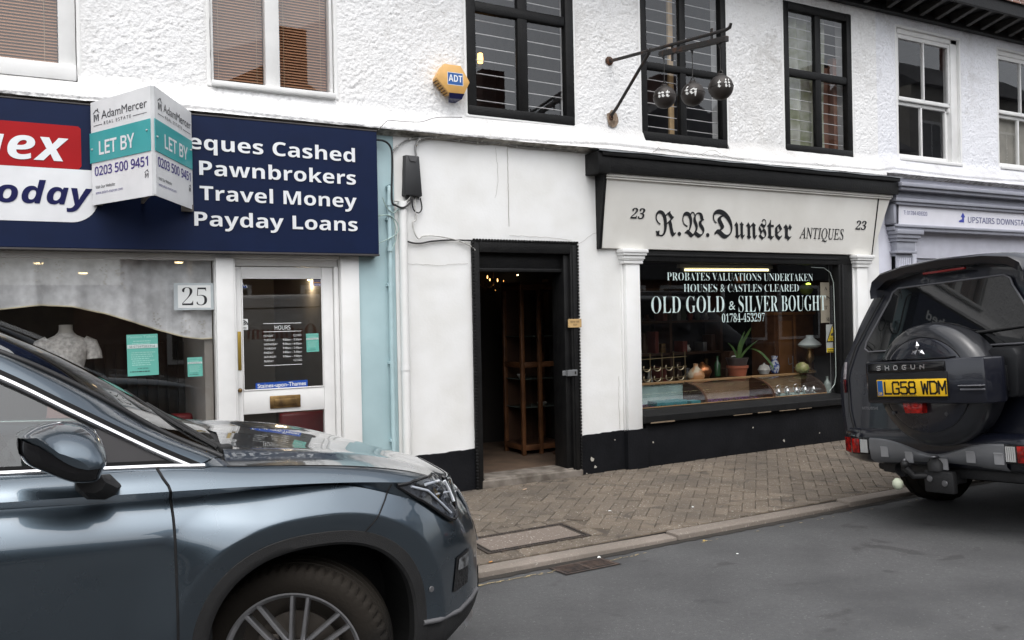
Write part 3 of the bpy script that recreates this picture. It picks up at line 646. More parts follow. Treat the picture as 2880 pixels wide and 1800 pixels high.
# ================================================================== GROUND FLOOR, no. 23 (antiques)
mb = MB()
def wavy_wall(x0, x1, z0, z1, seed):
    xs = np.linspace(x0, x1, max(3, int((x1-x0)/.035))); zs = np.linspace(z0, z1, max(3, int((z1-z0)/.035))); X, Z = np.meshgrid(xs, zs)
    Yw = -.010+.004*vnoise(X, Z, .7, seed)+.0035*vnoise(X, Z, .09, seed+1)
    mb.grid([[(X[i, j], Yw[i, j], Z[i, j]) for j in range(len(xs))] for i in range(len(zs))])
wavy_wall(2.628, 3.345, .29, 3.045, 21); wavy_wall(3.345, 4.438, 2.135, 3.06, 21); wavy_wall(4.438, 4.98, .32, 3.08, 21); wavy_wall(4.98, 8.70, 2.02, 3.08, 21); wavy_wall(8.2, 8.70, .32, 2.03, 21)
mb.build("painted_wall", WHITE, B23, smooth=60, recalc=False)
bx(B23, "wall_core", WHITE, [(2.63, 3.345, .012, .22, -.3, 3.05), (3.345, 4.438, .012, .22, 2.14, 3.05), (4.438, 5.1, .012, .22, -.3, 3.05), (5.1, 8.7, .012, .3, 2.03, 3.05), (8.2, 8.7, .012, .3, -.3, 2.03)], 0, None)
mb = MB(); R = random.Random(4)
def plinth(x0, x1, ztop, y=-.016, z0=-.3):
    n = max(3, int((x1-x0)/.03)); xs = np.linspace(x0, x1, n); zt = [ztop+R.uniform(-.004, .004)+.006*math.sin(x*4) for x in xs]
    mb.grid([[(x, y-.004*math.sin(x*7), z0) for x in xs], [(x, y-.006*math.sin(x*5), ztop*.5) for x in xs], [(x, y, z-.006) for x, z in zip(xs, zt)], [(x, y+.012, z) for x, z in zip(xs, zt)]])
plinth(2.62, 3.342, .305); plinth(4.436, 4.95, .338); plinth(4.95, 5.19, .345, -.075); plinth(8.2, 8.49, .345, -.075); plinth(8.49, 8.70, .34)
mb.box(4.95, 5.19, -.07, .0, -.3, .33); mb.box(8.2, 8.49, -.07, .0, -.3, .33); mb.box(2.62, 2.63, -.01, .2, -.3, .3)
pl = mb.build("plinth", BLACK, B23, smooth=50, recalc=False); split_by(pl, lambda c: (c.x > -1.8)+(c.x > 1))
mb = MB()
for x, z, s in ((4.56, .10, .03), (4.60, .02, .022), (4.50, -.03, .012), (5.27, .2, .016), (7.05, .06, .022), (7.6, .1, .012), (6.6, .24, .012), (4.83, .26, .01), (3.0, .12, .008)):
    n = 7; mb.add([(x+s*math.cos(6.28*k/n)*R.uniform(.4, 1), -.0235 if x < 5 else -.052, z+s*math.sin(6.28*k/n)*R.uniform(.3, 1)) for k in range(n)], [list(range(n))])
mb.build("paint_chip", M("chipped_plaster", (.45, .43, .38), .9), B23)
# cracks and paint seams on the white wall
mb = MB()
def crack(pts, r=.0018, jit=.006, y=-.0125):
    out = []
    for (a, b), (c, d) in zip(pts, pts[1:]):
        n = max(2, int(math.hypot(c-a, d-b)/.03))
        for k in range(n): t = k/n; out.append((a+(c-a)*t+R.uniform(-jit, jit), y, b+(d-b)*t+R.uniform(-jit, jit)))
    mb.tube(out, r, 5)
crack([(3.72, 3.02), (3.72, 2.25)], .0022, .002); crack([(3.60, 2.98), (3.62, 2.7), (3.58, 2.5)], .0010); crack([(3.72, 2.2), (4.1, 2.19), (4.42, 2.17)], .0012, .004); crack([(4.45, 2.13), (4.60, 2.22), (4.72, 2.28)], .0012, .005)
crack([(2.72, 1.93), (3.0, 1.92), (3.33, 1.94)], .0011, .004); crack([(4.90, .36), (4.895, .6), (4.90, .9)], .0014, .003)
mb.build("crack", M("hairline_crack", (.34, .32, .29), .9), B23)
mb = MB(); crack([(5.28, 3.045), (5.34, 3.09), (5.5, 3.075), (5.75, 3.06), (6.1, 3.075), (6.5, 3.05)], .0022, .008, -.128); crack([(5.9, 3.07), (6.05, 3.13), (6.2, 3.09)], .0014, .006, -.115); crack([(7.5, 3.1), (7.7, 3.06), (7.9, 3.12)], .0016, .008, -.12); split_gap(mb.build("ledge_crack", M("dark_crack", (.10, .085, .07), .9), B23), 0, .1)
# doorway
df = bx(B23, "door_frame", BLACKW, [(3.335, 3.405, -.035, .05, -.09, 2.15), (3.405, 4.36, -.035, .05, 2.04, 2.15), (4.355, 4.442, -.03, .05, -.04, 2.15), (4.30, 4.36, .0, .22, -.04, 2.06),
     (3.40, 4.36, .03, .10, 1.872, 1.905), (3.40, 4.36, .05, .08, 1.90, 2.06), (3.36, 3.405, .05, .22, -.08, 2.06), (4.375, 4.42, -.042, -.02, -.03, 2.12)], .006)
mb = MB(); z = -.05
while z < 2.13: mb.box(3.328, 3.352, -.046, -.03, z, z+.024, .005); z += .03
x = 3.34
while x < 4.43: mb.box(x, x+.024, -.046, -.03, 2.136, 2.158, .005); x += .03
z = -.0
while z < 2.13: mb.box(4.428, 4.448, -.042, -.026, z, z+.024, .005); z += .03
mb.build("rope_moulding", BLACKW, df)
STONE = M("worn_stone_step", (.20, .175, .15), .85, col2=(.09, .075, .06), scale=9, bump=.5)
mb = MB(); mb.box(3.39, 4.45, -.045, .25, -.2, .02, .012); mb.box(3.42, 4.40, -.02, .25, .0, .033, .01); mb.build("door_step", STONE, B23)
a = MB(); a.box(4.262, 4.30, -.01, .0, .905, .95, .002); a.box(4.30, 4.404, -.046, -.036, .90, .957, .003); a.box(4.296, 4.303, -.046, -.01, .90, .957); 
lt = a.build("door_latch", M("grey_steel", (.30, .31, .32), .4, metal=.6), B23)
a = MB(); a.box(4.372, 4.388, -.0475, -.045, .915, .942); a.build("keyhole_slot", DARK, lt)
a = MB(); text(a, "MIND THE", 'serif', 4.33, 4.43, 1.398, .017, y=-.0525); text(a, "STEP", 'serif', 4.36, 4.405, 1.369, .017, y=-.0525)
b_ = MB()
for x in (4.316, 4.447): 
    for z in (1.36, 1.424): b_.lathe([(.0001, -.002), (.0035, 0)], (x, -.0515, z), (0, 1, 0), 8)
mb = MB(); mb.box(4.308, 4.456, -.051, -.042, 1.352, 1.432, .002)
o = mb.build("wall_plaque", M("brass_yellow_plaque", (.55, .37, .17), .45), None, loc=(4.38, -.045, 1.39)); tag(o, "small yellow plaque reading mind the step on the black door frame", "plaque")
a.build("lettering", M("engraved_ink", (.08, .05, .02), .6), o); b_.build("screw", DARK, o)
# pilasters
def pilaster(x0, x1, s0, s1):
    p = bx(B23, "pilaster", WHITE, [(s0, s1, -.07, .012, .34, 1.96), (s0-.02, s0, -.03, .012, .34, 1.96), (s1, s1+.02, -.03, .012, .34, 1.96)], .006)
    bx(p, "capital", WHITE, [(x0, x1, -.125, .01, 2.06, 2.098), (x0+.012, x1-.012, -.115, .01, 2.035, 2.06), (x0+.025, x1-.025, -.10, .01, 2.0, 2.035), (x0+.035, x1-.035, -.092, .01, 1.985, 2.0), (x0+.04, x1-.04, -.085, .01, 1.955, 1.985)], .007)
pilaster(4.895, 5.205, 4.965, 5.135); pilaster(8.18, 8.49, 8.245, 8.42)
# shop window
swf = bx(B23, "shop_window_frame", BLACKW, [(5.14, 8.22, -.02, .12, 1.985, 2.10), (5.14, 5.172, -.015, .12, .5, 1.99), (7.995, 8.22, -.02, .12, .5, 1.99), (8.03, 8.06, -.035, .0, .5, 1.99), (5.172, 7.995, -.03, .0, 2.035, 2.06)], .006)
mb = MB(); mb.prism([(.1, .52), (.0, .512), (-.105, .47), (-.11, .40), (-.06, .392), (-.02, .385), (.1, .385)], 'x', 5.135, 8.20); mb.build("sill", BLACKW, B23, bevel=.006)
bx(B23, "stall_riser", BLACK, [(5.19, 8.20, -.045, .15, -.3, .388)], .004)
mb = MB(); x = 5.2
while x < 8.1:
    w = R.uniform(.05, .3); 
    if R.random() < .62: mb.box(x, x+w, -.1135, -.1095, .396+R.uniform(-.002, .002), .396+R.uniform(.004, .012))
    x += w+R.uniform(.02, .15)
split_gap(mb.build("peeled_edge", M("bare_weathered_wood", (.20, .15, .10), .9, scale=20), B23), 0, .015)
pane(B23, 5.165, 8.0, .512, 1.99, .03, "shop_window")
mb = MB(); pts = [(7.60, .022, 1.955), (7.80, .022, 1.95), (7.90, .022, 1.90), (7.955, .022, 1.78), (7.965, .022, 1.2), (7.965, .022, .72), (7.94, .022, .62), (7.85, .022, .545)]
mb.tube(pts, .004, 6); mb.build("glass_edge_line", M("pale_green_line", (.40, .46, .43), .5), B23)  # thin pale tube curving along the right of the glass
# gilt window lettering
GILT = M("pale_mint_lettering", (.62, .76, .74), .5)
mb = MB(); yv = .024
def T4(t, x0, x1, zb, cap, off, f='serif'): text(mb, t, f, x0, x1, zb, cap, y=yv, offset=off)
T4("PROBATES VALUATIONS UNDERTAKEN", 5.545, 7.625, 1.800, .082, -.016); T4("HOUSES & CASTLES CLEARED", 5.757, 7.40, 1.682, .082, -.016); T4("OLD GOLD", 5.340, 6.300, 1.470, .170, -.012); T4("&", 6.365, 6.452, 1.493, .092, -.008); T4("SILVER BOUGHT", 6.50, 7.825, 1.467, .172, -.012); T4("01784-453297", 6.265, 6.875, 1.362, .088, -.012)
split_words(mb.build("window_lettering", GILT, B23), gx=.022)
# slanted fascia, cornice
def fy(z): return float(np.interp(z, [2.10, 2.776], [-.045, -.155]))
FASC = M("grey_white_fascia", (.74, .73, .69), .6, col2=(.66, .645, .60), scale=2.2, bump=.08, bscale=20)
mb = MB(); f0 = [(4.712, fy(2.10), 2.102), (8.54, fy(2.1), 2.102), (8.745, fy(2.776), 2.79), (4.70, fy(2.776), 2.79)]
mb.add(f0+[(x, y+.03, z) for x, y, z in f0], [[0, 1, 2, 3], [7, 6, 5, 4], [0, 4, 5, 1], [1, 5, 6, 2], [2, 6, 7, 3], [3, 7, 4, 0]])
fa = mb.build("fascia", FASC, B23, bevel=.004)
bx(fa, "fascia_moulding", FASC, [(4.69, 8.74, -.185, -.13, 2.768, 2.80), (4.69, 8.73, -.172, -.13, 2.748, 2.764)], .005)
mb = MB(); mb.prism([(-.002, 3.0), (-.21, 3.0), (-.21, 2.80), (-.165, 2.78), (-.05, 2.095), (-.002, 2.095)], 'x', 4.672, 4.702); mb.prism([(-.002, 2.79), (-.165, 2.79), (-.05, 2.10), (-.002, 2.10)], 'x', 8.52, 8.535); split_by(mb.build("fascia_cheek", BLACKW, fa, bevel=.004), lambda c: c.x > 1)
co = bx(B23, "cornice", BLACKW, [(4.60, 8.79, -.225, .0, 2.80, 2.985), (4.60, 8.79, -.25, -.0, 2.945, 2.99), (4.56, 4.70, -.23, .0, 2.79, 2.99)], .008)
mb = MB(); xs = np.linspace(4.55, 8.82, 60); mb.grid([[(x, -.262, 2.988+.004*math.sin(x*9)) for x in xs], [(x, -.255, 3.0+.003*math.sin(x*7)) for x in xs], [(x, .0, 3.03) for x in xs]]); mb.build("lead_flashing", M("lead_sheet", (.17, .18, .19), .5, bump=.2), co, smooth=60)
def ff(a, b):
    y = fy(b)-.004; k = (6.8+y)/6.69; return (a*k, fy(1.455+(b-1.455)*k)-.004, 1.455+(b-1.455)*k)
FINK = M("black_signwriting", (.012, .013, .016), .5)
mb = MB()
text(mb, "23", 'serif', 5.00, 5.185, 2.390, .098, ff, shear=.3); text(mb, "R", 'fraktur', 5.305, 5.56, 2.235, .25, ff); text(mb, ".", 'fraktur', 5.58, 5.625, 2.24, .26, ff); text(mb, "W", 'fraktur', 5.645, 5.93, 2.235, .25, ff); text(mb, ".", 'fraktur', 5.95, 5.995, 2.24, .26, ff)
text(mb, "D", 'fraktur', 6.045, 6.31, 2.237, .29, ff); text(mb, "u", 'fraktur', 6.335, 6.48, 2.237, .25, ff); text(mb, "n", 'fraktur', 6.50, 6.655, 2.237, .25, ff); text(mb, "s", 'fraktur', 6.675, 6.79, 2.237, .25, ff); text(mb, "t", 'fraktur', 6.80, 6.90, 2.237, .25, ff); text(mb, "e", 'fraktur', 6.915, 7.02, 2.237, .25, ff); text(mb, "r", 'fraktur', 7.04, 7.165, 2.237, .25, ff)
text(mb, "ANTIQUES", 'serifi', 7.275, 7.985, 2.262, .118, ff, offset=.004); text(mb, "23", 'serif', 8.175, 8.37, 2.385, .098, ff, shear=.3)
split_gap(mb.build("fascia_lettering", FINK, fa), 0, .04)

# ================================================================== GREY SHOPFRONT at the right
LAV = M("lavender_grey_paint", (.60, .61, .69), .5, var=.04); GRM = M("mid_grey_paint", (.31, .32, .37), .5, var=.05); GRD = M("deep_grey_paint", (.13, .135, .155), .5)
bx(BGR, "shop_wall", LAV, [(8.701, 9.40, .0, .3, -.3, 3.06), (9.40, 14, .0, .3, 2.085, 3.06), (10.2, 14, .0, .3, -.3, .5)], .002)
bx(BGR, "shop_cornice", GRM, [(8.80, 14, -.26, .0, 2.90, 2.945), (8.83, 14, -.23, .0, 2.86, 2.90), (8.86, 14, -.14, .0, 2.755, 2.86), (8.80, 14, -.18, .0, 2.735, 2.775), (8.84, 14, -.155, .0, 2.70, 2.735), (8.84, 14, -.12, .0, 2.40, 2.475), (8.84, 14, -.14, .0, 2.44, 2.47), (8.82, 8.87, -.13, 0, 2.475, 2.70)], .006)
mb = MB(); mb.box(8.93, 13.9, -.118, -.10, 2.472, 2.70, .003); si = mb.build("shop_sign", M("lilac_white_board", (.72, .72, .78), .4, var=.02), None, loc=(11, -.1, 2.58)); tag(si, "long white shop sign with small grey lettering over the grey shopfront", "sign")
mb = MB(); yv = -.121; text(mb, "T: 01784 459320", 'sans', 9.01, 9.445, 2.590, .046, y=yv, offset=.008); text(mb, "UPSTAIRS DOWNSTAIRS", 'sans', 10.24, 11.62, 2.538, .072, y=yv, offset=.008); split_by(mb.build("lettering", M("slate_blue_ink", (.10, .11, .24), .5), si), lambda c: c.x > -1.2)
mb = MB(); mb.add([(10.07, yv, 2.535), (10.16, yv, 2.535), (10.16, yv, 2.60), (10.185, yv, 2.60), (10.14, yv, 2.66), (10.095, yv, 2.60), (10.12, yv, 2.60), (10.12, yv, 2.575), (10.05, yv, 2.55)], [[0, 1, 2, 3, 4, 5, 6, 7, 8]]); mb.build("arrow_logo", M("royal_blue_ink", (.05, .07, .4), .5), si)
pg = bx(BGR, "shop_pilaster", GRM, [(8.93, 9.24, -.06, .0, -.3, 2.14), (8.93, 8.96, -.07, 0, -.3, 2.1), (9.21, 9.24, -.07, .0, -.3, 2.1)], .004)
mb = MB()
for k in range(7): mb.box(8.975+k*.034, 8.992+k*.034, -.068, -.058, -.2, 2.08, .004)
mb.build("fluting", LAV, pg)
bx(pg, "capital", GRM, [(8.86, 9.34, -.15, .0, 2.355, 2.41), (8.88, 9.31, -.13, .0, 2.31, 2.355), (8.90, 9.28, -.11, .0, 2.27, 2.31), (8.92, 9.25, -.09, .0, 2.14, 2.27), (8.90, 9.27, -.105, .0, 2.13, 2.16)], .006)
gw = bx(BGR, "shop_window_frame", GRM, [(9.40, 14, .02, .12, 2.03, 2.085), (9.40, 9.45, .02, .12, .5, 2.05), (11.5, 11.56, .02, .12, .5, 2.05)], .004)
mb = MB(); z = .5
while z < 2.03: mb.prism([(.05, z), (.062, z+.008), (.062, z+.032), (.05, z+.04)], 'x', 9.45, 11.5); z += .04
mb.build("roller_shutter", M("grey_shutter_slat", (.16, .16, .165), .5, metal=.3), BGR)
# ================================================================== THINGS FIXED TO THE FRONTS
NAVY = M("navy_sign_panel", (.004, .0115, .045), .5, var=.05, spec=.18)
sg = empty("shop_sign", (0, -.06, 2.5), "long navy fascia sign with white lettering and red block over the tailor's window", "sign")
mb = MB(); mb.box(-4.2, 2.443, -.12, -.005, 1.998, 3.0, .004); mb.build("panel", NAVY, sg)
mb = MB(); mb.box(-4.2, 2.447, -.123, -.005, 1.983, 1.997, .002); mb.box(-4.2, 2.447, -.124, -.005, 3.001, 3.012, .002); mb.build("sign_trim", M("dark_brown_trim", (.05, .045, .045), .6), sg)
mb = MB(); mb.add([(-1.6, -.1225, 2.547), (.253, -.1225, 2.547), (.272, -.1225, 2.57), (.272, -.1225, 2.83), (.255, -.1225, 2.847), (-1.6, -.1225, 2.85)], [[0, 1, 2, 3, 4, 5]]); mb.build("red_block", M("red_sign_vinyl", (.36, .004, .007), .45, var=.03, spec=.2), sg)
mb = MB(); P = [(-1.6, 2.176), (.20, 2.178)]+[(.20+.175*math.sin(t), 2.353-.175*math.cos(t)) for t in np.linspace(.1, 1.45, 10)]+[(.375, 2.40), (.36, 2.546), (-1.6, 2.546)]
mb.add([(a, -.1230, b) for a, b in P], [list(range(len(P)))]); mb.build("white_block", M("white_sign_vinyl", (.74, .75, .77), .4, var=.03), sg)
LET = M("white_sign_letter", (.76, .78, .80), .4, var=.02)
mb = MB(); yv = -.1265; text(mb, "uex", 'boldi', -.37, .195, 2.597, .205, y=yv, offset=.004); text(mb, "Cheques Cashed", 'bold', .735, 2.252, 2.752, .106, y=yv, skew=-.01)
text(mb, "Pawnbrokers", 'bold', 1.052, 2.255, 2.560, .106, y=yv, skew=-.005); text(mb, "Travel Money", 'bold', 1.052, 2.258, 2.375, .104, y=yv, skew=-.005); text(mb, "Payday Loans", 'bold', 1.010, 2.262, 2.182, .104, y=yv, skew=-.002)
split_words(mb.build("white_lettering", LET, sg), gz=.002, gx=.03)
mb = MB(); text(mb, "today", 'boldi', -.345, .338, 2.300, .150, y=yv, offset=.004); mb.build("navy_lettering", M("navy_sign_letter", (.005, .007, .07), .45, spec=.2), sg)

# ---- V shaped estate agent's board
eb = empty("estate_agent_board", (.66, -.15, 2.3), "white and teal V shaped let by board projecting from the navy shop sign", "sign")
BRD = M("white_corrugated_board", (.74, .75, .76), .45, var=.03); TEALB = M("teal_board_band", (.045, .36, .37), .4, var=.04); PUR = M("indigo_ink", (.035, .02, .20), .5); BKI = M("black_print_ink", (.02, .02, .03), .5)
def board(p0, p1, side):
    d = Vector((p1[0]-p0[0], p1[1]-p0[1], 0)); Wd = d.length; d.normalize(); n = Vector((d.y, -d.x, 0)); z1, H_ = 3.012, .715
    def F(k):
        return lambda a, b: tuple(Vector((p0[0], p0[1], 0))+d*a+n*k+Vector((0, 0, b)))
    def rect(mb, u0, u1, v0, v1, k):
        f = F(k); mb.add([f(u0*Wd, z1-v1*H_), f(u1*Wd, z1-v1*H_), f(u1*Wd, z1-v0*H_), f(u0*Wd, z1-v0*H_)], [[0, 1, 2, 3]])
    mb = MB(); f0, f1 = F(0), F(-.006); c = [(0, z1-H_), (Wd, z1-H_), (Wd, z1), (0, z1)]
    mb.add([f0(*q) for q in c]+[f1(*q) for q in c], [[0, 1, 2, 3], [7, 6, 5, 4], [0, 4, 5, 1], [1, 5, 6, 2], [2, 6, 7, 3], [3, 7, 4, 0]])
    b = mb.build("board", BRD, eb)
    mb = MB(); g0, g1 = F(.0055), F(.001); c = [(-.01, z1-.592*H_), (Wd*.985, z1-.592*H_), (Wd*.985, z1-.30*H_), (-.01, z1-.30*H_)]
    mb.add([g0(*q) for q in c]+[g1(*q) for q in c], [[0, 1, 2, 3], [7, 6, 5, 4], [0, 4, 5, 1], [1, 5, 6, 2], [2, 6, 7, 3], [3, 7, 4, 0]])
    bd = mb.build("slogan_band", TEALB, b)
    mb = MB(); text(mb, "LET BY", 'sans', (.15+.06*side)*Wd, (.74+.1*side)*Wd, z1-.525*H_, .125*H_, F(.0075), offset=.022); split_gap(mb.build("band_lettering", LET, bd), 0, .02)
    s = .03*side; mb = MB(); f = F(.002)
    text(mb, "AdamMercer", 'plain', (.19+s)*Wd, (.935+s)*Wd, z1-.185*H_, .078*H_, f); text(mb, "REAL ESTATE", 'plain', (.23+s)*Wd, (.68+s)*Wd, z1-.245*H_, .03*H_, f, space=1.4)
    rect(mb, .05+s, .20+s, .233, .238, .002); rect(mb, .71+s, .93+s, .233, .238, .002)
    def house(mb, uc, vb, h):
        w = h*.42; B_ = z1-vb*H_; A_ = uc*Wd
        for q in ([(-w, 0), (-w*.62, 0), (-w*.62, h*.62), (-w, h*.62)], [(w*.62, 0), (w, 0), (w, h*.62), (w*.62, h*.62)], [(-w*.62, h*.62), (-w*.3, h*.62), (0, h*.25), (w*.3, h*.62), (w*.62, h*.62), (0, h*.02)]):
            mb.add([f(A_+x, B_+y) for x, y in q], [list(range(len(q)))])
        for q in ([(-w*1.25, h*.68), (0, h), (0, h*1.1), (-w*1.25, h*.78)], [(0, h), (w*1.25, h*.68), (w*1.25, h*.78), (0, h*1.1)], [(w*.4, h*.9), (w*.7, h*.85), (w*.7, h*1.15), (w*.4, h*1.15)]):
            mb.add([f(A_+x, B_+y) for x, y in q], [list(range(len(q)))])
    house(mb, .10+s, .195, .105*H_); house(mb, .91, .83, .065*H_); text(mb, "Visit Our Website:", 'sans', .065*Wd, .40*Wd, z1-.845*H_, .027*H_, f, offset=.01)
    split_words(mb.build("black_print", BKI, b), gz=.004, gx=.02)
    mb = MB(); text(mb, "0203 500 9451", 'sans', .055*Wd, .935*Wd, z1-.72*H_, .085*H_, f, offset=.02); text(mb, "www.adam-mercer.com", 'sans', .065*Wd, .52*Wd, z1-.90*H_, .026*H_, f); split_words(mb.build("indigo_print", PUR, b), gz=.004, gx=.012)
    mb = MB()
    for u, v in ((.03, .46), (.94, .40)): mb.lathe([(.0001, .010), (.006, .008), (.007, .0)], F(.005)(u*Wd, z1-v*H_), n, 8)
    mb.build("fixing_screw", M("zinc_screw", (.6, .6, .6), .4, metal=.6), b)
board((.335, -.15), (.658, -.80), 0); board((.676, -.80), (1.0, -.15), 1)
mb = MB(); mb.box(.655, .680, -.80, -.765, 2.30, 3.01, .003); mb.build("spine_post", M("pale_batten", (.55, .56, .57), .6), eb)
mb = MB(); mb.box(.648, .668, -.78, -.13, 2.325, 2.36, .003); mb.box(.92, 1.0, -.17, -.13, 2.28, 2.33, .003); mb.box(.34, .40, -.16, -.125, 2.3, 3.0, .003); mb.box(.94, .99, -.16, -.125, 2.3, 3.0, .003); mb.build("bracket", M("grey_bracket_wood", (.14, .13, .12), .8), eb)

# ---- alarm box
ab = empty("alarm_box", (3.14, -.05, 3.5), "yellow hexagonal alarm box with a blue base on the roughcast beside the black window", "alarm")
hexa = [(3.062, 3.64), (3.222, 3.64), (3.308, 3.505), (3.245, 3.388), (3.108, 3.385), (2.986, 3.512)]
YEL = M("yellow_alarm_plastic", (.70, .40, .12), .4, var=.05, scale=12)
def hexbox(pts, y0, y1, back): 
    n = len(pts); cx, cz = 3.14, 3.52; v = [(a, y0, b) for a, b in pts]+[(cx+(a-cx)*back, y1, cz+(b-cz)*back) for a, b in pts]
    return MB().add(v, [list(range(n))]+[[i, (i+1) % n, n+(i+1) % n, n+i] for i in range(n)])
hexbox(hexa, -.115, -.0, .93).build("cover", YEL, ab, bevel=.008, smooth=40)
mb = MB(); mb.add([(3.249, -.117, 3.398), (3.104, -.117, 3.395), (3.118, -.10, 3.352), (3.232, -.10, 3.354), (3.205, -.02, 3.335), (3.14, -.02, 3.335)], [[0, 1, 2, 3], [3, 2, 5, 4], [0, 3, 4], [1, 5, 2]]); mb.build("strobe_lens", M("navy_strobe_plastic", (.012, .014, .07), .25), ab)
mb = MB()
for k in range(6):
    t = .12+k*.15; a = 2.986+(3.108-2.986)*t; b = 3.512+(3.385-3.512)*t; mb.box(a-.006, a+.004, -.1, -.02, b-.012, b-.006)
mb.build("sounder_slot", M("painted_slot_shade", (.12, .06, .02), .8), ab)  # sounder slots: shade painted in as a darkened copy of the yellow
mb = MB(); mb.add([(3.092, -.1158, 3.464), (3.24, -.1158, 3.464), (3.24, -.1158, 3.572), (3.092, -.1158, 3.572)], [[0, 1, 2, 3]]); bdg = mb.build("badge_border", LET, ab)
mb = MB(); mb.add([(3.096, -.1165, 3.468), (3.236, -.1165, 3.468), (3.236, -.1165, 3.568), (3.096, -.1165, 3.568)], [[0, 1, 2, 3]]); mb.build("badge_field", M("blue_badge", (.01, .09, .32), .4), bdg)
mb = MB(); text(mb, "ADT", 'bold', 3.102, 3.231, 3.493, .058, y=-.1175, offset=.0); mb.build("badge_lettering", LET, bdg)

# ---- telephone distribution box and its cables
ub = empty("junction_box", (2.78, -.04, 2.67), "black plastic cable junction box on the white wall left of the doorway", "junction box")
BPL = M("charcoal_plastic", (.022, .023, .025), .5, var=.1)
mb = MB(); mb.add([(2.700, -.07, 2.505), (2.858, -.07, 2.500), (2.838, -.065, 2.838), (2.716, -.065, 2.842), (2.695, -.0, 2.50), (2.862, -.0, 2.497), (2.842, -.0, 2.842), (2.712, -.0, 2.846)], [[0, 1, 2, 3], [4, 0, 3, 7], [1, 5, 6, 2], [3, 2, 6, 7], [0, 4, 5, 1]]); mb.build("cover", BPL, ub, bevel=.007, smooth=40)
mb = MB(); mb.add([(2.735, -.068, 2.838), (2.825, -.068, 2.836), (2.805, -.0735, 2.79), (2.755, -.0735, 2.79)], [[0, 1, 2, 3]]); mb.build("chamfer", M("charcoal_plastic_light", (.05, .05, .053), .5), ub)
mb = MB()
for x in (2.72, 2.75, 2.775, 2.80, 2.835): mb.tube([(x, -.035, 2.505), (x, -.035, 2.475)], .007, 8)
mb.build("cable_gland", BPL, ub)
def spl(pts, n=5):
    P = [Vector(p) for p in pts]; out = []
    for i in range(len(P)-1):
        a, b, c, d = P[max(i-1, 0)], P[i], P[i+1], P[min(i+2, len(P)-1)]
        for k in range(n):
            t = k/n; out.append(.5*((2*b)+(c-a)*t+(2*a-5*b+4*c-d)*t*t+(-a+3*b-3*c+d)*t**3))
    return out+[P[-1]]
WC = M("off_white_cable", (.60, .60, .57), .5, col2=(.38, .37, .35), scale=20); BC = M("black_cable", (.015, .015, .016), .5); GC = M("grey_cable", (.22, .22, .22), .5, col2=(.38, .38, .37), scale=14); GNC = M("pale_green_cable", (.36, .48, .45), .5)
def cable(pts, r, mat, label, y=-.028, clip=None):
    p3 = [(a, y, b) for a, b in pts]; c = p3[len(p3)//2]; mb = MB(); mb.tube(spl(p3), r, 6)
    o = mb.build("cable", mat, None, smooth=60, loc=c); tag(o, label, "cable")
    if clip:
        mb = MB()
        for k in range(1, len(p3)-1): a = p3[k]; mb.box(a[0]-.006, a[0]+.006, y-r-.003, y+.02, a[2]-r-.003, a[2]+r+.003, .002)
        mb.build("cable_clip", WC, o)
    return o
cable([(2.611, 2.853), (2.653, 2.913), (2.769, 2.985), (2.973, 3.012), (3.229, 3.010), (3.41, 3.006), (3.631, 3.018), (3.804, 3.004), (4.089, 3.005), (4.442, 3.012), (4.62, 3.012)], .0065, GC, "grey cable looping from the white pipe along under the roughcast ledge", -.03, True)
cable([(2.83, 2.934), (2.854, 2.985), (3.004, 3.022), (3.245, 3.026), (3.444, 3.022), (3.717, 3.024), (3.981, 3.021), (4.254, 3.022), (4.55, 3.024)], .0075, M("silver_grey_cable", (.33, .33, .32), .5), "silver grey cable clipped under the ledge above the junction box", -.045, True)
cable([(2.823, 2.846), (2.817, 2.919), (2.846, 2.985), (2.88, 3.01)], .009, GC, "thick grey cable rising from the top of the junction box", -.034)
cable([(2.445, 2.945), (2.526, 2.938), (2.578, 2.893), (2.59, 2.788), (2.58, 2.462), (2.612, 2.413), (2.68, 2.395), (2.742, 2.441), (2.755, 2.492)], .0085, BC, "black cable dropping from the navy sign down the blue wall to the junction box", -.075)
cable([(2.735, 2.49), (2.718, 2.411), (2.71, 2.154), (2.75, 2.112), (2.842, 2.104), (2.952, 2.124), (3.128, 2.139), (3.34, 2.141)], .008, BC, "black cable from the junction box down and across to the black door frame", -.03)
cable([(2.774, 2.492), (2.787, 2.393), (2.833, 2.362), (2.865, 2.403), (2.852, 2.49)], .006, BC, "black cable looped back on itself below the junction box", -.035)
cable([(2.802, 2.48), (2.806, 2.357), (2.808, 2.3), (2.777, 2.278), (2.79, 2.199), (2.828, 2.143), (2.875, 2.166), (3.001, 2.169), (3.193, 2.138), (3.323, 2.089), (3.363, 2.053)], .0055, WC, "off white cable trailing from below the junction box into the doorway corner", -.036)
cable([(2.598, 2.448), (2.712, 2.454), (2.758, 2.492)], .005, WC, "upper of two short white cables from the white pipe to the junction box", -.05)
cable([(2.597, 2.413), (2.711, 2.418), (2.774, 2.485)], .005, WC, "lower of two short white cables from the white pipe to the junction box", -.045)
cable([(2.451, 3.01), (2.511, 3.077), (2.563, 3.10), (2.82, 3.113), (2.976, 3.165), (3.216, 3.19)], .003, M("thin_dark_wire", (.12, .11, .1), .7), "thin dark wire crossing the roughcast ledge below the alarm box", -.13)
cable([(2.44, 2.309), (2.558, 2.326), (2.631, 2.251), (2.607, 2.165), (2.44, 2.084)], .0045, GNC, "pale green cable bowing around the blue pipe beside the navy sign", -.07)
cable([(2.501, 2.472), (2.537, 2.389), (2.596, 2.349), (2.642, 2.393)], .0045, GNC, "short pale green cable hanging across the blue pipe below its elbow", -.07)
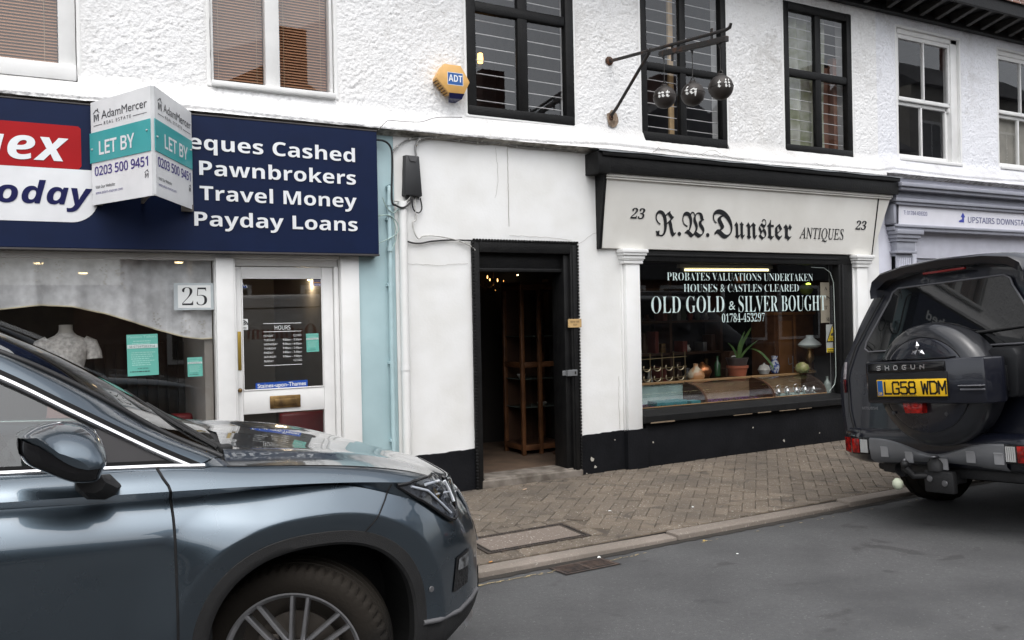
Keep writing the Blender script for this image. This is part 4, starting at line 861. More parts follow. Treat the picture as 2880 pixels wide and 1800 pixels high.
cable([(2.44, 2.323), (2.58, 2.313), (2.617, 2.151), (2.566, 2.022)], .0045, GNC, "pale green cable running down beside the blue pipe near the sign's lower corner", -.064)

# ---- projecting iron bracket with three hanging globes
IRON = M("rusty_black_iron", (.018, .016, .015), .6, col2=(.07, .03, .015), scale=16, bump=.4, lo=.3, hi=.45)
BX = 4.86
br = empty("sign_bracket", (BX, 0, 3.9), "rusty black wrought iron bracket projecting from the wall beside the black window", "bracket")
mb = MB(); mb.tube([(BX, .02, 3.915), (BX, -.644, 3.838), (BX, -1.62, 3.728), (BX, -1.66, 3.735), (BX, -1.675, 3.765)], [.017, .016, .014, .014, .012], 8); mb.build("top_bar", IRON, br, smooth=60)
mb = MB(); mb.tube([(BX, .0, 3.368), (BX, -.12, 3.44), (BX, -.60, 3.80), (BX, -.66, 3.855)], [.016, .015, .015, .017], 8); mb.build("stay", IRON, br, smooth=60)
mb = MB(); mb.add([(BX-.018, -.78, 3.742), (BX+.018, -.78, 3.742), (BX+.018, -1.63, 3.632), (BX-.018, -1.63, 3.632), (BX-.018, -.78, 3.79), (BX+.018, -.78, 3.79), (BX+.018, -1.63, 3.678), (BX-.018, -1.63, 3.678)], [[3, 2, 1, 0], [4, 5, 6, 7], [0, 1, 5, 4], [1, 2, 6, 5], [2, 3, 7, 6], [3, 0, 4, 7]]); mb.build("hanging_rail", IRON, br, bevel=.005)
mb = MB()
for y in (-.95, -1.45): mb.box(BX-.006, BX+.006, y-.01, y+.01, 3.66, 3.79)
mb.tube([(BX-.022, -.62, 3.84), (BX+.022, -.62, 3.84)], .014, 8); split_by(mb.build("strap", IRON, br), lambda c: round(c.y*4))
mb = MB(); mb.lathe([(.045, 0), (.04, -.012), (.02, -.02)], (BX, -.012, 3.915), (0, 1, 0), 10); mb.lathe([(.03, 0), (.025, -.02), (.015, -.03)], (BX, -.01, 3.365), (0, 1, 0), 10); mb.build("wall_plate", M("rust", (.14, .06, .03), .9, col2=(.05, .03, .02), scale=20), br)
mb = MB(); n = 14; mb.add([(BX+.02+.075*math.cos(6.283*k/n)*R.uniform(.7, 1.1), -.022, 3.36+.095*math.sin(6.283*k/n)*R.uniform(.7, 1.1)) for k in range(n)], [list(range(n))]); mb.build("broken_render_patch", M("broken_render", (.34, .26, .19), .95, col2=(.14, .10, .07), scale=22, bump=.6), B23)
GLOBE = M("dark_bronze_globe", (.040, .033, .029), .5, metal=.3, col2=(.020, .017, .016), scale=5)
def globe(yc, zc, ztop, txt, label, rot):
    g = empty("hanging_globe", (BX, yc, zc), label, "hanging sign", "three hanging globes")
    mb = MB(); mb.ball((BX, yc, zc), .1, 28); mb.build("globe", GLOBE, g, smooth=80)
    mb = MB(); mb.lathe([(.099, -.004), (.1025, -.003), (.1025, .003), (.099, .004)], (BX, yc, zc), (0, .1, 1), 32); mb.lathe([(.03, .098), (.028, .108), (.008, .114)], (BX, yc, zc), (0, 0, 1), 12); mb.build("seam_band", GLOBE, g, smooth=60)
    mb = MB(); z = zc+.11; R2 = .016
    mb.tube([(BX, yc+.022*math.cos(t), zc+.118+.022*math.sin(t)) for t in np.linspace(0, 6.28, 13)], .0045, 6, False)
    mb.tube([(BX, yc, zc+.14), (BX+.004, yc+.002, (zc+ztop)/2), (BX, yc, ztop)], .0035, 6); mb.tube([(BX, yc+.014*math.cos(t), ztop-.03+.03*math.sin(t)) for t in np.linspace(0, 6.28, 11)], .0035, 5, False)
    mb.build("hanger_wire", IRON, g)
    d = Vector((math.sin(rot), -math.cos(rot), 0)); sx = Vector((math.cos(rot), math.sin(rot), 0)); c = Vector((BX, yc, zc))
    def F(a, b): 
        la, lb = a/.1, b/.1; v = d*math.cos(la)*math.cos(lb)+sx*math.sin(la)*math.cos(lb)+Vector((0, 0, 1))*math.sin(lb); return tuple(c+v*.1022)
    mb = MB(); text(mb, txt, 'fraktur', -.055, .055, -.02, .07, F, offset=.008); mb.build("lettering", M("white_signwriting", (.70, .70, .68), .6), g)
globe(-.833, 3.372, 3.765, "nt", "dark metal globe lettered nt, nearest the wall under the iron bracket", -.75)
globe(-1.205, 3.310, 3.715, "iq", "dark metal globe lettered iq, middle one under the iron bracket", -.90)
globe(-1.545, 3.283, 3.66, "t ii", "dark metal globe with letters at both edges, outermost under the iron bracket", -.45)

# ---- pavement furniture and litter
cv = empty("inspection_cover", (2.96, -1.58, -.09), "rectangular paved inspection cover with ridged iron frame in the pavement", "cover")
zc = lambda x, y: zpave(x, y)
def slab(x0, x1, y0, y1, d, t=.03): 
    v = [(x, y, zc(x, y)+d) for x, y in ((x0, y0), (x1, y0), (x1, y1), (x0, y1))]; return v+[(a, b, c-t) for a, b, c in v], [[0, 1, 2, 3], [7, 6, 5, 4], [0, 4, 5, 1], [1, 5, 6, 2], [2, 6, 7, 3], [3, 7, 4, 0]]
mb = MB(); x0, x1, y0, y1 = COVER
for q in ((x0, x1, y0, y0+.012), (x0, x1, y1-.012, y1), (x0, x0+.012, y0+.012, y1-.012), (x1-.012, x1, y0+.012, y1-.012), (x0+.035, x1-.035, y0+.035, y0+.045), (x0+.035, x1-.035, y1-.045, y1-.035), (x0+.035, x0+.045, y0+.045, y1-.045), (x1-.045, x1-.035, y0+.045, y1-.045)): mb.add(*slab(*q, .001))
k = x0+.02
while k < x1-.02: mb.add(*slab(k, k+.008, y0+.012, y0+.035, 0)); mb.add(*slab(k, k+.008, y1-.035, y1-.012, 0)); k += .022
mb.build("frame", M("rusted_cover_iron", (.06, .045, .035), .8, col2=(.025, .02, .018), scale=18, bump=.4), cv)
mb = MB(); mb.add(*slab(x0+.046, x1-.046, y0+.046, y1-.046, -.001)); mb.build("infill", attr_mat("cover_concrete", "none", (.16, .13, .108), (.25, .21, .175), .9, .5, 120, (.45, .42, .38)), cv)
mb = MB(); mb.add(*slab(x0+.001, x1-.001, y0+.001, y1-.001, -.006)); mb.build("silt_bed", M("gutter_silt", (.03, .026, .022), .95), cv)
dg = empty("drain_grate", (3.0, -2.2, -.14), "rusty iron road drain grate sunk beside the kerb", "drain")
mb = MB(); x0, x1, y0, y1 = 2.80, 3.20, -2.335, -2.128
def gb(a0, a1, b0, b1, t=.03):
    q = ((a0, b0), (a1, b0), (a1, b1), (a0, b1)); mb.add([(x, y, zroad(x, y)+.006) for x, y in q]+[(x, y, zroad(x, y)-t) for x, y in q], [[0, 1, 2, 3], [7, 6, 5, 4], [0, 4, 5, 1], [1, 5, 6, 2], [2, 6, 7, 3], [3, 7, 4, 0]])
gb(x0, x1, y0, y0+.018); gb(x0, x1, y1-.018, y1); gb(x0, x0+.02, y0+.018, y1-.018); gb(x1-.02, x1, y0+.018, y1-.018); gb(2.99, 3.01, y0+.018, y1-.018)
for k in range(6): y = y0+.042+k*.026; gb(x0+.02, 2.99, y, y+.011); gb(3.01, x1-.02, y, y+.011)
mb.build("grating", M("rusty_grate_iron", (.075, .05, .038), .75, col2=(.03, .022, .02), scale=15, bump=.4), dg)
mb = MB(); mb.add([(x, y, zroad(x, y)+.0025) for x, y in ((x0-.012, y0-.012), (x1+.012, y0-.012), (x1+.012, y1+.008), (x0-.012, y1+.008))], [[0, 1, 2, 3]]); mb.build("sump", M("drain_black", (.006, .006, .006), .9), dg)
def litter(name, x, y, label, cat, mat, s, road=False, seed=0):
    r_ = random.Random(seed); z = (zroad(x, y) if road else zpave(x, y))+.004; mb = MB(); n = 7
    p = [(x+s*math.cos(6.28*k/n)*r_.uniform(.5, 1.1), y+s*math.sin(6.28*k/n)*r_.uniform(.5, 1.1), z+r_.uniform(0, s*.3)) for k in range(n)]+[(x, y, z+s*r_.uniform(.4, .8))]
    mb.add(p, [[k, (k+1) % n, n] for k in range(n)]+[list(range(n))[::-1]]); tag(mb.build(name, mat, None, loc=(x, y, z)), label, cat)
litter("paper_scrap", 3.19, -2.12, "crumpled white paper scrap against the kerb beside the drain grate", "litter", PAPER, .022, True, 1)
litter("paper_scrap", 2.60, -1.42, "white paper scrap on the far edge of the inspection cover", "litter", PAPER, .014, False, 2)
litter("paper_scrap", 3.86, -1.30, "flat white scrap in the middle of the block pavement", "litter", PAPER, .018, False, 3)
litter("paper_scrap", 4.48, -1.55, "pale scrap on the pavement near the kerb right of the doorway", "litter", PAPER, .013, False, 4)
litter("paper_scrap", 3.93, -2.62, "small white scrap lying out on the asphalt", "litter", PAPER, .010, True, 5)
litter("dry_leaf", 4.02, -2.2, "small yellow leaf on the asphalt near the kerb", "leaf", M("yellow_leaf", (.42, .29, .08), .8), .014, True, 6)
mb = MB(); mb.tube([(2.46, -1.96, zpave(2.46, -1.96)+.005), (2.485, -1.955, zpave(2.48, -1.955)+.005)], .0042, 8); tag(mb.build("cigarette_butt", M("orange_filter", (.55, .27, .09), .8), None, loc=(2.47, -1.96, -.09)), "orange cigarette butt at the corner of the paving by the kerb", "litter")
mb = MB(); mb.tube([(3.66, -.28, zpave(3.66, -.28)+.006), (3.70, -.27, zpave(3.7, -.27)+.006)], .005, 8); tag(mb.build("cigarette_butt", M("orange_white_filter", (.5, .36, .25), .8), None, loc=(3.68, -.28, -.05)), "pale cigarette butt in front of the antique shop step", "litter")
# ================================================================== INSIDE THE TAILOR'S WINDOW
IN25 = M("grey_brown_interior", (.27, .25, .225), .9, var=.1, scale=1.5); BR25 = M("dark_brown_panelling", (.030, .024, .018), .7, col2=(.018, .014, .011), scale=9)
rm = empty("shop_interior", (0, 1, 0), "dim tailor's shop interior with dark panelling behind the window and beige wall behind the door", "interior")
mb = MB(); mb.box(-3.2, 1.10, 1.25, 1.3, -.1, 2.05); mb.box(-3.3, -3.2, .16, 1.3, -.1, 2.05); mb.build("dark_backing", BR25, rm)
mb = MB(); mb.box(1.105, 1.165, .14, 1.6, -.1, 2.05); mb.box(1.165, 2.4, 3.0, 3.05, -.1, 2.4); mb.box(2.32, 2.4, .22, 3.0, -.1, 2.4); mb.box(1.105, 1.165, 1.6, 3.0, -.1, 2.4); mb.build("side_wall", IN25, rm)
mb = MB(); mb.box(-3.2, 2.32, .2, 3.0, -.14, -.08); mb.build("shop_floor", M("brown_carpet", (.06, .04, .03), .95), rm)
mb = MB(); mb.box(-3.2, 2.32, .2, 3.0, 2.06, 2.1); mb.build("shop_ceiling", M("cream_ceiling", (.30, .29, .27), .9), rm)
mb = MB()
for x in np.linspace(-1.0, 1.05, 26): mb.box(x, x+.05, 1.2+.02*math.sin(x*40), 1.245, .0, 1.3)
mb.build("panel_slats", M("dark_stripe_drape", (.035, .03, .024), .9), rm)
# voile valance with a cream hem
zc_ = lambda x: float(np.interp(x, [-3, -1.0, -.24, .015, .2, .413, .6, .778, .95, 1.08, 1.17], [1.35, 1.45, 1.585, 1.611, 1.598, 1.546, 1.48, 1.416, 1.36, 1.34, 1.343]))
vl = empty("window_valance", (0, .09, 1.95), "swagged grey voile valance with cream hem across the top of the tailor's window", "curtain")
fold = lambda x, t: .10+.034*(.25+.75*t)*math.sin(x*19+1.6*math.sin(x*4.3))+.012*math.sin(x*43+math.sin(x*9))
mb = MB(); xs = np.linspace(-3.0, 1.16, 200); mb.grid([[(x, fold(x, t), 1.955+(zc_(x)-1.955)*t) for x in xs] for t in np.linspace(0, 1, 14)]); mb.build("voile", voile("grey_voile", (.78, .79, .80), .74), vl, smooth=80)
mb = MB(); mb.tube([(x, fold(x, 1)-.002, zc_(x)) for x in xs], .0055, 6); mb.build("hem", M("cream_hem", (.55, .49, .34), .8), vl, smooth=60)
mb = MB(); R = random.Random(8)
for cx in (-.2, .0, .13, .40, .52, .76, .96, 1.09):
    for k in range(16):
        q = .2+.8*R.random() if cx < .6 else .75+.2*R.random(); x = cx+R.uniform(-.03, .03); z = 1.955+(zc_(x)-1.955)*q*(.5 if cx < .6 else 1); r = R.uniform(.004, .010); y = fold(x, q)-.006
        n = 6; mb.add([(x+r*math.cos(6.28*i/n), y, z+r*.7*math.sin(6.28*i/n)) for i in range(n)], [list(range(n))])
mb.build("embroidery", M("pale_embroidery", (.52, .51, .48), .9), vl)
mb = MB(); mb.tube([(-3.1, .09, 1.962), (1.164, .09, 1.962)], .008, 8); mb.build("rail", WC, vl)
# shop dummy
mq = empty("mannequin", (.16, .38, .6), "headless white mannequin torso in a white lace top behind the tailor's window", "mannequin")
def torso(prof, cx, cy, n=28):
    mb = MB(); rows = []
    for (z, a, b, dx) in prof: rows.append([(cx+dx+a*math.cos(t), cy+b*math.sin(t), z) for t in np.linspace(0, 2*math.pi, n)])
    mb.grid(rows); return mb
t_ = torso([(1.0, .118, .085, 0), (1.06, .108, .08, 0), (1.12, .108, .08, 0), (1.20, .130, .095, 0), (1.27, .150, .105, 0), (1.33, .165, .09, 0), (1.365, .13, .075, 0), (1.39, .075, .06, 0), (1.41, .055, .05, 0)], .165, .40)
t_.build("lace_top", M("white_lace", (.55, .53, .50), .9, col2=(.33, .32, .30), scale=34, detail=6, bump=.7, bscale=70), mq, smooth=80)
t_ = torso([(1.395, .06, .055, 0), (1.43, .047, .045, 0), (1.468, .046, .044, 0), (1.47, .001, .001, 0)], .165, .40); t_.build("neck", M("dummy_fabric", (.42, .40, .36), .9), mq, smooth=50)
for s in (-1, 1):
    mb = MB(); mb.tube([(.165+s*.115, .40, 1.345), (.165+s*.165, .395, 1.315), (.165+s*.185, .385, 1.26), (.165+s*.188, .38, 1.21)], [.045, .055, .052, .056], 12, False); mb.build("cap_sleeve", MATS["white_lace"], mq, smooth=80)
t_ = torso([(.70, .15, .11, 0), (.85, .135, .10, 0), (1.0, .118, .086, 0), (1.065, .110, .083, 0)], .165, .40); t_.build("pink_skirt", M("salmon_cloth", (.50, .22, .20), .85), mq, smooth=80)
mb = MB(); mb.tube([(.165, .4, -.06), (.165, .4, .75)], .018, 10); mb.lathe([(.14, -.075), (.14, -.06), (.03, -.045)], (.165, .4, 0)); mb.build("stand", DARK, mq, smooth=40)
REDC = M("dark_red_leather", (.17, .012, .015), .45, var=.1)
def chair(x0, x1, y, ztop, label):
    c = empty("waiting_chair", ((x0+x1)/2, y, -.08), label, "chair")
    mb = MB(); mb.box(x0, x1, y, y+.09, .34, ztop, .03); mb.build("backrest", REDC, c, smooth=50)
    mb = MB(); mb.box(x0, x1, y-.02, y+.48, .30, .40, .03); mb.build("seat", REDC, c, smooth=50)
    for a in (x0+.04, x1-.04):
        for b in (y+.04, y+.42): mb = MB(); mb.tube([(a, b, -.08), (a, b, .31)], .014, 8); mb.build("leg", DARK, c)
chair(.80, 1.075, .55, .735, "red leather chair whose backrest shows low in the tailor's window")
chair(1.76, 2.22, .50, .685, "dark red chair back seen through the lower pane of the white door")
def bulb(x, y, z, label, r=.02, s=6., col=(1, .72, .35), glow=0):
    o = empty("ceiling_light", (x, y, z), label, "lamp"); mb = MB(); mb.lathe([(.001, -.012), (r*.8, -.01), (r, 0), (r, .004)], (x, y, z)); mb.build("lamp_glass", emit("warm_glow", col, s), o, smooth=60)
    if glow:
        l_ = bpy.data.lights.new('lamp_light', 'POINT'); l_.energy = glow; l_.color = (1, .80, .55); l_.shadow_soft_size = .04; lo_ = bpy.data.objects.new('lamp_light', l_); COL.objects.link(lo_); lo_.parent = o; lo_.location = (0, 0, -.05)
    mb = MB(); mb.lathe([(r*1.05, .0), (r*1.35, .004), (r*1.35, .02)], (x, y, z)); mb.tube([(x, y, z+.02), (x, y, 2.06)], .004, 6); mb.build("lamp_collar", DARK, o)
for x, y, z, l in ((-.004, .8, 1.955, "leftmost ceiling spotlight glowing through the voile valance"), (1.02, .8, 1.975, "ceiling spotlight glowing near the right end of the voile valance"), (.303, .8, 1.88, "dim middle ceiling spotlight behind the voile valance")): bulb(x, y, z, l, .035, 5)
bulb(2.22, 1.45, 1.885, "left of two tiny warm bulbs at the top of the door glass", .012, 9, glow=.9); bulb(2.29, 1.45, 1.865, "right of two tiny warm bulbs at the top of the door glass", .012, 9, glow=.9)

# ================================================================== INSIDE THE ANTIQUE SHOP
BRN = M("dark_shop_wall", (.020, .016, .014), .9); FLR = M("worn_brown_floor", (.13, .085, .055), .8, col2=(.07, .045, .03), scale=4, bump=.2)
ri = empty("shop_interior", (6, 1.5, 0), "dark antique shop interior seen through the open doorway and big window", "interior")
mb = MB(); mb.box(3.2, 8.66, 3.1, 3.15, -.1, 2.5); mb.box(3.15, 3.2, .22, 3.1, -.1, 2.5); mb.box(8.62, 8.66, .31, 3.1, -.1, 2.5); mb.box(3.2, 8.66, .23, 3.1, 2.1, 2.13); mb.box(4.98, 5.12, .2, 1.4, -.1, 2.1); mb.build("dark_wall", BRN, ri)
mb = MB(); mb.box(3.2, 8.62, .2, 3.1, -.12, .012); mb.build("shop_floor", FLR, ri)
WOODC = M("honey_brown_wood", (.15, .062, .024), .5, col2=(.075, .03, .012), scale=7, detail=6); DWOOD = M("dark_walnut", (.055, .026, .014), .5, scale=8)
# display cabinet in the doorway
cb_ = empty("display_cabinet", (4.63, 1.25, 0), "tall glazed brown wooden display cabinet standing just inside the open doorway", "cabinet")
cx0, cx1, cy0, cy1 = 4.39, 4.86, 1.0, 1.42
mb = MB()
for x in (cx0, 4.60, cx1):
    mb.box(x, x+.042, cy0, cy0+.04, -.0, 1.80, .005)
for x in (cx0, cx1): mb.box(x, x+.042, cy1-.04, cy1, .0, 1.80, .005)
for z in (.06, .93, 1.745): mb.box(cx0+.042, 4.60, cy0+.003, cy0+.035, z, z+.055, .004); mb.box(4.642, cx1, cy0+.003, cy0+.035, z, z+.055, .004); mb.box(cx0+.003, cx0+.036, cy0+.04, cy1-.04, z, z+.055, .004)
mb.build("frame", WOODC, cb_, smooth=35)
mb = MB(); mb.box(cx0+.01, cx1+.03, cy0+.03, cy1, .10, .125); mb.box(cx0+.01, cx1+.03, cy1-.02, cy1-.005, .1, 1.78); mb.box(cx0, cx1+.042, cy0, cy1, 1.80, 1.83, .004); mb.build("carcass", DWOOD, cb_)
mb = MB()
for z in (.50, .80, 1.25): mb.box(cx0+.02, cx1+.02, cy0+.05, cy1-.03, z, z+.008)
mb.build("glass_shelf", M("green_glass_shelf", (.08, .1, .09), .2), cb_)
pane(cb_, cx0+.04, 4.60, .11, 1.75, cy0+.02, "door_pane"); pane(cb_, 4.64, cx1, .11, 1.75, cy0+.02, "door_pane")
SILV = M("tarnished_silver", (.30, .30, .30), .35, metal=.8); CHINA = M("white_china", (.55, .54, .5), .3)
def small(nm, label, cat, prof, c, mat, n=14): 
    mb = MB(); mb.lathe(prof, c, n=n); return tag(mb.build(nm, mat, None, smooth=50, loc=c), label, cat)
small("china_bowl", "small white bowl on the lower shelf of the doorway cabinet", "bowl", [(.001, 0), (.02, .0), (.045, .03), (.05, .045)], (4.47, 1.15, .81), CHINA)
small("china_bowl", "small white bowl low in the right half of the doorway cabinet", "bowl", [(.001, 0), (.02, .0), (.05, .02), (.055, .03)], (4.72, 1.15, .51), CHINA)
small("silver_vase", "slim grey metal vase on the upper shelf of the doorway cabinet", "vase", [(.001, 0), (.025, 0), (.012, .03), (.03, .10), (.015, .15), (.02, .19)], (4.72, 1.15, 1.26), SILV)
ps = empty("turned_post", (4.74, .88, 0), "dark turned wooden lamp post standing in front of the doorway cabinet", "lamp stand")
mb = MB(); prof = [(.06, 0), (.06, .02), (.02, .04)]
for k in range(9): z = .08+k*.09; prof += [(.013, z), (.024, z+.02), (.024, z+.035), (.013, z+.06)]
mb.lathe(prof, (4.76, .9, .012)); mb.build("post", DWOOD, ps, smooth=50)
ch = empty("chandelier", (4.55, 2.0, 2.1), "old glass chandelier glinting at the top of the dark doorway", "chandelier")
mb = MB(); mb.tube([(4.6, 2.0, 2.1), (4.6, 2.0, 1.85)], .01, 8); R = random.Random(3)
for k in range(7):
    a = k*.9; mb.tube(spl([(4.6, 2, 1.85), (4.6+.08*math.cos(a), 2+.08*math.sin(a), 1.80), (4.6+.17*math.cos(a), 2+.17*math.sin(a), 1.86)]), .006, 6)
mb.build("arms", DWOOD, ch)
mb = MB()
for k in range(26): x, y, z = 4.6+R.uniform(-.2, .2), 2+R.uniform(-.18, .18), R.uniform(1.68, 1.92); mb = MB(); mb.ball((x, y, z), R.uniform(.006, .013), 6, 1, 1, 1.8); mb.build("crystal_drop", M("cut_glass", (.5, .45, .36), .08, metal=.9), ch)
pass
mb = MB()
for x, z in ((4.49, 1.925), (4.62, 1.89), (4.52, 1.90)): mb.ball((x, 1.93, z), .010, 8, .6, .6, 2)
mb.build("candle_bulb", emit("candle_glow", (1, .50, .15), 3), ch)
bulb(4.87, 1.9, 1.955, "single tiny bright bulb at the top of the dark doorway right of the chandelier", .010, 10, glow=.05)
# window bed: boxed display shelf and curved glass showcases
mb = MB(); mb.box(5.17, 8.2, .12, .95, .30, .50); mb.build("display_bed", DWOOD, ri)
VEL = M("purple_velvet", (.09, .025, .10), .9, var=.2, scale=15); TRAY = M("teal_tray", (.03, .16, .17), .6); GLINT = M("bright_jewellery", (.62, .58, .45), .18, metal=.9); GREENB = M("pale_green_card", (.30, .42, .40), .7)
def showcase(x0, x1, lab, content):
    s = empty("glass_showcase", ((x0+x1)/2, .35, .50), lab, "showcase", "curved glass showcases in the antique window")
    arc = [(.10+.37*(1-math.cos(t)), .525+.20*math.sin(t)) for t in np.linspace(0, math.pi/2, 9)]
    for x in (x0, x1-.014):
        mb = MB(); mb.prism([(.47, .505)]+[(.095, .505)]+arc, 'x', x, x+.014); o_ = mb.build("end_panel", WOODC if x == x0 else DWOOD, s)
    mb = MB(); mb.grid([[(x, y, z) for x in (x0+.014, x1-.014)] for y, z in arc]); mb.build("curved_glass", GLASS, s, smooth=80, recalc=False)
    mb = MB(); mb.box(x0, x1, .445, .50, .712, .738, .004); mb.box(x0, x1, .092, .108, .503, .527, .003); mb.build("top_rail", M("light_oak_rail", (.30, .18, .08), .5), s)
    mb = MB(); mb.box(x0+.014, x1-.014, .11, .46, .502, .512); mb.build("tray_bed", VEL if content != 'silver' else GREENB, s)
    mb = MB(); mb.box(x0+.014, x1-.014, .462, .47, .51, .71); mb.build("back_panel", GREENB if content == 'teal' else M("tan_card", (.20, .13, .07), .8), s)
    R = random.Random(int(x0*10)); mb = MB(); mb2 = MB()
    for k in range(150):
        x, y = R.uniform(x0+.05, x1-.05), R.uniform(.13, .36); r = R.uniform(.004, .009) if content != 'silver' else R.uniform(.008, .02)
        if content == 'silver' and k > 22: break
        mb.ball((x, y, .515+r*.6), r, 6, 1, 1, .8 if content != 'silver' else 2)
    mb.build("jewellery", GLINT if content != 'silver' else SILV, s)
    if content == 'teal': mb2.box(x0+.35, x0+.75, .2, .36, .513, .56, .004); mb2.box(x0+.75, x1-.05, .13, .25, .513, .55, .004); mb2.build("teal_box", TRAY, s)
    if content == 'silver':
        for k in range(5): x = x0+.12+k*.14; mb2.lathe([(.036, 0), (.04, .004), (.036, .008)], (x, .3, .57+.02*(k % 2)), (0, 1, .3), 18); mb2.lathe([(.02, .0), (.025, .05), (.012, .08)], (x+.06, .22, .515), n=12)
        mb2.build("silverware", M("polished_silver", (.6, .6, .58), .2, metal=.95), s)
showcase(5.175, 6.10, "curved glass showcase with teal boxes at the left of the antique window", 'teal'); showcase(6.105, 7.07, "curved glass showcase of small jewellery on purple in the middle of the antique window", 'jewel'); showcase(7.08, 7.90, "curved glass showcase of silver pieces at the right of the antique window", 'silver')
tb = empty("fluorescent_tube", (6.78, .5, 1.95), "lit fluorescent tube above the lettering in the antique shop window", "lamp")
mb = MB(); mb.tube([(6.16, .5, 1.940), (7.42, .5, 1.950)], .0135, 10); mb.build("tube", emit("tube_glow", (1, .90, .48), 1.3), tb, smooth=60)
mb = MB(); mb.box(6.10, 7.48, .48, .54, 1.963, 2.0, .004); mb.box(6.13, 6.16, .485, .515, 1.925, 1.965); mb.box(7.42, 7.45, .485, .515, 1.93, 1.97); mb.build("batten", M("cream_batten", (.45, .43, .36), .5), tb)
# horn / hook rack of brass curls
rk = empty("brass_rack", (5.97, .55, .74), "tall brass and black rack with curled hooks at the left of the antique window", "rack"); mb = MB()
for x in (5.72, 5.88, 6.04, 6.20): mb.tube([(x, .55, .51), (x, .55, 1.05)], .006, 6)
for z in (.76, .87, .98): mb.tube([(5.60, .55, z), (6.22, .55, z+.012)], .005, 6)
mb.build("frame", M("dull_brass", (.16, .12, .06), .4, metal=.8), rk)
mb = MB()
for x in (5.66, 5.80, 5.96, 6.12):
    for z in (.78, .89): mb.tube([(x+.045*math.cos(t), .53, z+.04*math.sin(t)) for t in np.linspace(2.6, 6.4, 9)], .0055, 6)
mb.build("hook", M("bright_brass_curl", (.42, .36, .24), .3, metal=.85), rk)
small("stoneware_jug", "two tone brown stoneware jug beside the brass rack in the antique window", "jug", [(.001, 0), (.09, 0), (.10, .03), (.095, .06), (.06, .11), (.03, .13), (.026, .16), (.03, .17)], (6.35, .55, .735), M("stoneware_glaze", (.34, .17, .07), .4, col2=(.42, .36, .26), scale=3, lo=.45, hi=.5))
pt = empty("potted_plant", (7.03, .6, .73), "green leafed plant in a terracotta pot in the middle of the antique window", "plant")
mb = MB(); mb.lathe([(.001, 0), (.095, 0), (.115, .09), (.125, .09), (.125, .12), (.11, .12)], (7.03, .62, .735), n=22); mb.build("pot", M("terracotta", (.30, .085, .04), .8), pt, smooth=40)
mb = MB(); mb.lathe([(.10, .0), (.125, .085), (.13, .085), (.13, .10), (.11, .10)], (7.03, .62, .845), n=22); mb.build("cache_pot", M("dark_glazed_pot", (.06, .045, .04), .35), pt, smooth=40)
LEAF = M("strap_leaf", (.07, .13, .03), .5, col2=(.035, .08, .02), scale=10); mb = MB()
def leaf(pts, w):
    P = spl(pts, 6); rows = []
    for i, p in enumerate(P):
        t = i/(len(P)-1); q = w*math.sin(math.pi*min(1, .12+t*.88))**.7; rows.append([(p.x-q, p.y, p.z), (p.x, p.y+.006, p.z-.004), (p.x+q, p.y, p.z)])
    mb.grid(rows)
for pts, w in (([(7.05, .6, .93), (7.08, .6, 1.08), (7.15, .58, 1.2), (7.20, .56, 1.29)], .028), ([(7.06, .6, .93), (7.16, .58, 1.04), (7.32, .55, 1.0), (7.44, .5, .86), (7.46, .48, .79)], .026), ([(7.05, .6, .93), (7.14, .56, 1.05), (7.26, .52, 1.14)], .024), ([(7.04, .6, .93), (7.03, .58, 1.08), (7.09, .55, 1.25)], .022), ([(7.02, .6, .93), (6.95, .6, 1.06), (6.86, .58, 1.12)], .018)): leaf(pts, w)
mb.build("leaves", LEAF, pt, smooth=60)
lp = empty("oil_lamp", (8.06, .5, .73), "old oil lamp with a wide white glass shade at the right of the antique window", "lamp")
mb = MB(); mb.lathe([(.035, .165), (.045, .18), (.04, .155), (.055, .14), (.11, .10), (.138, .065), (.125, .045), (.09, .03), (.05, .02)], (8.08, .5, .995), n=30); mb.build("shade", M("milk_glass", (.62, .68, .66), .25), lp, smooth=60)
mb = MB(); mb.lathe([(.07, 0), (.07, .02), (.02, .05), (.018, .12), (.05, .16), (.05, .2), (.02, .26), (.03, .29)], (8.08, .5, .725), n=18); mb.build("lamp_base", BRASS, lp, smooth=50)
wcab = empty("wooden_cabinet", (8.2, 1.1, 0), "orange brown wooden cupboard at the right inside the antique window", "cabinet"); 
mb = MB(); mb.box(7.92, 8.60, .9, 1.3, .35, 1.42, .01); mb.build("carcass", WOODC, wcab); mb = MB(); mb.box(7.90, 8.62, .88, 1.3, 1.42, 1.46, .008); mb.box(8.24, 8.27, .88, .9, .4, 1.42, .004); mb.box(7.98, 8.2, .885, .9, .5, 1.35, .004); mb.build("door_panel", M("amber_wood", (.26, .11, .035), .5), wcab)
a = MB()
for i, t in enumerate(("A", "N", "T", "SEG CUE")): text(a, t, 'serif', 7.91+.03*(i % 2), 7.96+.06*(i % 2)+(.1 if i == 3 else 0), 1.70-.11*i if i < 3 else 1.345, .04, y=.117)
sheet("sign_card", "beige hand lettered card hanging at the right edge of the antique window", "notice", 7.85, 8.09, 1.325, 1.79, .12, M("old_cream_card", (.30, .27, .21), .8), [("lettering", DARK, a)])
a = MB(); a.add([(7.905, .077, 1.115), (8.065, .077, 1.115), (7.985, .077, 1.285)], [[0, 1, 2]]); b_ = MB(); b_.add([(7.885, .0775, 1.10), (8.085, .0775, 1.10), (7.985, .0775, 1.305)], [[0, 1, 2]]); c_ = MB(); text(c_, "CCTV", 'bold', 7.935, 8.04, 1.122, .03, y=.0755)
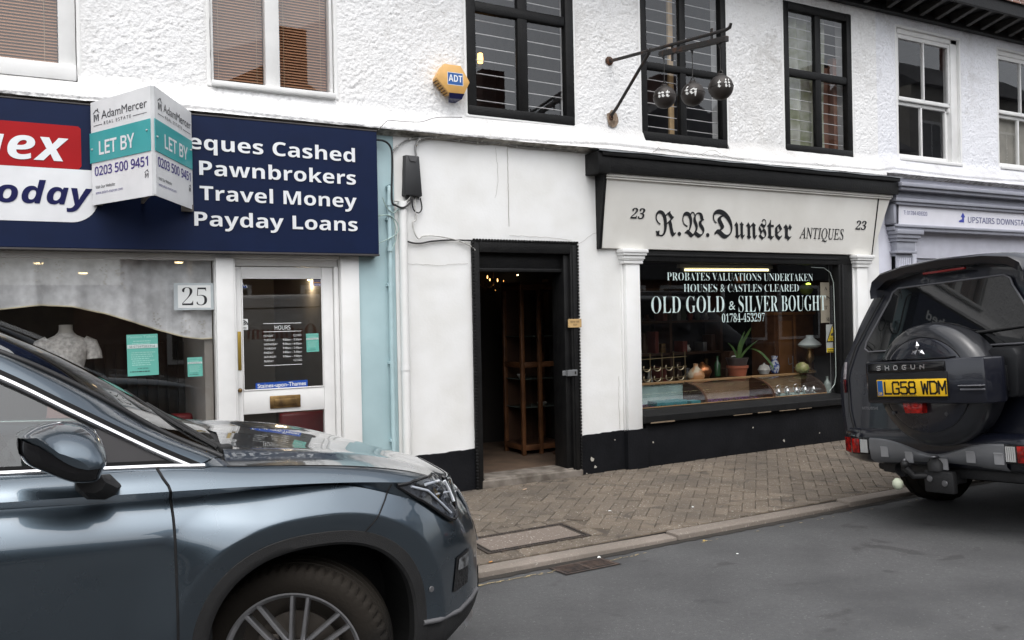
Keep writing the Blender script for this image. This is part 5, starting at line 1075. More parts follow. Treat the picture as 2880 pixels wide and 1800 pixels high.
c_.box(7.955, 8.01, .0755, .0765, 1.175, 1.20); c_.add([(8.01, .0755, 1.18), (8.03, .0755, 1.205), (8.015, .0755, 1.215), (7.96, .0755, 1.20)], [[0, 1, 2, 3]]); d_ = MB(); d_.box(7.89, 8.08, .076, .079, .985, 1.035); e_ = MB(); lines(e_, 7.9, 8.07, .99, 1.03, 2, .0752, 1)
sheet("warning_sign", "yellow triangle camera warning sign inside the right edge of the antique window", "sign", 7.885, 8.085, .985, 1.305, .08, M("clear_white_plastic", (.42, .44, .42), .4), [("black_triangle", DARK, b_), ("yellow_triangle", M("sign_yellow", (.62, .45, .02), .5), a), ("camera_symbol", DARK, c_), ("yellow_strip", MATS["sign_yellow"], d_), ("small_print", DARK, e_)])
gl_ = empty("ball_lamp", (8.2, .75, 1.75), "glowing yellow green ball lamp hanging at the right of the antique window", "ornament")
mb = MB(); mb.ball((8.26, .7, 1.735), .085, 18, 1, 1, .9); mb.build("ball", M("green_glass_ball", (.22, .30, .03), .12), gl_, smooth=80); mb = MB(); mb.ball((8.255, .66, 1.795), .04, 12, 1, .5, .4); mb.build("glow_cap", emit("lime_glow", (.6, .8, .1), 2.0), gl_, smooth=60); mb = MB(); mb.tube([(8.26, .7, 1.8), (8.26, .7, 2.1)], .004, 6); mb.build("cord", DARK, gl_)  # hanging ball lamp; its emissive cap is the lit part
small("glass_bottle", "clear narrow necked bottle in the bottom right corner of the antique window", "bottle", [(.001, 0), (.04, 0), (.042, .10), (.035, .125), (.014, .15), (.013, .185), (.017, .19)], (7.955, .14, .515), M("pale_bottle_glass", (.22, .26, .24), .1))
small("striped_gourd", "green striped gourd ornament beside the bottle in the antique window", "ornament", [(.001, 0), (.06, .01), (.085, .05), (.07, .1), (.02, .13)], (7.86, .42, .735), M("gourd_green", (.18, .22, .06), .5, col2=(.32, .30, .14), scale=12))
sc_ = empty("candelabra", (7.98, .62, .735), "thin wire candelabra beside the oil lamp in the antique window", "candelabra"); mb = MB(); mb.tube([(7.90, .6, .51), (7.90, .6, .93)], .005, 6); mb.tube(spl([(7.90, .6, .80), (7.98, .6, .78), (8.0, .6, .86)]), .004, 6); mb.tube(spl([(7.90, .6, .85), (7.84, .6, .83), (7.83, .6, .91)]), .004, 6); mb.lathe([(.05, 0), (.05, .01), (.01, .02)], (7.90, .6, .51)); mb.build("stem", SILV, sc_, smooth=50)
for i, (x, z, w, h, mt) in enumerate(((5.55, 1.25, .4, .3, CHINA), (6.25, 1.3, .34, .42, BRASS), (6.75, 1.15, .3, .25, DWOOD), (5.35, 1.55, .25, .3, BRASS))):
    pf = empty("picture_frame", (x, 2.9, z), ["wide pale framed picture on the dark back wall of the antique shop", "tall brass framed picture on the dark back wall of the antique shop", "small walnut framed picture on the dark back wall of the antique shop", "brass framed picture high at the left on the dark antique shop wall"][i], "picture")
    mb = MB(); mb.box(x, x+w, 2.05, 2.08, z, z+.03, .004); mb.box(x, x+w, 2.05, 2.08, z+h-.03, z+h, .004); mb.box(x, x+.03, 2.05, 2.08, z+.03, z+h-.03, .004); mb.box(x+w-.03, x+w, 2.05, 2.08, z+.03, z+h-.03, .004); mb.build("frame", mt, pf); mb = MB(); mb.box(x+.02, x+w-.02, 2.065, 2.075, z+.02, z+h-.02); mb.build("picture", M("old_print", (.10, .09, .07), .7, scale=9, var=.4), pf)
mb = MB(); mb.box(3.6, 8.6, 2.085, 2.1, 0, 2.1); mb.build("back_screen", BRN, ri)
small("brass_candlestick", "brass candlestick standing behind the left showcase in the antique window", "candlestick", [(.045, 0), (.045, .015), (.012, .03), (.02, .09), (.012, .16), (.022, .2)], (5.45, .6, .735), BRASS)
small("copper_kettle", "round copper kettle behind the middle showcase in the antique window", "kettle", [(.001, 0), (.08, 0), (.11, .06), (.09, .12), (.03, .15), (.015, .17)], (6.62, .75, .735), M("copper", (.40, .16, .07), .3, metal=.9))
small("green_bottle", "dark green bottle standing left of the potted plant in the antique window", "bottle", [(.001, 0), (.035, 0), (.036, .14), (.014, .18), (.013, .23)], (6.82, .72, .735), M("dark_green_glass", (.02, .06, .025), .12))
small("white_teapot", "small white teapot right of the potted plant in the antique window", "teapot", [(.001, 0), (.05, .0), (.075, .05), (.05, .1), (.012, .115), (.012, .13)], (7.45, .62, .735), CHINA)
small("blue_vase", "blue and white vase near the wooden cupboard in the antique window", "vase", [(.001, 0), (.04, 0), (.065, .08), (.03, .16), (.04, .2)], (7.66, .66, .735), M("blue_white_glaze", (.50, .52, .56), .25, col2=(.04, .07, .25), scale=26, lo=.45, hi=.52))
mc = empty("mantel_clock", (7.3, .95, .735), "dark wooden mantel clock at the back of the antique window", "clock"); mb = MB(); mb.box(7.16, 7.44, .95, 1.08, .5, .80, .008); mb.prism([(7.18, .80), (7.42, .80), (7.36, 1.0), (7.24, 1.0)], 'y', .96, 1.07); mb.build("case", DWOOD, mc); mb = MB(); mb.lathe([(.07, 0), (.065, -.006), (.001, -.006)], (7.30, .958, .88), (0, 1, 0), 24); mb.build("dial", CHINA, mc)
bk = empty("bookcase", (6.2, 1.7, 0), "tall dark bookcase of curios behind the antique window", "bookcase"); mb = MB()
for z in (.05, .55, .95, 1.35, 1.75): mb.box(5.2, 7.7, 1.6, 1.9, z, z+.03)
for x in (5.2, 6.0, 6.85, 7.68): mb.box(x, x+.04, 1.6, 1.9, 0, 1.9)
mb.build("shelving", DWOOD, bk); R = random.Random(21); mts = [BRASS, CHINA, SILV, DWOOD, M("faded_green_book", (.06, .09, .06), .8), M("faded_red_book", (.16, .04, .03), .8)]
for z in (.58, .98, 1.38):
    x = 5.3
    while x < 7.6:
        w = R.uniform(.03, .11); h = R.uniform(.08, .30); mb = MB(); mt = R.choice(mts)
        if w > .07: mb.lathe([(.001, 0), (w*.3, 0), (w*.5, h*.3), (w*.25, h*.75), (w*.3, h)], (x, 1.7, z), n=12)
        else: mb.box(x, x+w, 1.62, 1.8, z, z+h, .004)
        mb.build("curio", mt, bk, smooth=50); x += w+R.uniform(.01, .12)
small("hanging_pan", "grey round pan hanging high at the left in the antique window", "pan", [(.001, .0), (.06, .01), (.075, .05), (.08, .05)], (5.45, .8, 1.78), SILV)
small("copper_jelly_mould", "copper bowl hanging near the top right of the antique window", "bowl", [(.001, .0), (.08, .02), (.10, .09)], (7.35, .9, 1.80), M("copper", (.40, .16, .07), .3, metal=.9))
# ================================================================== THE NEAR CAR (blue-grey crossover, nose at the doorway)
def car_paint(name, col, flake=.5, rough=.32, cior=1.6):
    m = bpy.data.materials.new(name); m.use_nodes = True; b = m.node_tree.nodes["Principled BSDF"]
    b.inputs["Base Color"].default_value = (*col, 1); b.inputs["Metallic"].default_value = flake; b.inputs["Roughness"].default_value = rough
    b.inputs["Coat Weight"].default_value = 1; b.inputs["Coat Roughness"].default_value = .012; b.inputs["Coat IOR"].default_value = cior
    t = m.node_tree; c = t.nodes.new("ShaderNodeTexCoord"); n = t.nodes.new("ShaderNodeTexNoise"); n.inputs["Scale"].default_value = 3; n.inputs["Detail"].default_value = 6
    r = t.nodes.new("ShaderNodeMapRange"); r.inputs[1].default_value = .35; r.inputs[2].default_value = .7; r.inputs[3].default_value = rough-.03; r.inputs[4].default_value = rough+.07
    t.links.new(c.outputs["Object"], n.inputs["Vector"]); t.links.new(n.outputs[0], r.inputs[0]); t.links.new(r.outputs[0], b.inputs["Roughness"])
    MATS[name] = m; return m
PAINT = car_paint("blue_grey_metallic", (.090, .119, .146), .92, .28)
TRIM = M("black_textured_trim", (.012, .012, .0125), .7, var=.1, scale=40, bump=.35, bscale=300); GLOSSB = M("gloss_black", (.008, .008, .009), .12); CHROME = M("satin_chrome", (.80, .80, .82), .16, metal=1., var=.01)
RUB = M("tyre_rubber", (.007, .0068, .0066), .8, col2=(.018, .015, .012), scale=5, lo=.5, hi=.8, bump=.2, bscale=80, spec=.15); ALLOY = M("silver_alloy", (.42, .42, .43), .32, metal=.85, var=.06, scale=20); DISC = M("brake_steel", (.16, .14, .12), .45, metal=.8)
CGL = glass("car_glass", (.62, .68, .66), .11)
car = empty("parked_car", (0, -2.92, -.08), "blue grey metallic crossover car in the foreground with its front wheel turned out", "car")
CY = -2.92
plan = [(-2.66, -2.92), (-2.655, -3.3), (-2.58, -3.6), (-2.38, -3.76), (-1.9, -3.825), (-.5, -3.842), (-.12, -3.844), (.36, -3.844), (.63, -3.843), (.94, -3.838), (1.2, -3.82), (1.4, -3.75), (1.55, -3.615), (1.64, -3.42), (1.70, -2.92)]
def catmull(P, t):
    i = int(min(max(t, 0), len(P)-1.000001)); f = t-i; p0, p1, p2, p3 = P[max(i-1, 0)], P[i], P[i+1], P[min(i+2, len(P)-1)]
    return tuple(.5*((2*b)+(c-a)*f+(2*a-5*b+4*c-d)*f*f+(-a+3*b-3*c+d)*f**3) for a, b, c, d in zip(p0, p1, p2, p3))
# columns follow the plan points above; each row is (inset, height)
Rw = [
 [(.12, .22), (.12, .22), (.12, .2), (.1, .14), (.09, .08), (.09, .08), (.09, .08), (.09, .08), (.09, .08), (.09, .09), (.09, .12), (.09, .165), (.08, .19), (.08, .195), (.08, .195)],
 [(.03, .32), (.03, .32), (.03, .3), (.04, .24), (.055, .2), (.058, .19), (.058, .19), (.055, .19), (.05, .19), (.04, .2), (.025, .225), (.012, .25), (.01, .265), (.01, .27), (.01, .27)],
 [(.0, .5), (0, .5), (0, .46), (.02, .42), (.030, .4), (.032, .4), (.032, .4), (.030, .4), (.026, .4), (.020, .4), (.010, .4), (.004, .41), (0, .41), (0, .41), (0, .41)],
 [(.0, .7), (0, .7), (0, .66), (.003, .64), (.006, .64), (.007, .64), (.007, .635), (.006, .63), (.005, .63), (.003, .62), (0, .585), (0, .56), (.004, .55), (.004, .55), (.004, .55)],
 [(.02, .85), (.02, .85), (.02, .84), (.01, .83), (.006, .815), (.006, .805), (.008, .795), (.004, .775), (.002, .77), (.0, .765), (.004, .70), (.016, .655), (.035, .64), (.04, .64), (.04, .64)],
 [(.06, .98), (.06, .98), (.05, .96), (.04, .95), (.05, .94), (.060, .922), (.060, .906), (.062, .884), (.056, .880), (.036, .868), (.022, .79), (.05, .735), (.075, .71), (.075, .705), (.06, .70)],
 [(.05, 1.02), (.05, 1.02), (.03, 1.0), (.01, .99), (.0, .975), (.0, .955), (.0, .939), (.0, .917), (.002, .903), (.008, .880), (.022, .847), (.075, .808), (.105, .78), (.095, .77), (.08, .765)],
 [(.12, 1.10), (.12, 1.10), (.1, 1.09), (.09, 1.08), (.08, 1.06), (.075, 1.032), (.072, 1.007), (.070, .983), (.080, .960), (.082, .929), (.095, .884), (.115, .832), (.13, .797), (.12, .79), (.10, .785)]]
def rho(x, z): return ((abs(x-.83)/1.05)**2.4+abs(z-.32)**2.4)**(1/2.4)
def rho2(x, z): return ((abs(x+1.80)/1.05)**2.4+abs(z-.32)**2.4)**(1/2.4)
def flare(x, z):
    r = min(rho(x, z), rho2(x, z))
    if r < .40: return .014
    if r > .60: return 0
    a = .014+.017*(r-.40)/.062; b = .031*(1-(r-.462)/.138)**1.7 if r > .40 else 1; k = .0016; return -k*math.log(math.exp(-a/k)+math.exp(-b/k))
def body_pt(t, w):
    """t along the plan (column units), w up the rows"""
    px, py = catmull(plan, t); a = catmull(plan, t-.02); b = catmull(plan, t+.02); tx, ty = b[0]-a[0], b[1]-a[1]; l = math.hypot(tx, ty) or 1; nx, ny = ty/l, -tx/l
    if t <= .02: nx, ny = -1., 0.
    if t >= len(plan)-1.02: nx, ny = 1., 0.
    V = [catmull(r, t) for r in Rw]
    if w <= 5: ins, z = catmull(V[:6], w)
    elif w <= 6: f = w-5; ins = V[5][0]+(V[6][0]-V[5][0])*f; z = V[5][1]+(V[6][1]-V[5][1])*f
    else: f = w-6; ins = V[6][0]+(V[7][0]-V[6][0])*f-.006*4*f*(1-f)*min(1, (V[7][0]-V[6][0])/.08+.1); z = V[6][1]+(V[7][1]-V[6][1])*f+.006*4*f*(1-f)
    x, y = px-nx*ins, py-ny*ins
    if w < 5 and abs(ny) > .3:
        k = flare(x, z); x += nx*k; y += ny*k
    return (x, y, z)
ts = list(np.linspace(0, 5, 26)[:-1])+list(np.linspace(5, 6, 8)[:-1])+list(np.linspace(6, 14, 320)); ws = list(np.linspace(0, 5, 120))+[5.04, 5.15, 5.3, 5.5, 5.7, 5.85, 5.96]+list(np.linspace(6, 7, 10))
BP = [[body_pt(t, w) for t in ts] for w in ws]
BPa = np.array(BP); PI0 = BPa[:, :, 0].copy(); PI0[BPa[:, :, 1] > -2.95] = 99
def on_body(x, z, out=.0):
    """point of the near side skin at (x, z), pushed outwards by out"""
    d = (PI0-x)**2+(BPa[:, :, 2]-z)**2; d[:, :32] += 9*(x > -.2); i, k = np.unravel_index(np.argmin(d), d.shape); i = min(max(i, 1), d.shape[0]-2); k = min(max(k, 1), d.shape[1]-2)
    p = BPa[i, k]; a = (BPa[i, k+1]-BPa[i, k-1])/2; b = (BPa[i+1, k]-BPa[i-1, k])/2; det = a[0]*b[2]-b[0]*a[2]
    if abs(det) > 1e-9:
        rx, rz = x-p[0], z-p[2]; u = min(2, max(-2, (rx*b[2]-b[0]*rz)/det)); v = min(2, max(-2, (a[0]*rz-a[2]*rx)/det)); p = p+a*u+b*v
    n = np.cross(a, b); n = n/(np.linalg.norm(n)+1e-9); n = n if n[1] < 0 else -n
    return tuple(p+n*out)
mir = lambda p: (p[0], 2*CY-p[1], p[2])
mb = MB(); nt_ = len(ts)
vs = [p for r in BP for p in r]; fs = []; mi = []
for i in range(len(ws)-1):
    for k in range(nt_-1):
        c = [(BP[i][k][q]+BP[i+1][k+1][q])/2 for q in range(3)]
        if c[1] < -3.3 and (rho(c[0], c[2]) < .388 or rho2(c[0], c[2]) < .388): continue
        fs.append([i*nt_+k, i*nt_+k+1, (i+1)*nt_+k+1, (i+1)*nt_+k]); low = c[2] < (.318 if c[0] > 1.1 else .2) and not (c[0] < -2.3 and c[2] > .35)
        mi.append(1 if low else 0)
nv = len(vs); mb.add(vs, fs); mb.mi[-len(fs):] = mi; mb.add([mir(p) for p in vs], [f[::-1] for f in fs]); mb.mi[-len(fs):] = mi
body = mb.build("body", [PAINT, TRIM], car, smooth=28, recalc=False)
# bonnet
te = [t for t in ts if t >= 7.68]; E = [body_pt(t, 7) for t in te]
SPX = [.655, .88, 1.145, 1.36, 1.52, 1.60]; SPZ = [.985, .958, .915, .866, .81, .785]
def bonnet_row(e, i):
    f = (e[0]-E[0][0])/(E[-1][0]-E[0][0]); g = i/(len(E)-1); xs_ = .66+(1.60-.66)*min(1, max(f, 0))
    if g > .8: xs_ = xs_*(1-(g-.8)/.2)+1.60*(g-.8)/.2
    S = (xs_, CY, float(np.interp(xs_, SPX, SPZ))); out = []
    for v in np.linspace(0, 1, 22):
        b = .022*(1-(1-v)**2.4)*min(1, (1.62-e[0])/.3) - .0
        s_ = v; x = e[0]+(S[0]-e[0])*s_; y = e[1]+(S[1]-e[1])*s_; zz = e[2]+(S[2]-e[2])*(1-(1-v)**2.0)
        crown = .016*math.exp(-((v-.30)/.10)**2)*max(0, min(1, (1.55-x)/.5)); out.append((x, y, zz+crown))
    return out
rows = [bonnet_row(e, i) for i, e in enumerate(E)]
mb = MB(); mb.grid(rows); mb.grid([[mir(p) for p in r] for r in rows]); mb.build("bonnet", PAINT, car, smooth=40)
# shut lines
mb = MB(); G = M("panel_gap_black", (.004, .004, .005), .8)
def gap(pts, r=.0035, out=.0012):
    P = [p for a, b in zip(pts, pts[1:]) for p in [(a[0]+(b[0]-a[0])*q/14, a[1]+(b[1]-a[1])*q/14) for q in range(14)]]; mb.tube([on_body(x, z, out) for x, z in P], r, 6)
gap([(.326, .985), (.340, .955), (.353, .934), (.361, .906), (.364, .88), (.367, .826), (.369, .684), (.370, .5), (.372, .3), (.372, .1)], .0045)
gap([(1.122, .852), (1.09, .80), (1.045, .745), (.999, .695)], .0028)
mb.tube([p for p in E], .0028, 6)
mb.build("panel_gap", G, car, smooth=60)
# wheel arch trim and liner
def ring(cx, sgn=1):
    mb = MB(); th = np.linspace(-.55, math.pi+.55, 72); rows = []
    for r, o in ((.350, -.03), (.352, .016), (.362, .024), (.378, .023), (.400, .022), (.406, .010), (.407, -.012)):
        row = []
        for t in th:
            c, s = math.cos(t), math.sin(t); k = 1/((abs(c)/1.05)**2.4+abs(s)**2.4)**(1/2.4); x, z = cx+r*k*c, .32+r*k*s
            p = on_body(x, max(z, .1), 0); row.append((x, min(p[1], -3.70 if x > 1.2 else -3.80)+.018-o, z) if True else p)
        rows.append(row)
    mb.grid(rows); mb.grid([[mir(p) for p in r] for r in rows]); return split_by(mb.build("wheel_arch_trim", TRIM, car, smooth=40), lambda c: c.y > 0)
ring(.83); ring(-1.80)
mb = MB()
for cx in (.83, -1.80):
    th = np.linspace(-.5, math.pi+.5, 30); rr_ = [(cx+.385*1.04*math.cos(t), .32+.385*math.sin(t)) for t in th]
    for (y0, y1) in ((-3.80, -3.42), (-2.42, -2.04)):
        mb.grid([[(a, y, b) for a, b in rr_] for y in (y0, y1)]); yy = y1 if y0 < CY-.5 else y0; mb.add([(a, yy, b) for a, b in rr_], [list(range(len(rr_)))])
mb.box(-2.3, 1.45, -3.42, -2.42, .02, .10); mb.build("wheel_well", M("wheel_well_black", (.006, .006, .006), .95), car)
# wheels
def wheel(c, steer, near=True):
    root = part_empty("wheel", car); root.location = Vector(c)-car.location; root.rotation_euler = (0, 0, steer if near else math.pi+steer)
    n = 180; prof = [(.238, -.10), (.262, -.112), (.295, -.113), (.318, -.106), (.330, -.094), (.3345, -.072), (.3355, -.052), (.331, -.050), (.331, -.044), (.3360, -.042), (.336, -.015), (.3315, -.013), (.3315, -.006), (.336, -.004), (.336, .03), (.3315, .032), (.3315, .038), (.335, .04), (.33, .095), (.295, .112), (.238, .10)]
    def mod(j, k, r): return r-.010 if (4 <= j <= 6 and k % 3 == 0) else r
    mb = MB(); mb.lathe([(r, -h) for r, h in prof], (0, 0, 0), (0, -1, 0), n, mod) if False else mb.lathe([(r, h) for r, h in prof], (0, 0, 0), (0, 1, 0), n, mod)
    mb.build("tyre", RUB, root, smooth=35, local=True)
    mb = MB(); mb.lathe([(.226, -.092), (.240, -.108), (.246, -.108), (.240, -.095), (.232, -.08), (.215, .06), (.0, .06)], (0, 0, 0), (0, 1, 0), 72); mb.lathe([(.001, -.092), (.030, -.092), (.036, -.085), (.05, -.07), (.055, -.03)], (0, 0, 0), (0, 1, 0), 24)
    for k in range(8):
        a = math.radians(83+45*k); d = Vector((math.cos(a), 0, math.sin(a))); s = Vector((-math.sin(a), 0, math.cos(a)))
        for o in (-1, 1):
            v = []
            for (rad, off, wd, y0, y1) in ((.045, .019, .0085, -.078, -.04), (.13, .0235, .0075, -.092, -.052), (.232, .028, .0085, -.100, -.07)):
                for q, yy in ((-wd, y0+.006), (-wd*.55, y0), (wd*.55, y0), (wd, y0+.006), (wd, y1), (-wd, y1)): v.append(d*rad+s*(o*off+q)+Vector((0, yy, 0)))
            mb.add(v, [[i*6+j, i*6+(j+1) % 6, (i+1)*6+(j+1) % 6, (i+1)*6+j] for i in range(2) for j in range(6)])
    mb.build("rim", ALLOY, root, smooth=30, local=True)
    mb = MB(); mb.lathe([(.05, -.02), (.155, -.02), (.155, .0), (.05, .0)], (0, 0, 0), (0, 1, 0), 40); mb.lathe([(.0, .05), (.22, .05)], (0, 0, 0), (0, 1, 0), 30); mb.box(-.14, -.06, -.04, .03, -.06, .08, .01); mb.build("brake_disc", DISC, root, smooth=40, local=True)
wheel((.80, -3.695, .262), math.radians(-27)); wheel((.80, 2*CY+3.695, .252), math.radians(-27), False); wheel((-1.80, -3.70, .262), 0); wheel((-1.80, 2*CY+3.70, .25), 0, False)
# greenhouse
ySide = lambda z: -3.768+.25*(z-.975)
Cl = [(.462, .972), (.318, 1.050), (.085, 1.190), (-.113, 1.309), (-.43, 1.475), (-.62, 1.53), (-.95, 1.555), (-1.6, 1.54), (-2.1, 1.46)]
Cp = spl([(x, ySide(z), z) for x, z in Cl], 8)
Wl = spl([(.548, -3.655, .982), (.512, -3.64, 1.002), (.443, -3.605, 1.034), (.342, -3.592, 1.090), (.182, -3.592, 1.201), (.030, -3.592, 1.296), (-.115, -3.59, 1.372), (-.40, -3.55, 1.50), (-.55, -3.50, 1.555)], 8)
nC = 5*8+1; Cu = Cp[:nC]
mb = MB(); rows = []
for i in range(60):
    f = i/59; a = Cu[min(int(f*(len(Cu)-1)), len(Cu)-2)].lerp(Cu[min(int(f*(len(Cu)-1)), len(Cu)-2)+1], f*(len(Cu)-1) % 1 if f < 1 else 1)
    b = Wl[min(int(f*(len(Wl)-1)), len(Wl)-2)].lerp(Wl[min(int(f*(len(Wl)-1)), len(Wl)-2)+1], f*(len(Wl)-1) % 1 if f < 1 else 1)
    row = []
    for v in np.linspace(0, 1, 9): p = a.lerp(b, v); k = .014*4*v*(1-v); row.append((p.x+k*.4, p.y-k*.8, p.z+k*.8+.012*(1-v)))
    rows.append(row)
low_pil = [(.40, -3.752, .978), (.462, -3.768, .966), (.52, -3.73, .958), (.56, -3.69, .955)]
mb.grid(rows); mb.grid([[mir(p) for p in r] for r in rows])
q = [rows[0][0], rows[0][4], rows[0][8]]; mb.add([q[0], q[1], q[2], (.565, -3.757, .966), (.53, -3.767, .971), (.47, -3.776, .976)], [[0, 1, 4, 5], [1, 2, 3, 4]]); mb.add([mir(p) for p in (q[0], q[1], q[2], (.565, -3.757, .966), (.53, -3.767, .971), (.47, -3.776, .976))], [[0, 1, 4, 5], [1, 2, 3, 4]])
split_by(mb.build("pillar", PAINT, car, smooth=50), lambda c: c.y > 0)
# roof and rear quarter, built across the car
rl = [(-.55, -3.50, 1.555), (-.95, -3.52, 1.575), (-1.6, -3.50, 1.565), (-2.15, -3.44, 1.50), (-2.45, -3.42, 1.30), (-2.56, -3.5, 1.10)]
mb = MB(); P_ = spl(rl, 6); mb.grid([[(p.x-(.0 if p.x > -2 else .06)*math.sin(math.pi*v), p.y+(2*CY-2*p.y)*v, p.z+.035*math.sin(math.pi*v)) for v in np.linspace(0, 1, 15)] for p in P_]); 
out_ = [Cp[k] for k in range(nC-1, len(Cp))]; n_ = len(out_)
inn = [P_[min(int(i/(n_-1)*(len(P_)*.62)), len(P_)-1)] for i in range(n_)]
mb.grid([[tuple(a) for a in out_], [tuple(b) for b in inn]]); mb.grid([[mir(a) for a in out_], [mir(b) for b in inn]])
for f in (lambda p: p, mir):
    mb.add([f(p) for p in ((-1.75, -3.74, 1.06), (-2.56, -3.55, 1.09), (-2.45, -3.46, 1.30), (-2.15, -3.50, 1.47), (-1.95, -3.62, 1.40))], [[0, 1, 2, 3, 4]])
mb.build("roof", PAINT, car, smooth=45)
# glass
mb = MB(); rows = []
for i in range(28):
    p = Wl[int(i/27*(len(Wl)-1))]; rows.append([(p.x+.055*math.sin(math.pi*v), p.y+(2*CY-2*p.y)*v, p.z+.03*math.sin(math.pi*v)) for v in np.linspace(.006, .994, 20)])
mb.grid(rows); mb.build("windscreen", CGL, car, smooth=60, recalc=False)
mb = MB(); mb.tube([(p.x+.004, p.y-.002, p.z+.004) for p in Wl], .010, 8); mb.tube([mir((p.x+.004, p.y-.002, p.z+.004)) for p in Wl], .010, 8); split_by(mb.build("windscreen_seal", M("black_rubber_seal", (.010, .010, .011), .5), car, smooth=60), lambda c: c.y > 0)
zb = lambda x: float(np.interp(x, [-2.5, -1.9, -.5, -.12, .36, .46], [1.09, 1.062, 1.034, 1.010, .985, .975]))
Cx = [p.x for p in Cp][::-1]; Cz = [p.z for p in Cp][::-1]
top_ = lambda x: float(np.interp(x, Cx, Cz))
mb = MB(); xs = np.linspace(-1.85, .44, 60)
rows = [[(x, ySide(zb(x)+(top_(x)-zb(x))*v)+.012, zb(x)+(top_(x)-zb(x))*v) for x in xs] for v in np.linspace(0, 1, 6)]
mb.grid(rows); mb.grid([[mir(p) for p in r] for r in rows]); split_by(mb.build("side_window", CGL, car, smooth=60, recalc=False), lambda c: c.y > 0)
mb = MB()
def strip(P, w0, w1, oy=-.004):
    rows = [[(x, ySide(z)+oy-.004*math.sin(math.pi*k/4)-(.0 if k in (0, 4) else .003), z+w0+(w1-w0)*k/4) for x, z in P] for k in range(5)]; mb.grid(rows); mb.grid([[mir(p) for p in r] for r in rows])
strip([(x, zb(x)) for x in np.linspace(-1.9, .475, 50)], -.006, .011, -.006)
strip([(p.x, p.z) for p in Cp[:-1]], -.022, .0, -.004)
split_by(mb.build("window_chrome", CHROME, car, smooth=50), lambda c: c.y > 0)
mb = MB(); rows = [[(p.x, p.y-.002, p.z+k) for p in Cu] for k in (.0, .017)]; mb.grid(rows); mb.grid([[mir(p) for p in r] for r in rows])
rows = [[(p.x, p.y+.002, p.z+k) for p in Cu] for k in (-.030, -.020)]; mb.grid(rows)
rows = [[(x, ySide(zb(x))+.004, zb(x)+k) for x in np.linspace(-1.9, .42, 40)] for k in (.008, .022)]; mb.grid(rows); split_by(mb.build("window_seal", MATS["black_rubber_seal"], car, smooth=50), lambda c: c.y > 0)
mb = MB(); tri = [(.150, 1.126), (.385, .992), (.188, .992)]
mb.add([(x, ySide(z)+.002, z) for x, z in tri], [[0, 1, 2]]); mb.build("mirror_sail_panel", M("dark_grey_plastic", (.035, .033, .035), .55), car)
mb = MB(); mb.box(-.62, -.55, ySide(1.1)-.0, ySide(1.1)+.01, 1.03, 1.5); mb.build("door_pillar", GLOSSB, car)
# door mirror
def loft(secs):
    mb = MB(); n = len(secs[0]); mb.grid([s+[s[0]] for s in secs]); mb.add(secs[0], [list(range(n))]); mb.add(secs[-1], [list(range(n))]); return mb
def msec(poly, y, k, dx=0, dz=0):
    cx, cz = .06, 1.09; return [(cx+(a-cx)*k+dx, y, cz+(b-cz)*k+dz) for a, b in poly]
mtop = [(p.x, p.z) for p in spl([(-.067, 0, 1.148), (-.035, 0, 1.163), (.03, 0, 1.172), (.085, 0, 1.167), (.13, 0, 1.147), (.155, 0, 1.113), (.166, 0, 1.075), (.163, 0, 1.046)], 4)]
msplit = [(p.x, p.z) for p in spl([(.163, 0, 1.046), (.10, 0, 1.058), (.03, 0, 1.085), (-.03, 0, 1.122), (-.067, 0, 1.148)], 5)]
mbot = [(p.x, p.z) for p in spl([(-.067, 0, 1.148), (-.066, 0, 1.105), (-.045, 0, 1.068), (.0, 0, 1.040), (.05, 0, 1.012), (.09, 0, .998), (.14, 0, .998), (.152, 0, 1.018), (.163, 0, 1.046)], 4)]
Yc = ((-3.865, .86, .8), (-3.885, .96, .95), (-3.915, 1.0, 1.0), (-3.955, 1.0, .93), (-3.995, .99, .82), (-4.03, .96, .68), (-4.055, .90, .52), (-4.072, .78, .36), (-4.08, .55, .18)); Ys = ((-3.865, .80), (-3.885, .93), (-3.92, .99), (-3.97, 1.0), (-4.02, .97), (-4.05, .90), (-4.068, .78), (-4.075, .55))
loft([[(.05+(a-.05)*k, y, (lambda q: q+(b-q)*kb if b > q else b)(float(np.interp(a, [-.067, .03, .163], [1.148, 1.085, 1.046])))) for a, b in mtop+msplit[1:-1]] for y, k, kb in Yc]).build("mirror_cap", PAINT, car, smooth=50)
ms2 = [(a, b-.004) for a, b in msplit[::-1]]
ml = loft([msec(mbot+[(a, b-.003) for a, b in msplit[1:-1]], y, k*.985) for y, k in Ys]); ml.build("mirror_housing", GLOSSB, car, smooth=50)
foot = [(.085, 1.0), (.155, .995), (.160, .985), (.185, .984), (.212, .955), (.195, .930), (.165, .918), (.115, .925), (.085, .955)]
mb = MB(); n = len(foot); secs = [[(x, y, z) for x, z in foot] for y in (-3.76, -3.87)]+[[(.14+(x-.14)*.8, -3.90, .965+(z-.965)*.85) for x, z in foot], [(.12+(x-.14)*.62, -3.93, .99+(z-.965)*.8) for x, z in foot]]
loft(secs).build("mirror_foot", TRIM, car, smooth=35)
mb = MB(); mb.add([(-.062, -3.90, 1.09), (-.060, -4.05, 1.09), (-.058, -4.05, 1.15), (-.060, -3.90, 1.15)], [[0, 1, 2, 3]]); mb.build("mirror_glass", CHROME, car)
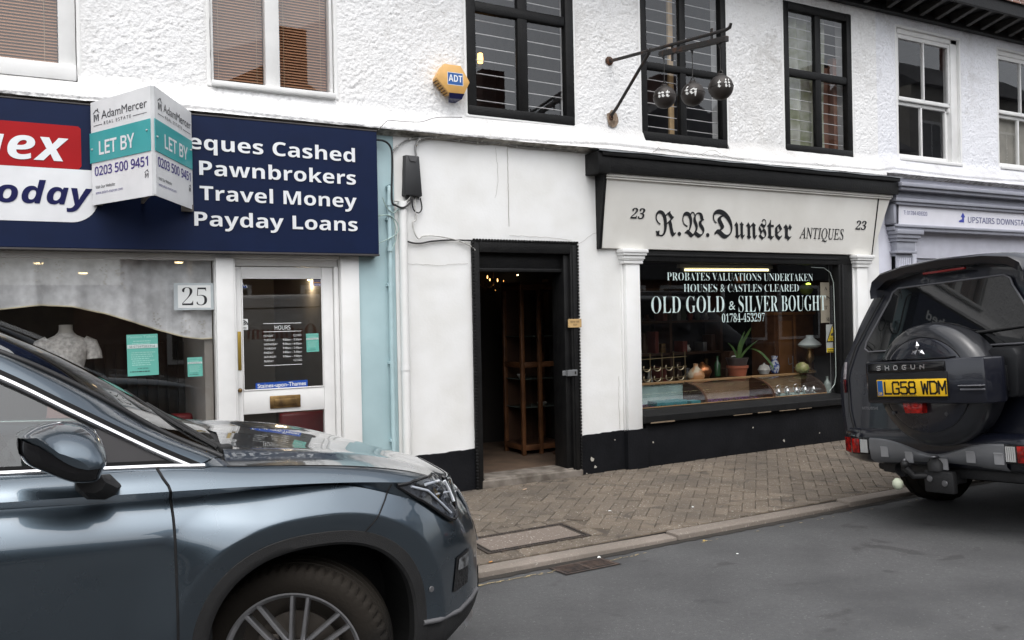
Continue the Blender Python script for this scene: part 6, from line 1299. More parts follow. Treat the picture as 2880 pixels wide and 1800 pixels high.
# cowl, wipers
mb = MB(); rows = []
for v in np.linspace(0, 1, 16):
    yy = -3.655+(2*3.655+2*CY)*v if False else -3.655+(2*(CY+3.655))*v; s = math.sin(math.pi*v)
    s = s**.6; rows.append([(.53+.06*s, yy, .985+.012*s), (.545+.065*s, yy, .960+.012*s), (.556+.10*s, yy, .955+.022*s)])
mb.grid(rows); mb.build("cowl", M("cowl_black", (.010, .010, .010), .7), car, smooth=40)
mb = MB(); mb.tube([(.60, -3.45, .985), (.56, -3.40, 1.005), (.46, -3.15, 1.075), (.38, -2.95, 1.13)], [.012, .010, .008, .006], 8); mb.box(.575, .625, -3.47, -3.42, .965, 1.0, .008); mb.tube([(.56, -3.52, 1.0), (.44, -3.3, 1.078), (.3, -2.9, 1.185)], .006, 6); mb.build("wiper", TRIM, car, smooth=50)
# headlight
def patch(top, bot, out, n=24, m=8):
    rows = []
    for v in np.linspace(0, 1, m):
        row = []
        for u in np.linspace(0, 1, n):
            a = catmull(top, u*(len(top)-1)); b = catmull(bot, u*(len(bot)-1)); row.append(on_body(a[0]+(b[0]-a[0])*v, a[1]+(b[1]-a[1])*v, out))
        rows.append(row)
    return rows
ht = [(1.140, .847), (1.265, .842), (1.385, .826), (1.430, .800)]; hb = [(1.142, .842), (1.263, .755), (1.365, .685), (1.402, .662), (1.452, .705)]
hb = [(1.142, .842), (1.263, .757), (1.400, .664), (1.456, .715)]
hl = part_empty("headlight", car)
mb = MB(); mb.grid(patch(ht, hb, .004)); mb.build("reflector_bowl", M("lamp_interior", (.20, .21, .23), .25, metal=.7, col2=(.02, .02, .022), scale=22, lo=.42, hi=.55), hl, smooth=50)
mb = MB(); mb.grid(patch(ht, hb, .014)); mb.build("lens", glass("lamp_lens", (.9, .92, .95), .08), hl, smooth=50, recalc=False)
mb = MB(); up = lambda q: [on_body(*catmull(q, u), .010) for u in np.linspace(0, len(q)-1, 26)]
mb.tube(up(ht), .007, 8); mb.tube(up(hb), .007, 8); mb.tube([on_body(1.43, .80, .01), on_body(1.452, .76, .01), on_body(1.456, .715, .01)], .007, 8); mb.build("bezel", GLOSSB, hl, smooth=50)
mb = MB(); mb.tube([on_body(1.405, .80, .009), on_body(1.425, .765, .009), on_body(1.440, .715, .009)], .0075, 8); mb.tube([on_body(1.20, .832, .009), on_body(1.28, .80, .009), on_body(1.345, .74, .009), on_body(1.395, .69, .009)], .005, 8); mb.tube([on_body(1.27, .825, .009), on_body(1.36, .812, .009)], .006, 8); mb.tube([on_body(1.33, .775, .009), on_body(1.42, .757, .009)], .004, 8); mb.build("daytime_strip", M("frosted_white_strip", (.75, .77, .80), .2), hl, smooth=50)
mb = MB()
for x, z in ((1.35, .775), (1.392, .735)): mb.ball(on_body(x, z, .004), .020, 12, 1, .35, 1)
mb.build("projector", M("projector_glass", (.05, .055, .06), .05, metal=.6), hl, smooth=60)
# grille, intakes, bumper details
mb = MB(); tg = np.linspace(12.35, 14, 30)
def bz(t, z):
    lo_, hi_ = 0., 6.
    for _ in range(22):
        md = (lo_+hi_)/2
        if body_pt(t, md)[2] < z: lo_ = md
        else: hi_ = md
    return body_pt(t, lo_)
def nose(z0, z1, tl, out, n=30, m=6):
    g = [[(lambda p: (p[0]+out, p[1]-out*.4, p[2]))(bz(t, z0+(z1-z0)*v)) for t in np.linspace(tl, 14, n)] for v in np.linspace(0, 1, m)]; mb.grid(g); mb.grid([[mir(p) for p in r] for r in g])
nose(.50, .72, 12.75, .004); nose(.26, .40, 12.6, .004); mb.build("grille", M("grille_black", (.012, .012, .013), .5, bump=.8, bscale=60), car, smooth=50)
mb = MB(); a_ = [(lambda p: (p[0]+.006, p[1]-.006, p[2]))(bz(t, z)) for t, z in ((12.7, .725), (12.72, .66), (12.85, .50))]; mb.tube(a_, .007, 8); a2 = [(lambda p: (p[0]+.006, p[1]-.002, p[2]))(bz(t, .727)) for t in np.linspace(12.7, 14, 14)]; mb.tube(a2, .007, 8); mb.tube([mir(p) for p in a2], .007, 8); mb.build("grille_chrome", CHROME, car, smooth=50)
mb = MB(); mb.grid(patch([(1.405, .522), (1.45, .528), (1.49, .535)], [(1.378, .395), (1.425, .395), (1.478, .40)], .004, 12, 6)); mb.build("side_intake", MATS["grille_black"], car, smooth=50)
mb = MB(); mb.grid(patch([(1.415, .515), (1.45, .520), (1.482, .525)], [(1.405, .475), (1.44, .47), (1.476, .472)], .009, 10, 4)); mb.build("fog_lamp", M("fog_lens", (.30, .31, .32), .15, metal=.4, col2=(.03, .03, .03), scale=30), car, smooth=50)
mb = MB(); mb.tube([on_body(x, z, .004) for x, z in ((1.235, .320), (1.30, .318), (1.415, .312), (1.50, .325), (1.56, .335))], .010, 8); mb.build("bumper_strip", M("grey_bumper_strip", (.10, .10, .105), .5), car, smooth=60)
mb = MB(); mb.lathe([(.001, .003), (.010, .003), (.012, .0)], on_body(1.270, .441, .001), (.25, -1, 0), 16); mb.build("parking_sensor", MATS["grey_bumper_strip"], car, smooth=50)
mb = MB(); mb.grid([[bz(t, .23) for t in np.linspace(11.6, 14, 20)], [(lambda p: (p[0]+.012, p[1]-.006, p[2]-.02))(bz(t, .23)) for t in np.linspace(11.6, 14, 20)], [(lambda p: (p[0]+.0, p[1]-.0, p[2]-.035))(bz(t, .23)) for t in np.linspace(11.6, 14, 20)]]); mb.build("front_skid", ALLOY, car, smooth=50)
# cabin
CB = M("cabin_black", (.014, .014, .015), .8)
mb = MB(); mb.box(-.15, .50, -3.62, -2.22, .80, .955, .04); mb.build("dashboard", CB, car, smooth=40)
mb = MB(); mb.lathe([(.17, -.012), (.188, 0), (.17, .012)], (-.12, -3.28, 1.0), (1, 0, .45), 30); mb.tube([(-.12, -3.45, 1.0), (-.12, -3.11, 1.0)], .014, 8); mb.build("steering_wheel", CB, car, smooth=50)
for y in (-3.52, -2.82):
    mb = MB(); mb.box(-.95, -.38, y, y+.48, .45, .62, .06); mb.add([], []); mb.box(-1.12, -.93, y, y+.48, .55, 1.18, .07); mb.box(-1.12, -1.02, y+.12, y+.36, 1.2, 1.40, .05); mb.build("seat", M("charcoal_seat_cloth", (.03, .03, .032), .9), car, smooth=40)
mb = MB(); mb.box(-2.2, .5, -3.7, -2.14, .2, .45); mb.box(-2.0, -1.8, -3.6, -2.24, .5, 1.15, .06); mb.build("cabin_floor", CB, car)
# ================================================================== THE DARK OFF-ROADER (back view)
sh = empty("off_road_car", (0, -3.10, -.045), "dark navy off road car seen from behind with a covered spare wheel and yellow plate", "car")
sh.rotation_euler = (math.radians(-4.2), 0, 0)
NAVP = car_paint("dark_navy_metallic", (.005, .006, .012), .1, .3, 1.36); SATB = M("satin_charcoal_plastic", (.008, .0085, .010), .45, var=.1, scale=12, spec=.3); SILB = M("silver_bumper_plastic", (.19, .195, .205), .42, metal=.35, var=.05)
def sb(name, mat, mb, par=None, smooth=40, **k): return mb.build(name, mat, par or sh, smooth=smooth, local=True, **k)
# local frame: x forward (world X), y to the kerb side, z up from the ground under the car
HP = [(.70, .40), (.86, .46), (.925, .62), (.94, .85), (.935, 1.02), (.925, 1.13), (.855, 1.27), (.775, 1.45), (.68, 1.62), (.61, 1.72), (.53, 1.785), (.33, 1.822), (0, 1.84)]
def sect(x, k=1., kz=1., top=1.85, lean=0.):
    P = [(p.x, p.z) for p in spl([(a, 0, b) for a, b in HP], 4)]; out = []
    pts = [(a, b) for a, b in P]+[(-a, b) for a, b in P[::-1][1:]]
    for a, b in pts:
        b2 = b if b < 1.13 else 1.13+(b-1.13)*(top-1.13)/(1.85-1.13); xx = x+lean*max(0, b-1.0)*.20
        out.append((xx, a*k, 1.0+(b2-1.0)*kz))
    return out
secs = [sect(5.50, .93, .965, lean=1), sect(5.505, .965, .98, lean=1), sect(5.53, .988, .994, lean=1), sect(5.60, 1.0, 1.0, lean=1), sect(6.0, 1, 1, lean=.5), sect(6.6, 1, 1), sect(7.6, 1, 1), sect(8.2, 1, 1, 1.80), sect(8.9, 1, 1, 1.20), sect(9.5, .99, 1, 1.12), sect(9.95, .93, .98, 1.05), sect(10.02, .8, .9, 1.0)]
mb = MB(); mb.grid([s_+[s_[0]] for s_ in secs]); n = len(secs[0]); mb.add(secs[0], [list(range(n))]); mb.add(secs[-1], [list(range(n))])
sb("body", NAVP, mb, smooth=30)
mb = MB(); mb.box(5.9, 9.6, -.80, .80, .30, .42); mb.box(6.2, 9.3, -.35, .35, .22, .32); sb("underbody", M("underbody_black", (.006, .006, .006), .9), mb)
# tailgate skin, glass and seams
lean = lambda z: max(0, z-1.0)*.20
gx = lambda z: 5.492+lean(z)
gl = [(.40, 1.695), (.445, 1.67), (.465, 1.62), (.655, 1.31), (.665, 1.26), (.63, 1.235)]
GP = [(a, b) for a, b in gl]; ring_ = GP+[(-a, b) for a, b in GP[::-1]]
mb = MB(); mb.add([(gx(b)-.012, a, b) for a, b in ring_]+[(gx(b), a*1.0, b) for a, b in ring_], [list(range(len(ring_)))]+[[i, (i+1) % len(ring_), len(ring_)+(i+1) % len(ring_), len(ring_)+i] for i in range(len(ring_))])
tg_ = M("privacy_glass", (.005, .0055, .006), .02, var=.0, spec=.55)
sb("rear_window", tg_, mb, smooth=0)
mb = MB(); mb.tube([(gx(b)-.012, a*1.004, b) for a, b in ring_+[ring_[0]]], .007, 6); sb("window_seal", M("grey_seal", (.10, .10, .11), .4), mb)
mb = MB()
for s in (1, -1): mb.tube([(gx(z)-.004, s*y, z) for y, z in ((.53, 1.66), (.60, 1.55), (.765, 1.27), (.82, 1.1), (.825, .8), (.79, .64))], .005, 6)
mb.tube([(5.487, y, .625) for y in (-.8, .8)], .006, 6); sb("tailgate_gap", G, mb)
# wiper
mb = MB(); mb.tube([(gx(1.32)-.035, -.02, 1.30), (gx(1.33)-.03, -.26, 1.325), (gx(1.34)-.025, -.56, 1.345)], [.012, .010, .006], 8); sb("rear_wiper", TRIM, mb)
# roof spoiler
def spo(k, dz): return [(5.60-.06+k*.16, y*.955*(1-.03*k), z-dz) for y, z in ((.615, 1.64), (.618, 1.70), (.595, 1.765), (.52, 1.812), (.33, 1.843), (0, 1.858), (-.33, 1.843), (-.52, 1.812), (-.595, 1.765), (-.618, 1.70), (-.615, 1.64))]
mb = MB(); A0 = spo(0, 0); A1 = [(x+.02, y*.93, (z-.055) if z > 1.7 else z) for x, y, z in A0]; B0 = [(x+.22, y, z+.02) for x, y, z in A0]; B1 = [(x+.20, y*.93, (z-.06) if z > 1.7 else z) for x, y, z in A0]
mb.grid([B1, A1, [(x-.008, y*.99, z-.008) for x, y, z in A0], [(x+.012, y, z+.006) for x, y, z in A0], B0]); sb("roof_spoiler", NAVP, mb, smooth=35)
mb = MB(); mb.box(5.575, 5.60, -.16, .16, 1.765, 1.782, .004); sb("spoiler_lamp", M("dark_red_lens", (.16, .004, .004), .2), mb)
# spare wheel cover
sc0 = part_empty("spare_wheel_cover", sh); cy_, cz_ = -.05, .99
mb = MB(); mb.lathe([(.30, .28), (.395, .27), (.418, .22), (.420, .12), (.412, .06), (.385, .022), (.34, .004), (.322, .0)], (5.21, cy_, cz_), (1, 0, 0), 72); sb("cover_rim", car_paint("navy_cover_paint", (.007, .0078, .011), .1, .4, 1.38), mb, sc0, 45)
mb = MB(); mb.lathe([(.318, .012), (.318, -.004), (.30, -.014), (.22, -.020), (.001, -.022)], (5.21, cy_, cz_), (1, 0, 0), 64); sb("cover_face", NAVP, mb, sc0, 45)
mb = MB(); mb.lathe([(.319, -.002), (.324, -.004), (.324, .004)], (5.21, cy_, cz_), (1, 0, 0), 64); sb("face_gap", G, mb, sc0)
# plate housing
hp = [(5.185, .375), (5.125, .345), (5.115, .33), (5.115, -.295), (5.135, -.33), (5.16, -.505), (5.30, -.545), (5.40, -.50), (5.40, .36)]
mb = MB(); mb.prism([(x, y) for x, y in hp], 'z', .872, 1.165); hs_ = sb("plate_housing", NAVP, mb, sc0, 30, bevel=.018)
mb = MB(); mb.box(5.104, 5.118, -.275, .315, 1.085, 1.150, .004); sb("badge_panel", GLOSSB, mb, hs_)
mb = MB(); mb.box(5.106, 5.118, -.285, .325, .90, 1.082, .006); sb("plate_recess", SATB, mb, hs_)
mb = MB(); mb.box(5.118, 5.19, -.50, -.345, .985, .99); mb.tube([(5.136, -.35, .962), (5.155, -.50, .962)], .006, 6); sb("housing_groove", M("brushed_edge", (.35, .35, .38), .3, metal=.6), mb, hs_)
mb = MB(); mb.add([(5.113, .33, 1.172), (5.113, -.29, 1.172), (5.30, -.30, 1.182), (5.30, .33, 1.182)], [[0, 1, 2, 3]]); sb("housing_lid", NAVP, mb, hs_)
fr = lambda x: (lambda a, b: (x, -a, b))
PLY = M("yellow_plate", (.80, .48, .012), .4, var=.02); KEY = M("plate_black", (.008, .008, .009), .4)
pl_ = MB().box(5.090, 5.104, -.282, .238, .922, 1.036, .003); pl_o = sb("number_plate", PLY, pl_, sc0)
mb = MB(); mb.add([(5.0885, .232, .928), (5.0885, .190, .928), (5.0885, .190, 1.030), (5.0885, .232, 1.030)], [[0, 1, 2, 3]]); sb("country_band", M("euro_blue", (.01, .10, .34), .4), mb, pl_o)
mb = MB(); text(mb, "GB", 'sans', -.225, -.198, .935, .017, fr(5.0875), offset=.02); sb("country_letters", PLY, mb, pl_o)
mb = MB()   # plate characters, drawn as bars
def bars_(ch, x, w=.048, h=.078, z=.94, t=.0125):
    S = {'L': [((0, 1), (0, 0)), ((0, 0), (1, 0))], 'G': [((1, .78), (1, .92), (.85, 1), (.15, 1), (0, .9), (0, .1), (.15, 0), (.85, 0), (1, .1), (1, .45)), ((1, .45), (.55, .45))], '5': [((.95, 1), (.08, 1)), ((.08, 1), (.05, .55)), ((.05, .55), (.8, .58), (1, .48), (1, .1), (.85, 0), (.15, 0), (0, .1))],
         '8': [((.15, .54), (.05, .66), (.05, .9), (.2, 1), (.8, 1), (.95, .9), (.95, .66), (.85, .54), (.15, .54)), ((.15, .54), (0, .42), (0, .12), (.15, 0), (.85, 0), (1, .12), (1, .42), (.85, .54))], 'W': [((0, 1), (.22, 0), (.5, .8), (.78, 0), (1, 1))], 'D': [((0, 0), (0, 1)), ((0, 1), (.7, 1), (1, .85), (1, .15), (.7, 0), (0, 0))], 'M': [((0, 0), (0, 1), (.5, .3), (1, 1), (1, 0))]}[ch]
    for pl in S:
        for (a, b), (c, d) in zip(pl, pl[1:]):
            p, q = Vector((x+a*w, z+b*h)), Vector((x+c*w, z+d*h)); dr = (q-p).normalized(); nr = Vector((-dr.y, dr.x))*t/2; p -= dr*t*.42; q += dr*t*.42
            mb.add([(5.0880, -v.x, v.y) for v in (p-nr, q-nr, q+nr, p+nr)], [[0, 1, 2, 3]])
x = -.173
for c in "LG58": bars_(c, x); x += .062
x += .034
for c in "WDM": bars_(c, x); x += .062
text(mb, "DEALER SUPPLIED ENGLAND", 'sans', -.06, .075, .9265, .005, fr(5.0885)) if False else lines(mb, -.06, .075, .926, .933, 1, 0, 4, fr(5.0885))
sb("plate_characters", KEY, mb, pl_o, 0)
mb = MB(); x = -.265
Sg = {'S': [((1, 1), (0, 1)), ((0, 1), (0, .5)), ((0, .5), (1, .5)), ((1, .5), (1, 0)), ((1, 0), (0, 0))], 'H': [((0, 0), (0, 1)), ((1, 0), (1, 1)), ((0, .5), (1, .5))], 'O': [((0, 0), (0, 1)), ((0, 1), (1, 1)), ((1, 1), (1, 0)), ((1, 0), (0, 0))], 'G': [((1, 1), (0, 1)), ((0, 1), (0, 0)), ((0, 0), (1, 0)), ((1, 0), (1, .5)), ((1, .5), (.5, .5))], 'U': [((0, 1), (0, 0)), ((0, 0), (1, 0)), ((1, 0), (1, 1))], 'N': [((0, 0), (0, 1)), ((0, 1), (1, 0)), ((1, 0), (1, 1))]}
for c in "SHOGUN":
    for (a, b), (c2, d) in Sg[c]:
        p, q = Vector((-x-.08+0, 0)), 0; p = Vector((x+.03+a*.028, 1.104+b*.026)); q = Vector((x+.03+c2*.028, 1.104+d*.026)); dr = (q-p).normalized(); nr = Vector((-dr.y, dr.x))*.003; p -= dr*.003; q += dr*.003
        mb.add([(5.1015, -v.x, v.y) for v in (p-nr, q-nr, q+nr, p+nr)], [[0, 1, 2, 3]])
    x += .067
sb("badge_letters", CHROME, mb, hs_, 0)
mb = MB()   # three-diamond emblem
for a in (90, 210, 330):
    d = Vector((math.cos(math.radians(a)), math.sin(math.radians(a)))); s = Vector((-d.y, d.x)); c = Vector((.03, 1.228))
    q = [c, c+d*.030+s*.017, c+d*.060, c+d*.030-s*.017]; mb.add([(5.186, -v.x, v.y) for v in q]+[(5.176, -(c+d*.03).x, (c+d*.03).y)], [[0, 1, 4], [1, 2, 4], [2, 3, 4], [3, 0, 4]])
sb("emblem", CHROME, mb, sc0, 0)
mb = MB(); mb.prism([(.085, .875), (-.065, .875), (-.062, .805), (.068, .805)], 'x', 5.138, 5.30); sb("rear_fog_lamp", M("red_lens", (.42, .012, .008), .12, col2=(.10, .004, .004), scale=30), mb, sc0, 30, bevel=.004)
mb = MB()
for y in (.20, -.20): mb.lathe([(.001, -.003), (.012, -.002), (.014, .004)], (5.188, y, .80), (1, 0, 0), 14)
mb.lathe([(.36, .0), (.39, .03), (.40, .08)], (5.185, cy_, cz_), (1, 0, 0), 4) if False else None
sb("cover_sensor", M("sensor_grey", (.05, .05, .055), .4), mb, sc0)
mb = MB(); mb.prism([(-.39, .88), (-.585, .90), (-.60, 1.16), (-.575, 1.215), (-.43, 1.22), (-.37, 1.17)], 'x', 5.36, 5.50); sb("spare_mount_shroud", SATB, mb, sh, 30, bevel=.02)
mb = MB(); mb.prism([(-.45, .93), (-.53, .94), (-.53, 1.10), (-.45, 1.10)], 'x', 5.35, 5.365); sb("shroud_panel", SATB, mb, sh, 30, bevel=.004)
mb = MB(); text(mb, "DI-D", 'sans', .70, .78, .80, .022, fr(5.488)); text(mb, "MITSUBISHI", 'sans', -.70, -.56, .80, .020, fr(5.488)); sb("tailgate_badge", M("dull_chrome", (.35, .35, .37), .3, metal=.8), mb, sh, 0)
# tail lamps wrap the corners
for s in (1, -1):
    tl = part_empty("tail_lamp", sh); P = lambda y, z, dx=0: (5.50+dx+lean(z)+max(0, abs(y)-.86)*1.5, s*y, z)
    def lens(z0, z1, mat, nm):
        mb = MB(); rows = [[P(y, z, -.018) for y in (.845, .87, .905, .935, .952, .955)] for z in np.linspace(z0, z1, 5)]; mb.grid(rows); mb.add([P(.845, z0), P(.845, z1), P(.845, z1, -.018), P(.845, z0, -.018)], [[0, 1, 2, 3]]); sb(nm, mat, mb, tl, 50)
    lens(1.035, 1.165, M("clear_lamp_lens", (.50, .48, .50), .1, metal=.0, col2=(.22, .19, .20), scale=26), "indicator_lens"); lens(.93, 1.03, M("smoked_red_lens", (.20, .03, .035), .12, metal=.2, col2=(.05, .01, .012), scale=22), "brake_lens")
# rear bumper
def bmp(z, pr): return [(5.44-pr+.30*max(0, (abs(y)-.60))**1.4*3.2, y+.03, z) for y in np.linspace(-.86, .86, 41)]
mb = MB(); rows = [bmp(.66, .0), bmp(.655, .045), bmp(.63, .075), bmp(.58, .08), bmp(.50, .075), bmp(.44, .05), bmp(.41, .0), bmp(.41, -.1)]; mb.grid(rows); mb.grid([[(x+.14, y, z) for x, y, z in bmp(.66, 0)], bmp(.66, 0)]); bpo = sb("rear_bumper", NAVP, mb, sh, 45)
mb = MB(); ys = np.linspace(-.47, .55, 45)
zt = lambda y: .605-.095*math.exp(-((y-.04)/.235)**2)-.0*y
zl = lambda y: .45+.02*math.cos(y*3)-.0
rows = [[(5.365, y, zt(y)) for y in ys], [(5.348, y, zt(y)-.012) for y in ys], [(5.345, y, (zt(y)+zl(y))/2) for y in ys], [(5.36, y, zl(y)) for y in ys], [(5.40, y, zl(y)-.03) for y in ys]]; mb.grid(rows)
skid = sb("skid_plate", SILB, mb, bpo, 45)
mb = MB()
for y in (.42, .22, -.04, -.24, -.43): z = min(zt(y)-.035, .545); mb.prism([(y+.03, z), (y-.03, z), (y-.03, z-.008), (y+.03, z-.008)], 'x', 5.338, 5.35); mb.box(5.342, 5.35, y-.032, y+.03, z-.075, z-.008)
split_by(sb("skid_rib", M("pale_silver_rib", (.34, .345, .36), .35, metal=.4), mb, skid), lambda c: round(c.y*5))
for s in (1, -1):
    lp_ = part_empty("bumper_lamp", sh); lp_.location = (0, .045-.0*s, 0)
    mb = MB(); mb.box(5.350, 5.38, *sorted((s*.51, s*.665)), .478, .602, .004); sb("lamp_housing", GLOSSB, mb, lp_)
    mb = MB(); mb.box(5.343, 5.352, *sorted((s*.595, s*.655)), .488, .592, .003); sb("red_reflector", MATS["red_lens"], mb, lp_)
    mb = MB()
    for k in range(5): mb.box(5.343, 5.352, *sorted((s*(.522+k*.013), s*(.530+k*.013))), .492, .588)
    sb("reversing_lens", M("ribbed_clear_lens", (.55, .55, .54), .2), mb, lp_)
    mb = MB(); mb.add([(5.362, s*.68, .482), (5.425, s*.785, .485), (5.425, s*.785, .595), (5.362, s*.68, .598)], [[0, 1, 2, 3]]); sb("side_reflector", MATS["red_lens"], mb, lp_)
# tow bar and exhaust under the bumper
tw = part_empty("tow_bar", sh); BK = M("tow_black", (.012, .012, .013), .55, bump=.3)
mb = MB(); mb.box(5.48, 5.58, -.55, .55, .34, .42, .01); mb.box(5.36, 5.56, -.06, .06, .30, .37, .01); mb.box(5.33, 5.38, -.11, .11, .25, .40, .012); mb.lathe([(.06, 0), (.06, .05), (.03, .1)], (5.36, .02, .40), (0, 0, 1), 14); sb("bracket", BK, mb, tw)
mb = MB(); mb.tube([(5.36, .08, .36), (5.28, .15, .36), (5.24, .18, .42)], .022, 10); mb.ball((5.24, .18, .445), .028, 14); mb.lathe([(.05, -.03), (.055, 0), (.045, .03)], (5.30, .24, .40), (1, 0, 0), 14); sb("tow_ball", BK, mb, tw, 60)
mb = MB(); mb.lathe([(.001, -.004), (.02, -.003), (.022, .0)], (5.325, .06, .345), (1, 0, 0), 12); mb.lathe([(.001, -.004), (.02, -.003), (.022, .0)], (5.325, -.05, .32), (1, 0, 0), 12); mb.lathe([(.03, 0), (.028, .006), (.001, .008)], (5.30, .0, .50), (0, 0, 1), 14); mb.ball((5.24, .18, .47), .014, 8); sb("bolt", M("worn_steel_bolt", (.20, .20, .21), .4, metal=.7), mb, tw, 50)
mb = MB(); mb.ball((5.22, .235, .305), .037, 12, 1, 1, 1.15); sb("ball_cover", M("pale_cream_cover", (.58, .62, .48), .5), mb, tw, 60)
mb = MB(); mb.tube([(5.55, .52, .36), (5.75, .54, .36)], .035, 12, False); mb.box(5.6, 6.2, .42, .70, .33, .40, .03); sb("exhaust", BK, mb, sh)
# wheels
def swheel(x, y, s):
    w0 = part_empty("wheel", sh); w0.location = (x, y, .375)
    mb = MB(); mb.lathe([(.235, -.12), (.30, -.132), (.35, -.125), (.37, -.105), (.374, -.06), (.368, -.055), (.368, -.045), (.375, -.04), (.375, .04), (.368, .045), (.368, .055), (.374, .06), (.37, .105), (.35, .125), (.30, .132), (.235, .12)], (0, 0, 0), (0, 1, 0), 60, lambda j, k, r: r-.008 if (3 <= j <= 12 and k % 3 == 0) else r); sb("tyre", RUB, mb, w0, 35)
    mb = MB(); mb.lathe([(.236, s*.11), (.22, s*.07), (.08, s*.06), (.001, s*.07)], (0, 0, 0), (0, 1, 0), 30); mb.lathe([(.236, -s*.11), (.2, -s*.02), (.001, -s*.02)], (0, 0, 0), (0, 1, 0), 30); sb("rim", M("dusty_steel_rim", (.10, .10, .105), .5, metal=.6), mb, w0, 40)
for x, y, s in ((6.42, .775, 1), (6.42, -.775, -1), (9.2, .775, 1), (9.2, -.775, -1)): swheel(x, y, s)
mb = MB()
for y in (.70, -.95): mb.box(6.86, 6.88, min(y, y+.25), max(y, y+.25), .18, .5, .004)
sb("mud_flap", RUB, mb, sh)
mb = MB(); mb.box(6.0, 8.0, .60, .66, 1.83, 1.87, .01); mb.box(6.0, 8.0, -.66, -.60, 1.83, 1.87, .01); sb("roof_rail", M("roof_rail_silver", (.4, .4, .42), .35, metal=.7), mb, sh)
# ================================================================== ACROSS THE STREET (seen only in glass and paint)
OPW = M("cream_render", (.30, .28, .24), .8, var=.06, scale=1.5); OPB = M("red_brick", (.12, .055, .04), .85, col2=(.08, .036, .026), scale=14); OPD = M("street_window_dark", (.02, .022, .025), .1)
ROOF = M("slate_roof", (.07, .07, .075), .8, scale=9)
def house(x0, x1, zt, mat, label, gable, nw):
    h = empty("terrace_house", ((x0+x1)/2, -12.7, -.1), label, "building"); mb = MB(); mb.box(x0+.002, x1-.002, -17, -12.7, -.4, zt); mb.build("wall", mat, h)
    mb = MB(); xm = (x0+x1)/2
    if gable: mb.prism([(x0-.2, zt), (x1+.2, zt), (xm, zt+(x1-x0)*.30)], 'y', -17.1, -12.5)
    else: mb.prism([(-12.4, zt), (-17.2, zt), (-14.8, zt+1.6)], 'x', x0, x1)
    rf = mb.build("roof", ROOF, h)
    mb = MB(); mb.box(xm+.6, xm+1.3, -15.1, -14.4, zt+1.2, zt+3.2); mb.build("chimney", OPB, rf)
    for k in range(nw):
        a = x0+(k+.5)*(x1-x0)/nw; mb = MB(); mb.box(a-.55, a+.55, -12.72, -12.64, 3.4, 5.0, .01); w = mb.build("window", WOODW, h); mb = MB(); mb.box(a-.47, a-.03, -12.65, -12.63, 3.5, 4.9); mb.box(a+.03, a+.47, -12.65, -12.63, 3.5, 4.9); mb.build("pane", OPD, w)
        mb = MB(); mb.box(a-.9, a+.9, -12.72, -12.63, .6, 2.3, .01); w = mb.build("shop_window", WOODW, h); mb = MB(); mb.box(a-.8, a+.8, -12.64, -12.62, .7, 2.2); mb.build("pane", OPD, w)
    for k in range(nw if zt > 7.5 else 0):
        a = x0+(k+.5)*(x1-x0)/nw; mb = MB(); mb.box(a-.55, a+.55, -12.72, -12.64, 6.4, 8.2, .01); w = mb.build("window", WOODW, h); mb = MB(); mb.box(a-.47, a-.03, -12.65, -12.63, 6.5, 8.1); mb.box(a+.03, a+.47, -12.65, -12.63, 6.5, 8.1); mb.build("pane", OPD, w)
    mb = MB(); mb.box(x0+.1, x1-.1, -12.7, -12.5, 2.45, 3.0, .01); mb.build("fascia", M("opposite_fascia", (.06, .06, .07), .5), h)
house(-16, -7, 5.2, OPB, "brick terrace building far along the opposite pavement to the left", False, 3); house(-7, -3.4, 4.6, OPW, "narrow cream gabled building across the street on the left", True, 1); house(1.8, 7.6, 5.6, OPB, "red brick gabled building directly across the street", True, 2)
house(7.6, 13, 5.2, OPW, "cream rendered building across the street on the right", False, 3); house(13, 20, 5.8, OPB, "brick gabled building across the street far to the right", True, 3)
house(20, 27, 7.0, OPB, "taller brick building across the street beyond the gables", False, 3); house(27, 36, 9.4, OPW, "tall cream building across the street at the far right end", False, 4)
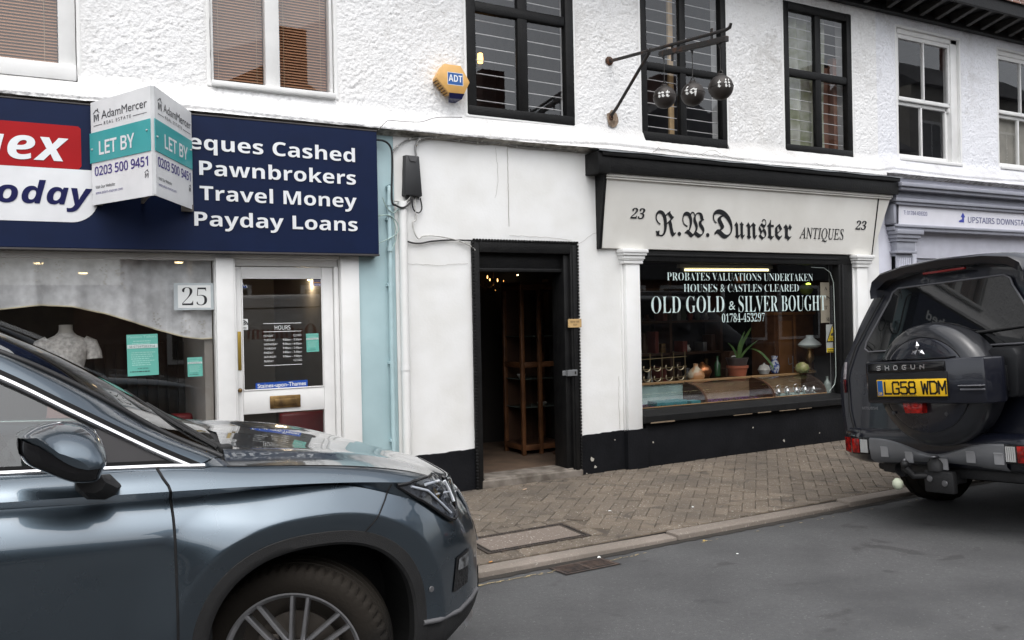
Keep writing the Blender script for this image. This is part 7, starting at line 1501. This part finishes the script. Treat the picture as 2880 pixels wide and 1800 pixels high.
gw_ = empty("yard_wall", (-.8, -12.8, 0), "low brick yard wall with dark gates filling the gap between the opposite buildings", "wall"); mb = MB(); mb.box(-3.39, 1.79, -13.0, -12.75, -.4, 2.3); mb.build("wall", OPB, gw_); mb = MB(); mb.box(-2.2, .6, -12.76, -12.70, -.1, 2.1, .01); mb.build("gate", OPD, gw_)
mb = MB(); mb.box(-60, 60, -12.7, -10.1, -.3, .0); tag(mb.build("opposite_pavement", M("grey_paving", (.12, .115, .11), .9), None), kind="structure")
# silver van parked opposite
VP = car_paint("silver_van_paint", (.70, .69, .66), .0, .35)
vn = empty("delivery_van", (4.4, -8.6, -.1), "silver delivery van with red lettering parked across the street", "van"); vy0, vy1 = -9.75, -7.95
prof = [(2.3, .25), (2.25, 1.1), (2.3, 1.75), (2.42, 1.92), (4.7, 1.95), (5.35, 1.72), (5.95, 1.10), (6.55, .95), (6.68, .6), (6.62, .25)]
mb = MB(); mb.prism([(a, b) for a, b in prof], 'y', vy0, vy1); mb.build("body", VP, vn, bevel=.07, smooth=40)
mb = MB(); mb.add([(4.85, vy1+.004, 1.12), (5.80, vy1+.004, 1.12), (5.32, vy1+.004, 1.62), (4.85, vy1+.004, 1.72)], [[0, 1, 2, 3]]); mb.build("side_window", OPD, vn)
mb = MB(); mb.tube([(3.0, vy1+.004, .55), (3.0, vy1+.004, 1.70), (4.4, vy1+.004, 1.72), (4.4, vy1+.004, .5)], .012, 6); mb.build("door_gap", G, vn)
mb = MB(); text(mb, "Optimum.", 'serif', 0, 1.25, 1.18, .24, lambda a, b: (3.0+1.25-a, vy1+.006, b), offset=-.01); mb.build("lettering", M("red_van_vinyl", (.35, .05, .03), .4), vn)
for x in (3.0, 5.75):
    for y in (vy1-.12, vy0+.12):
        w0 = part_empty("wheel", vn); mb = MB(); mb.lathe([(.2, -.11), (.31, -.1), (.32, 0), (.31, .1), (.2, .11)], (x, y, .22), (0, 1, 0), 32); mb.build("tyre", RUB, w0, smooth=40); mb = MB(); mb.lathe([(.21, .115), (.16, .1), (.03, .12), (.001, .12)], (x, y, .22), (0, 1, 0), 20)
        for k in range(6): mb.box(x-.01, x+.01, y+.08, y+.12, .22, .41)
        mb.build("rim", ALLOY, w0, smooth=40)
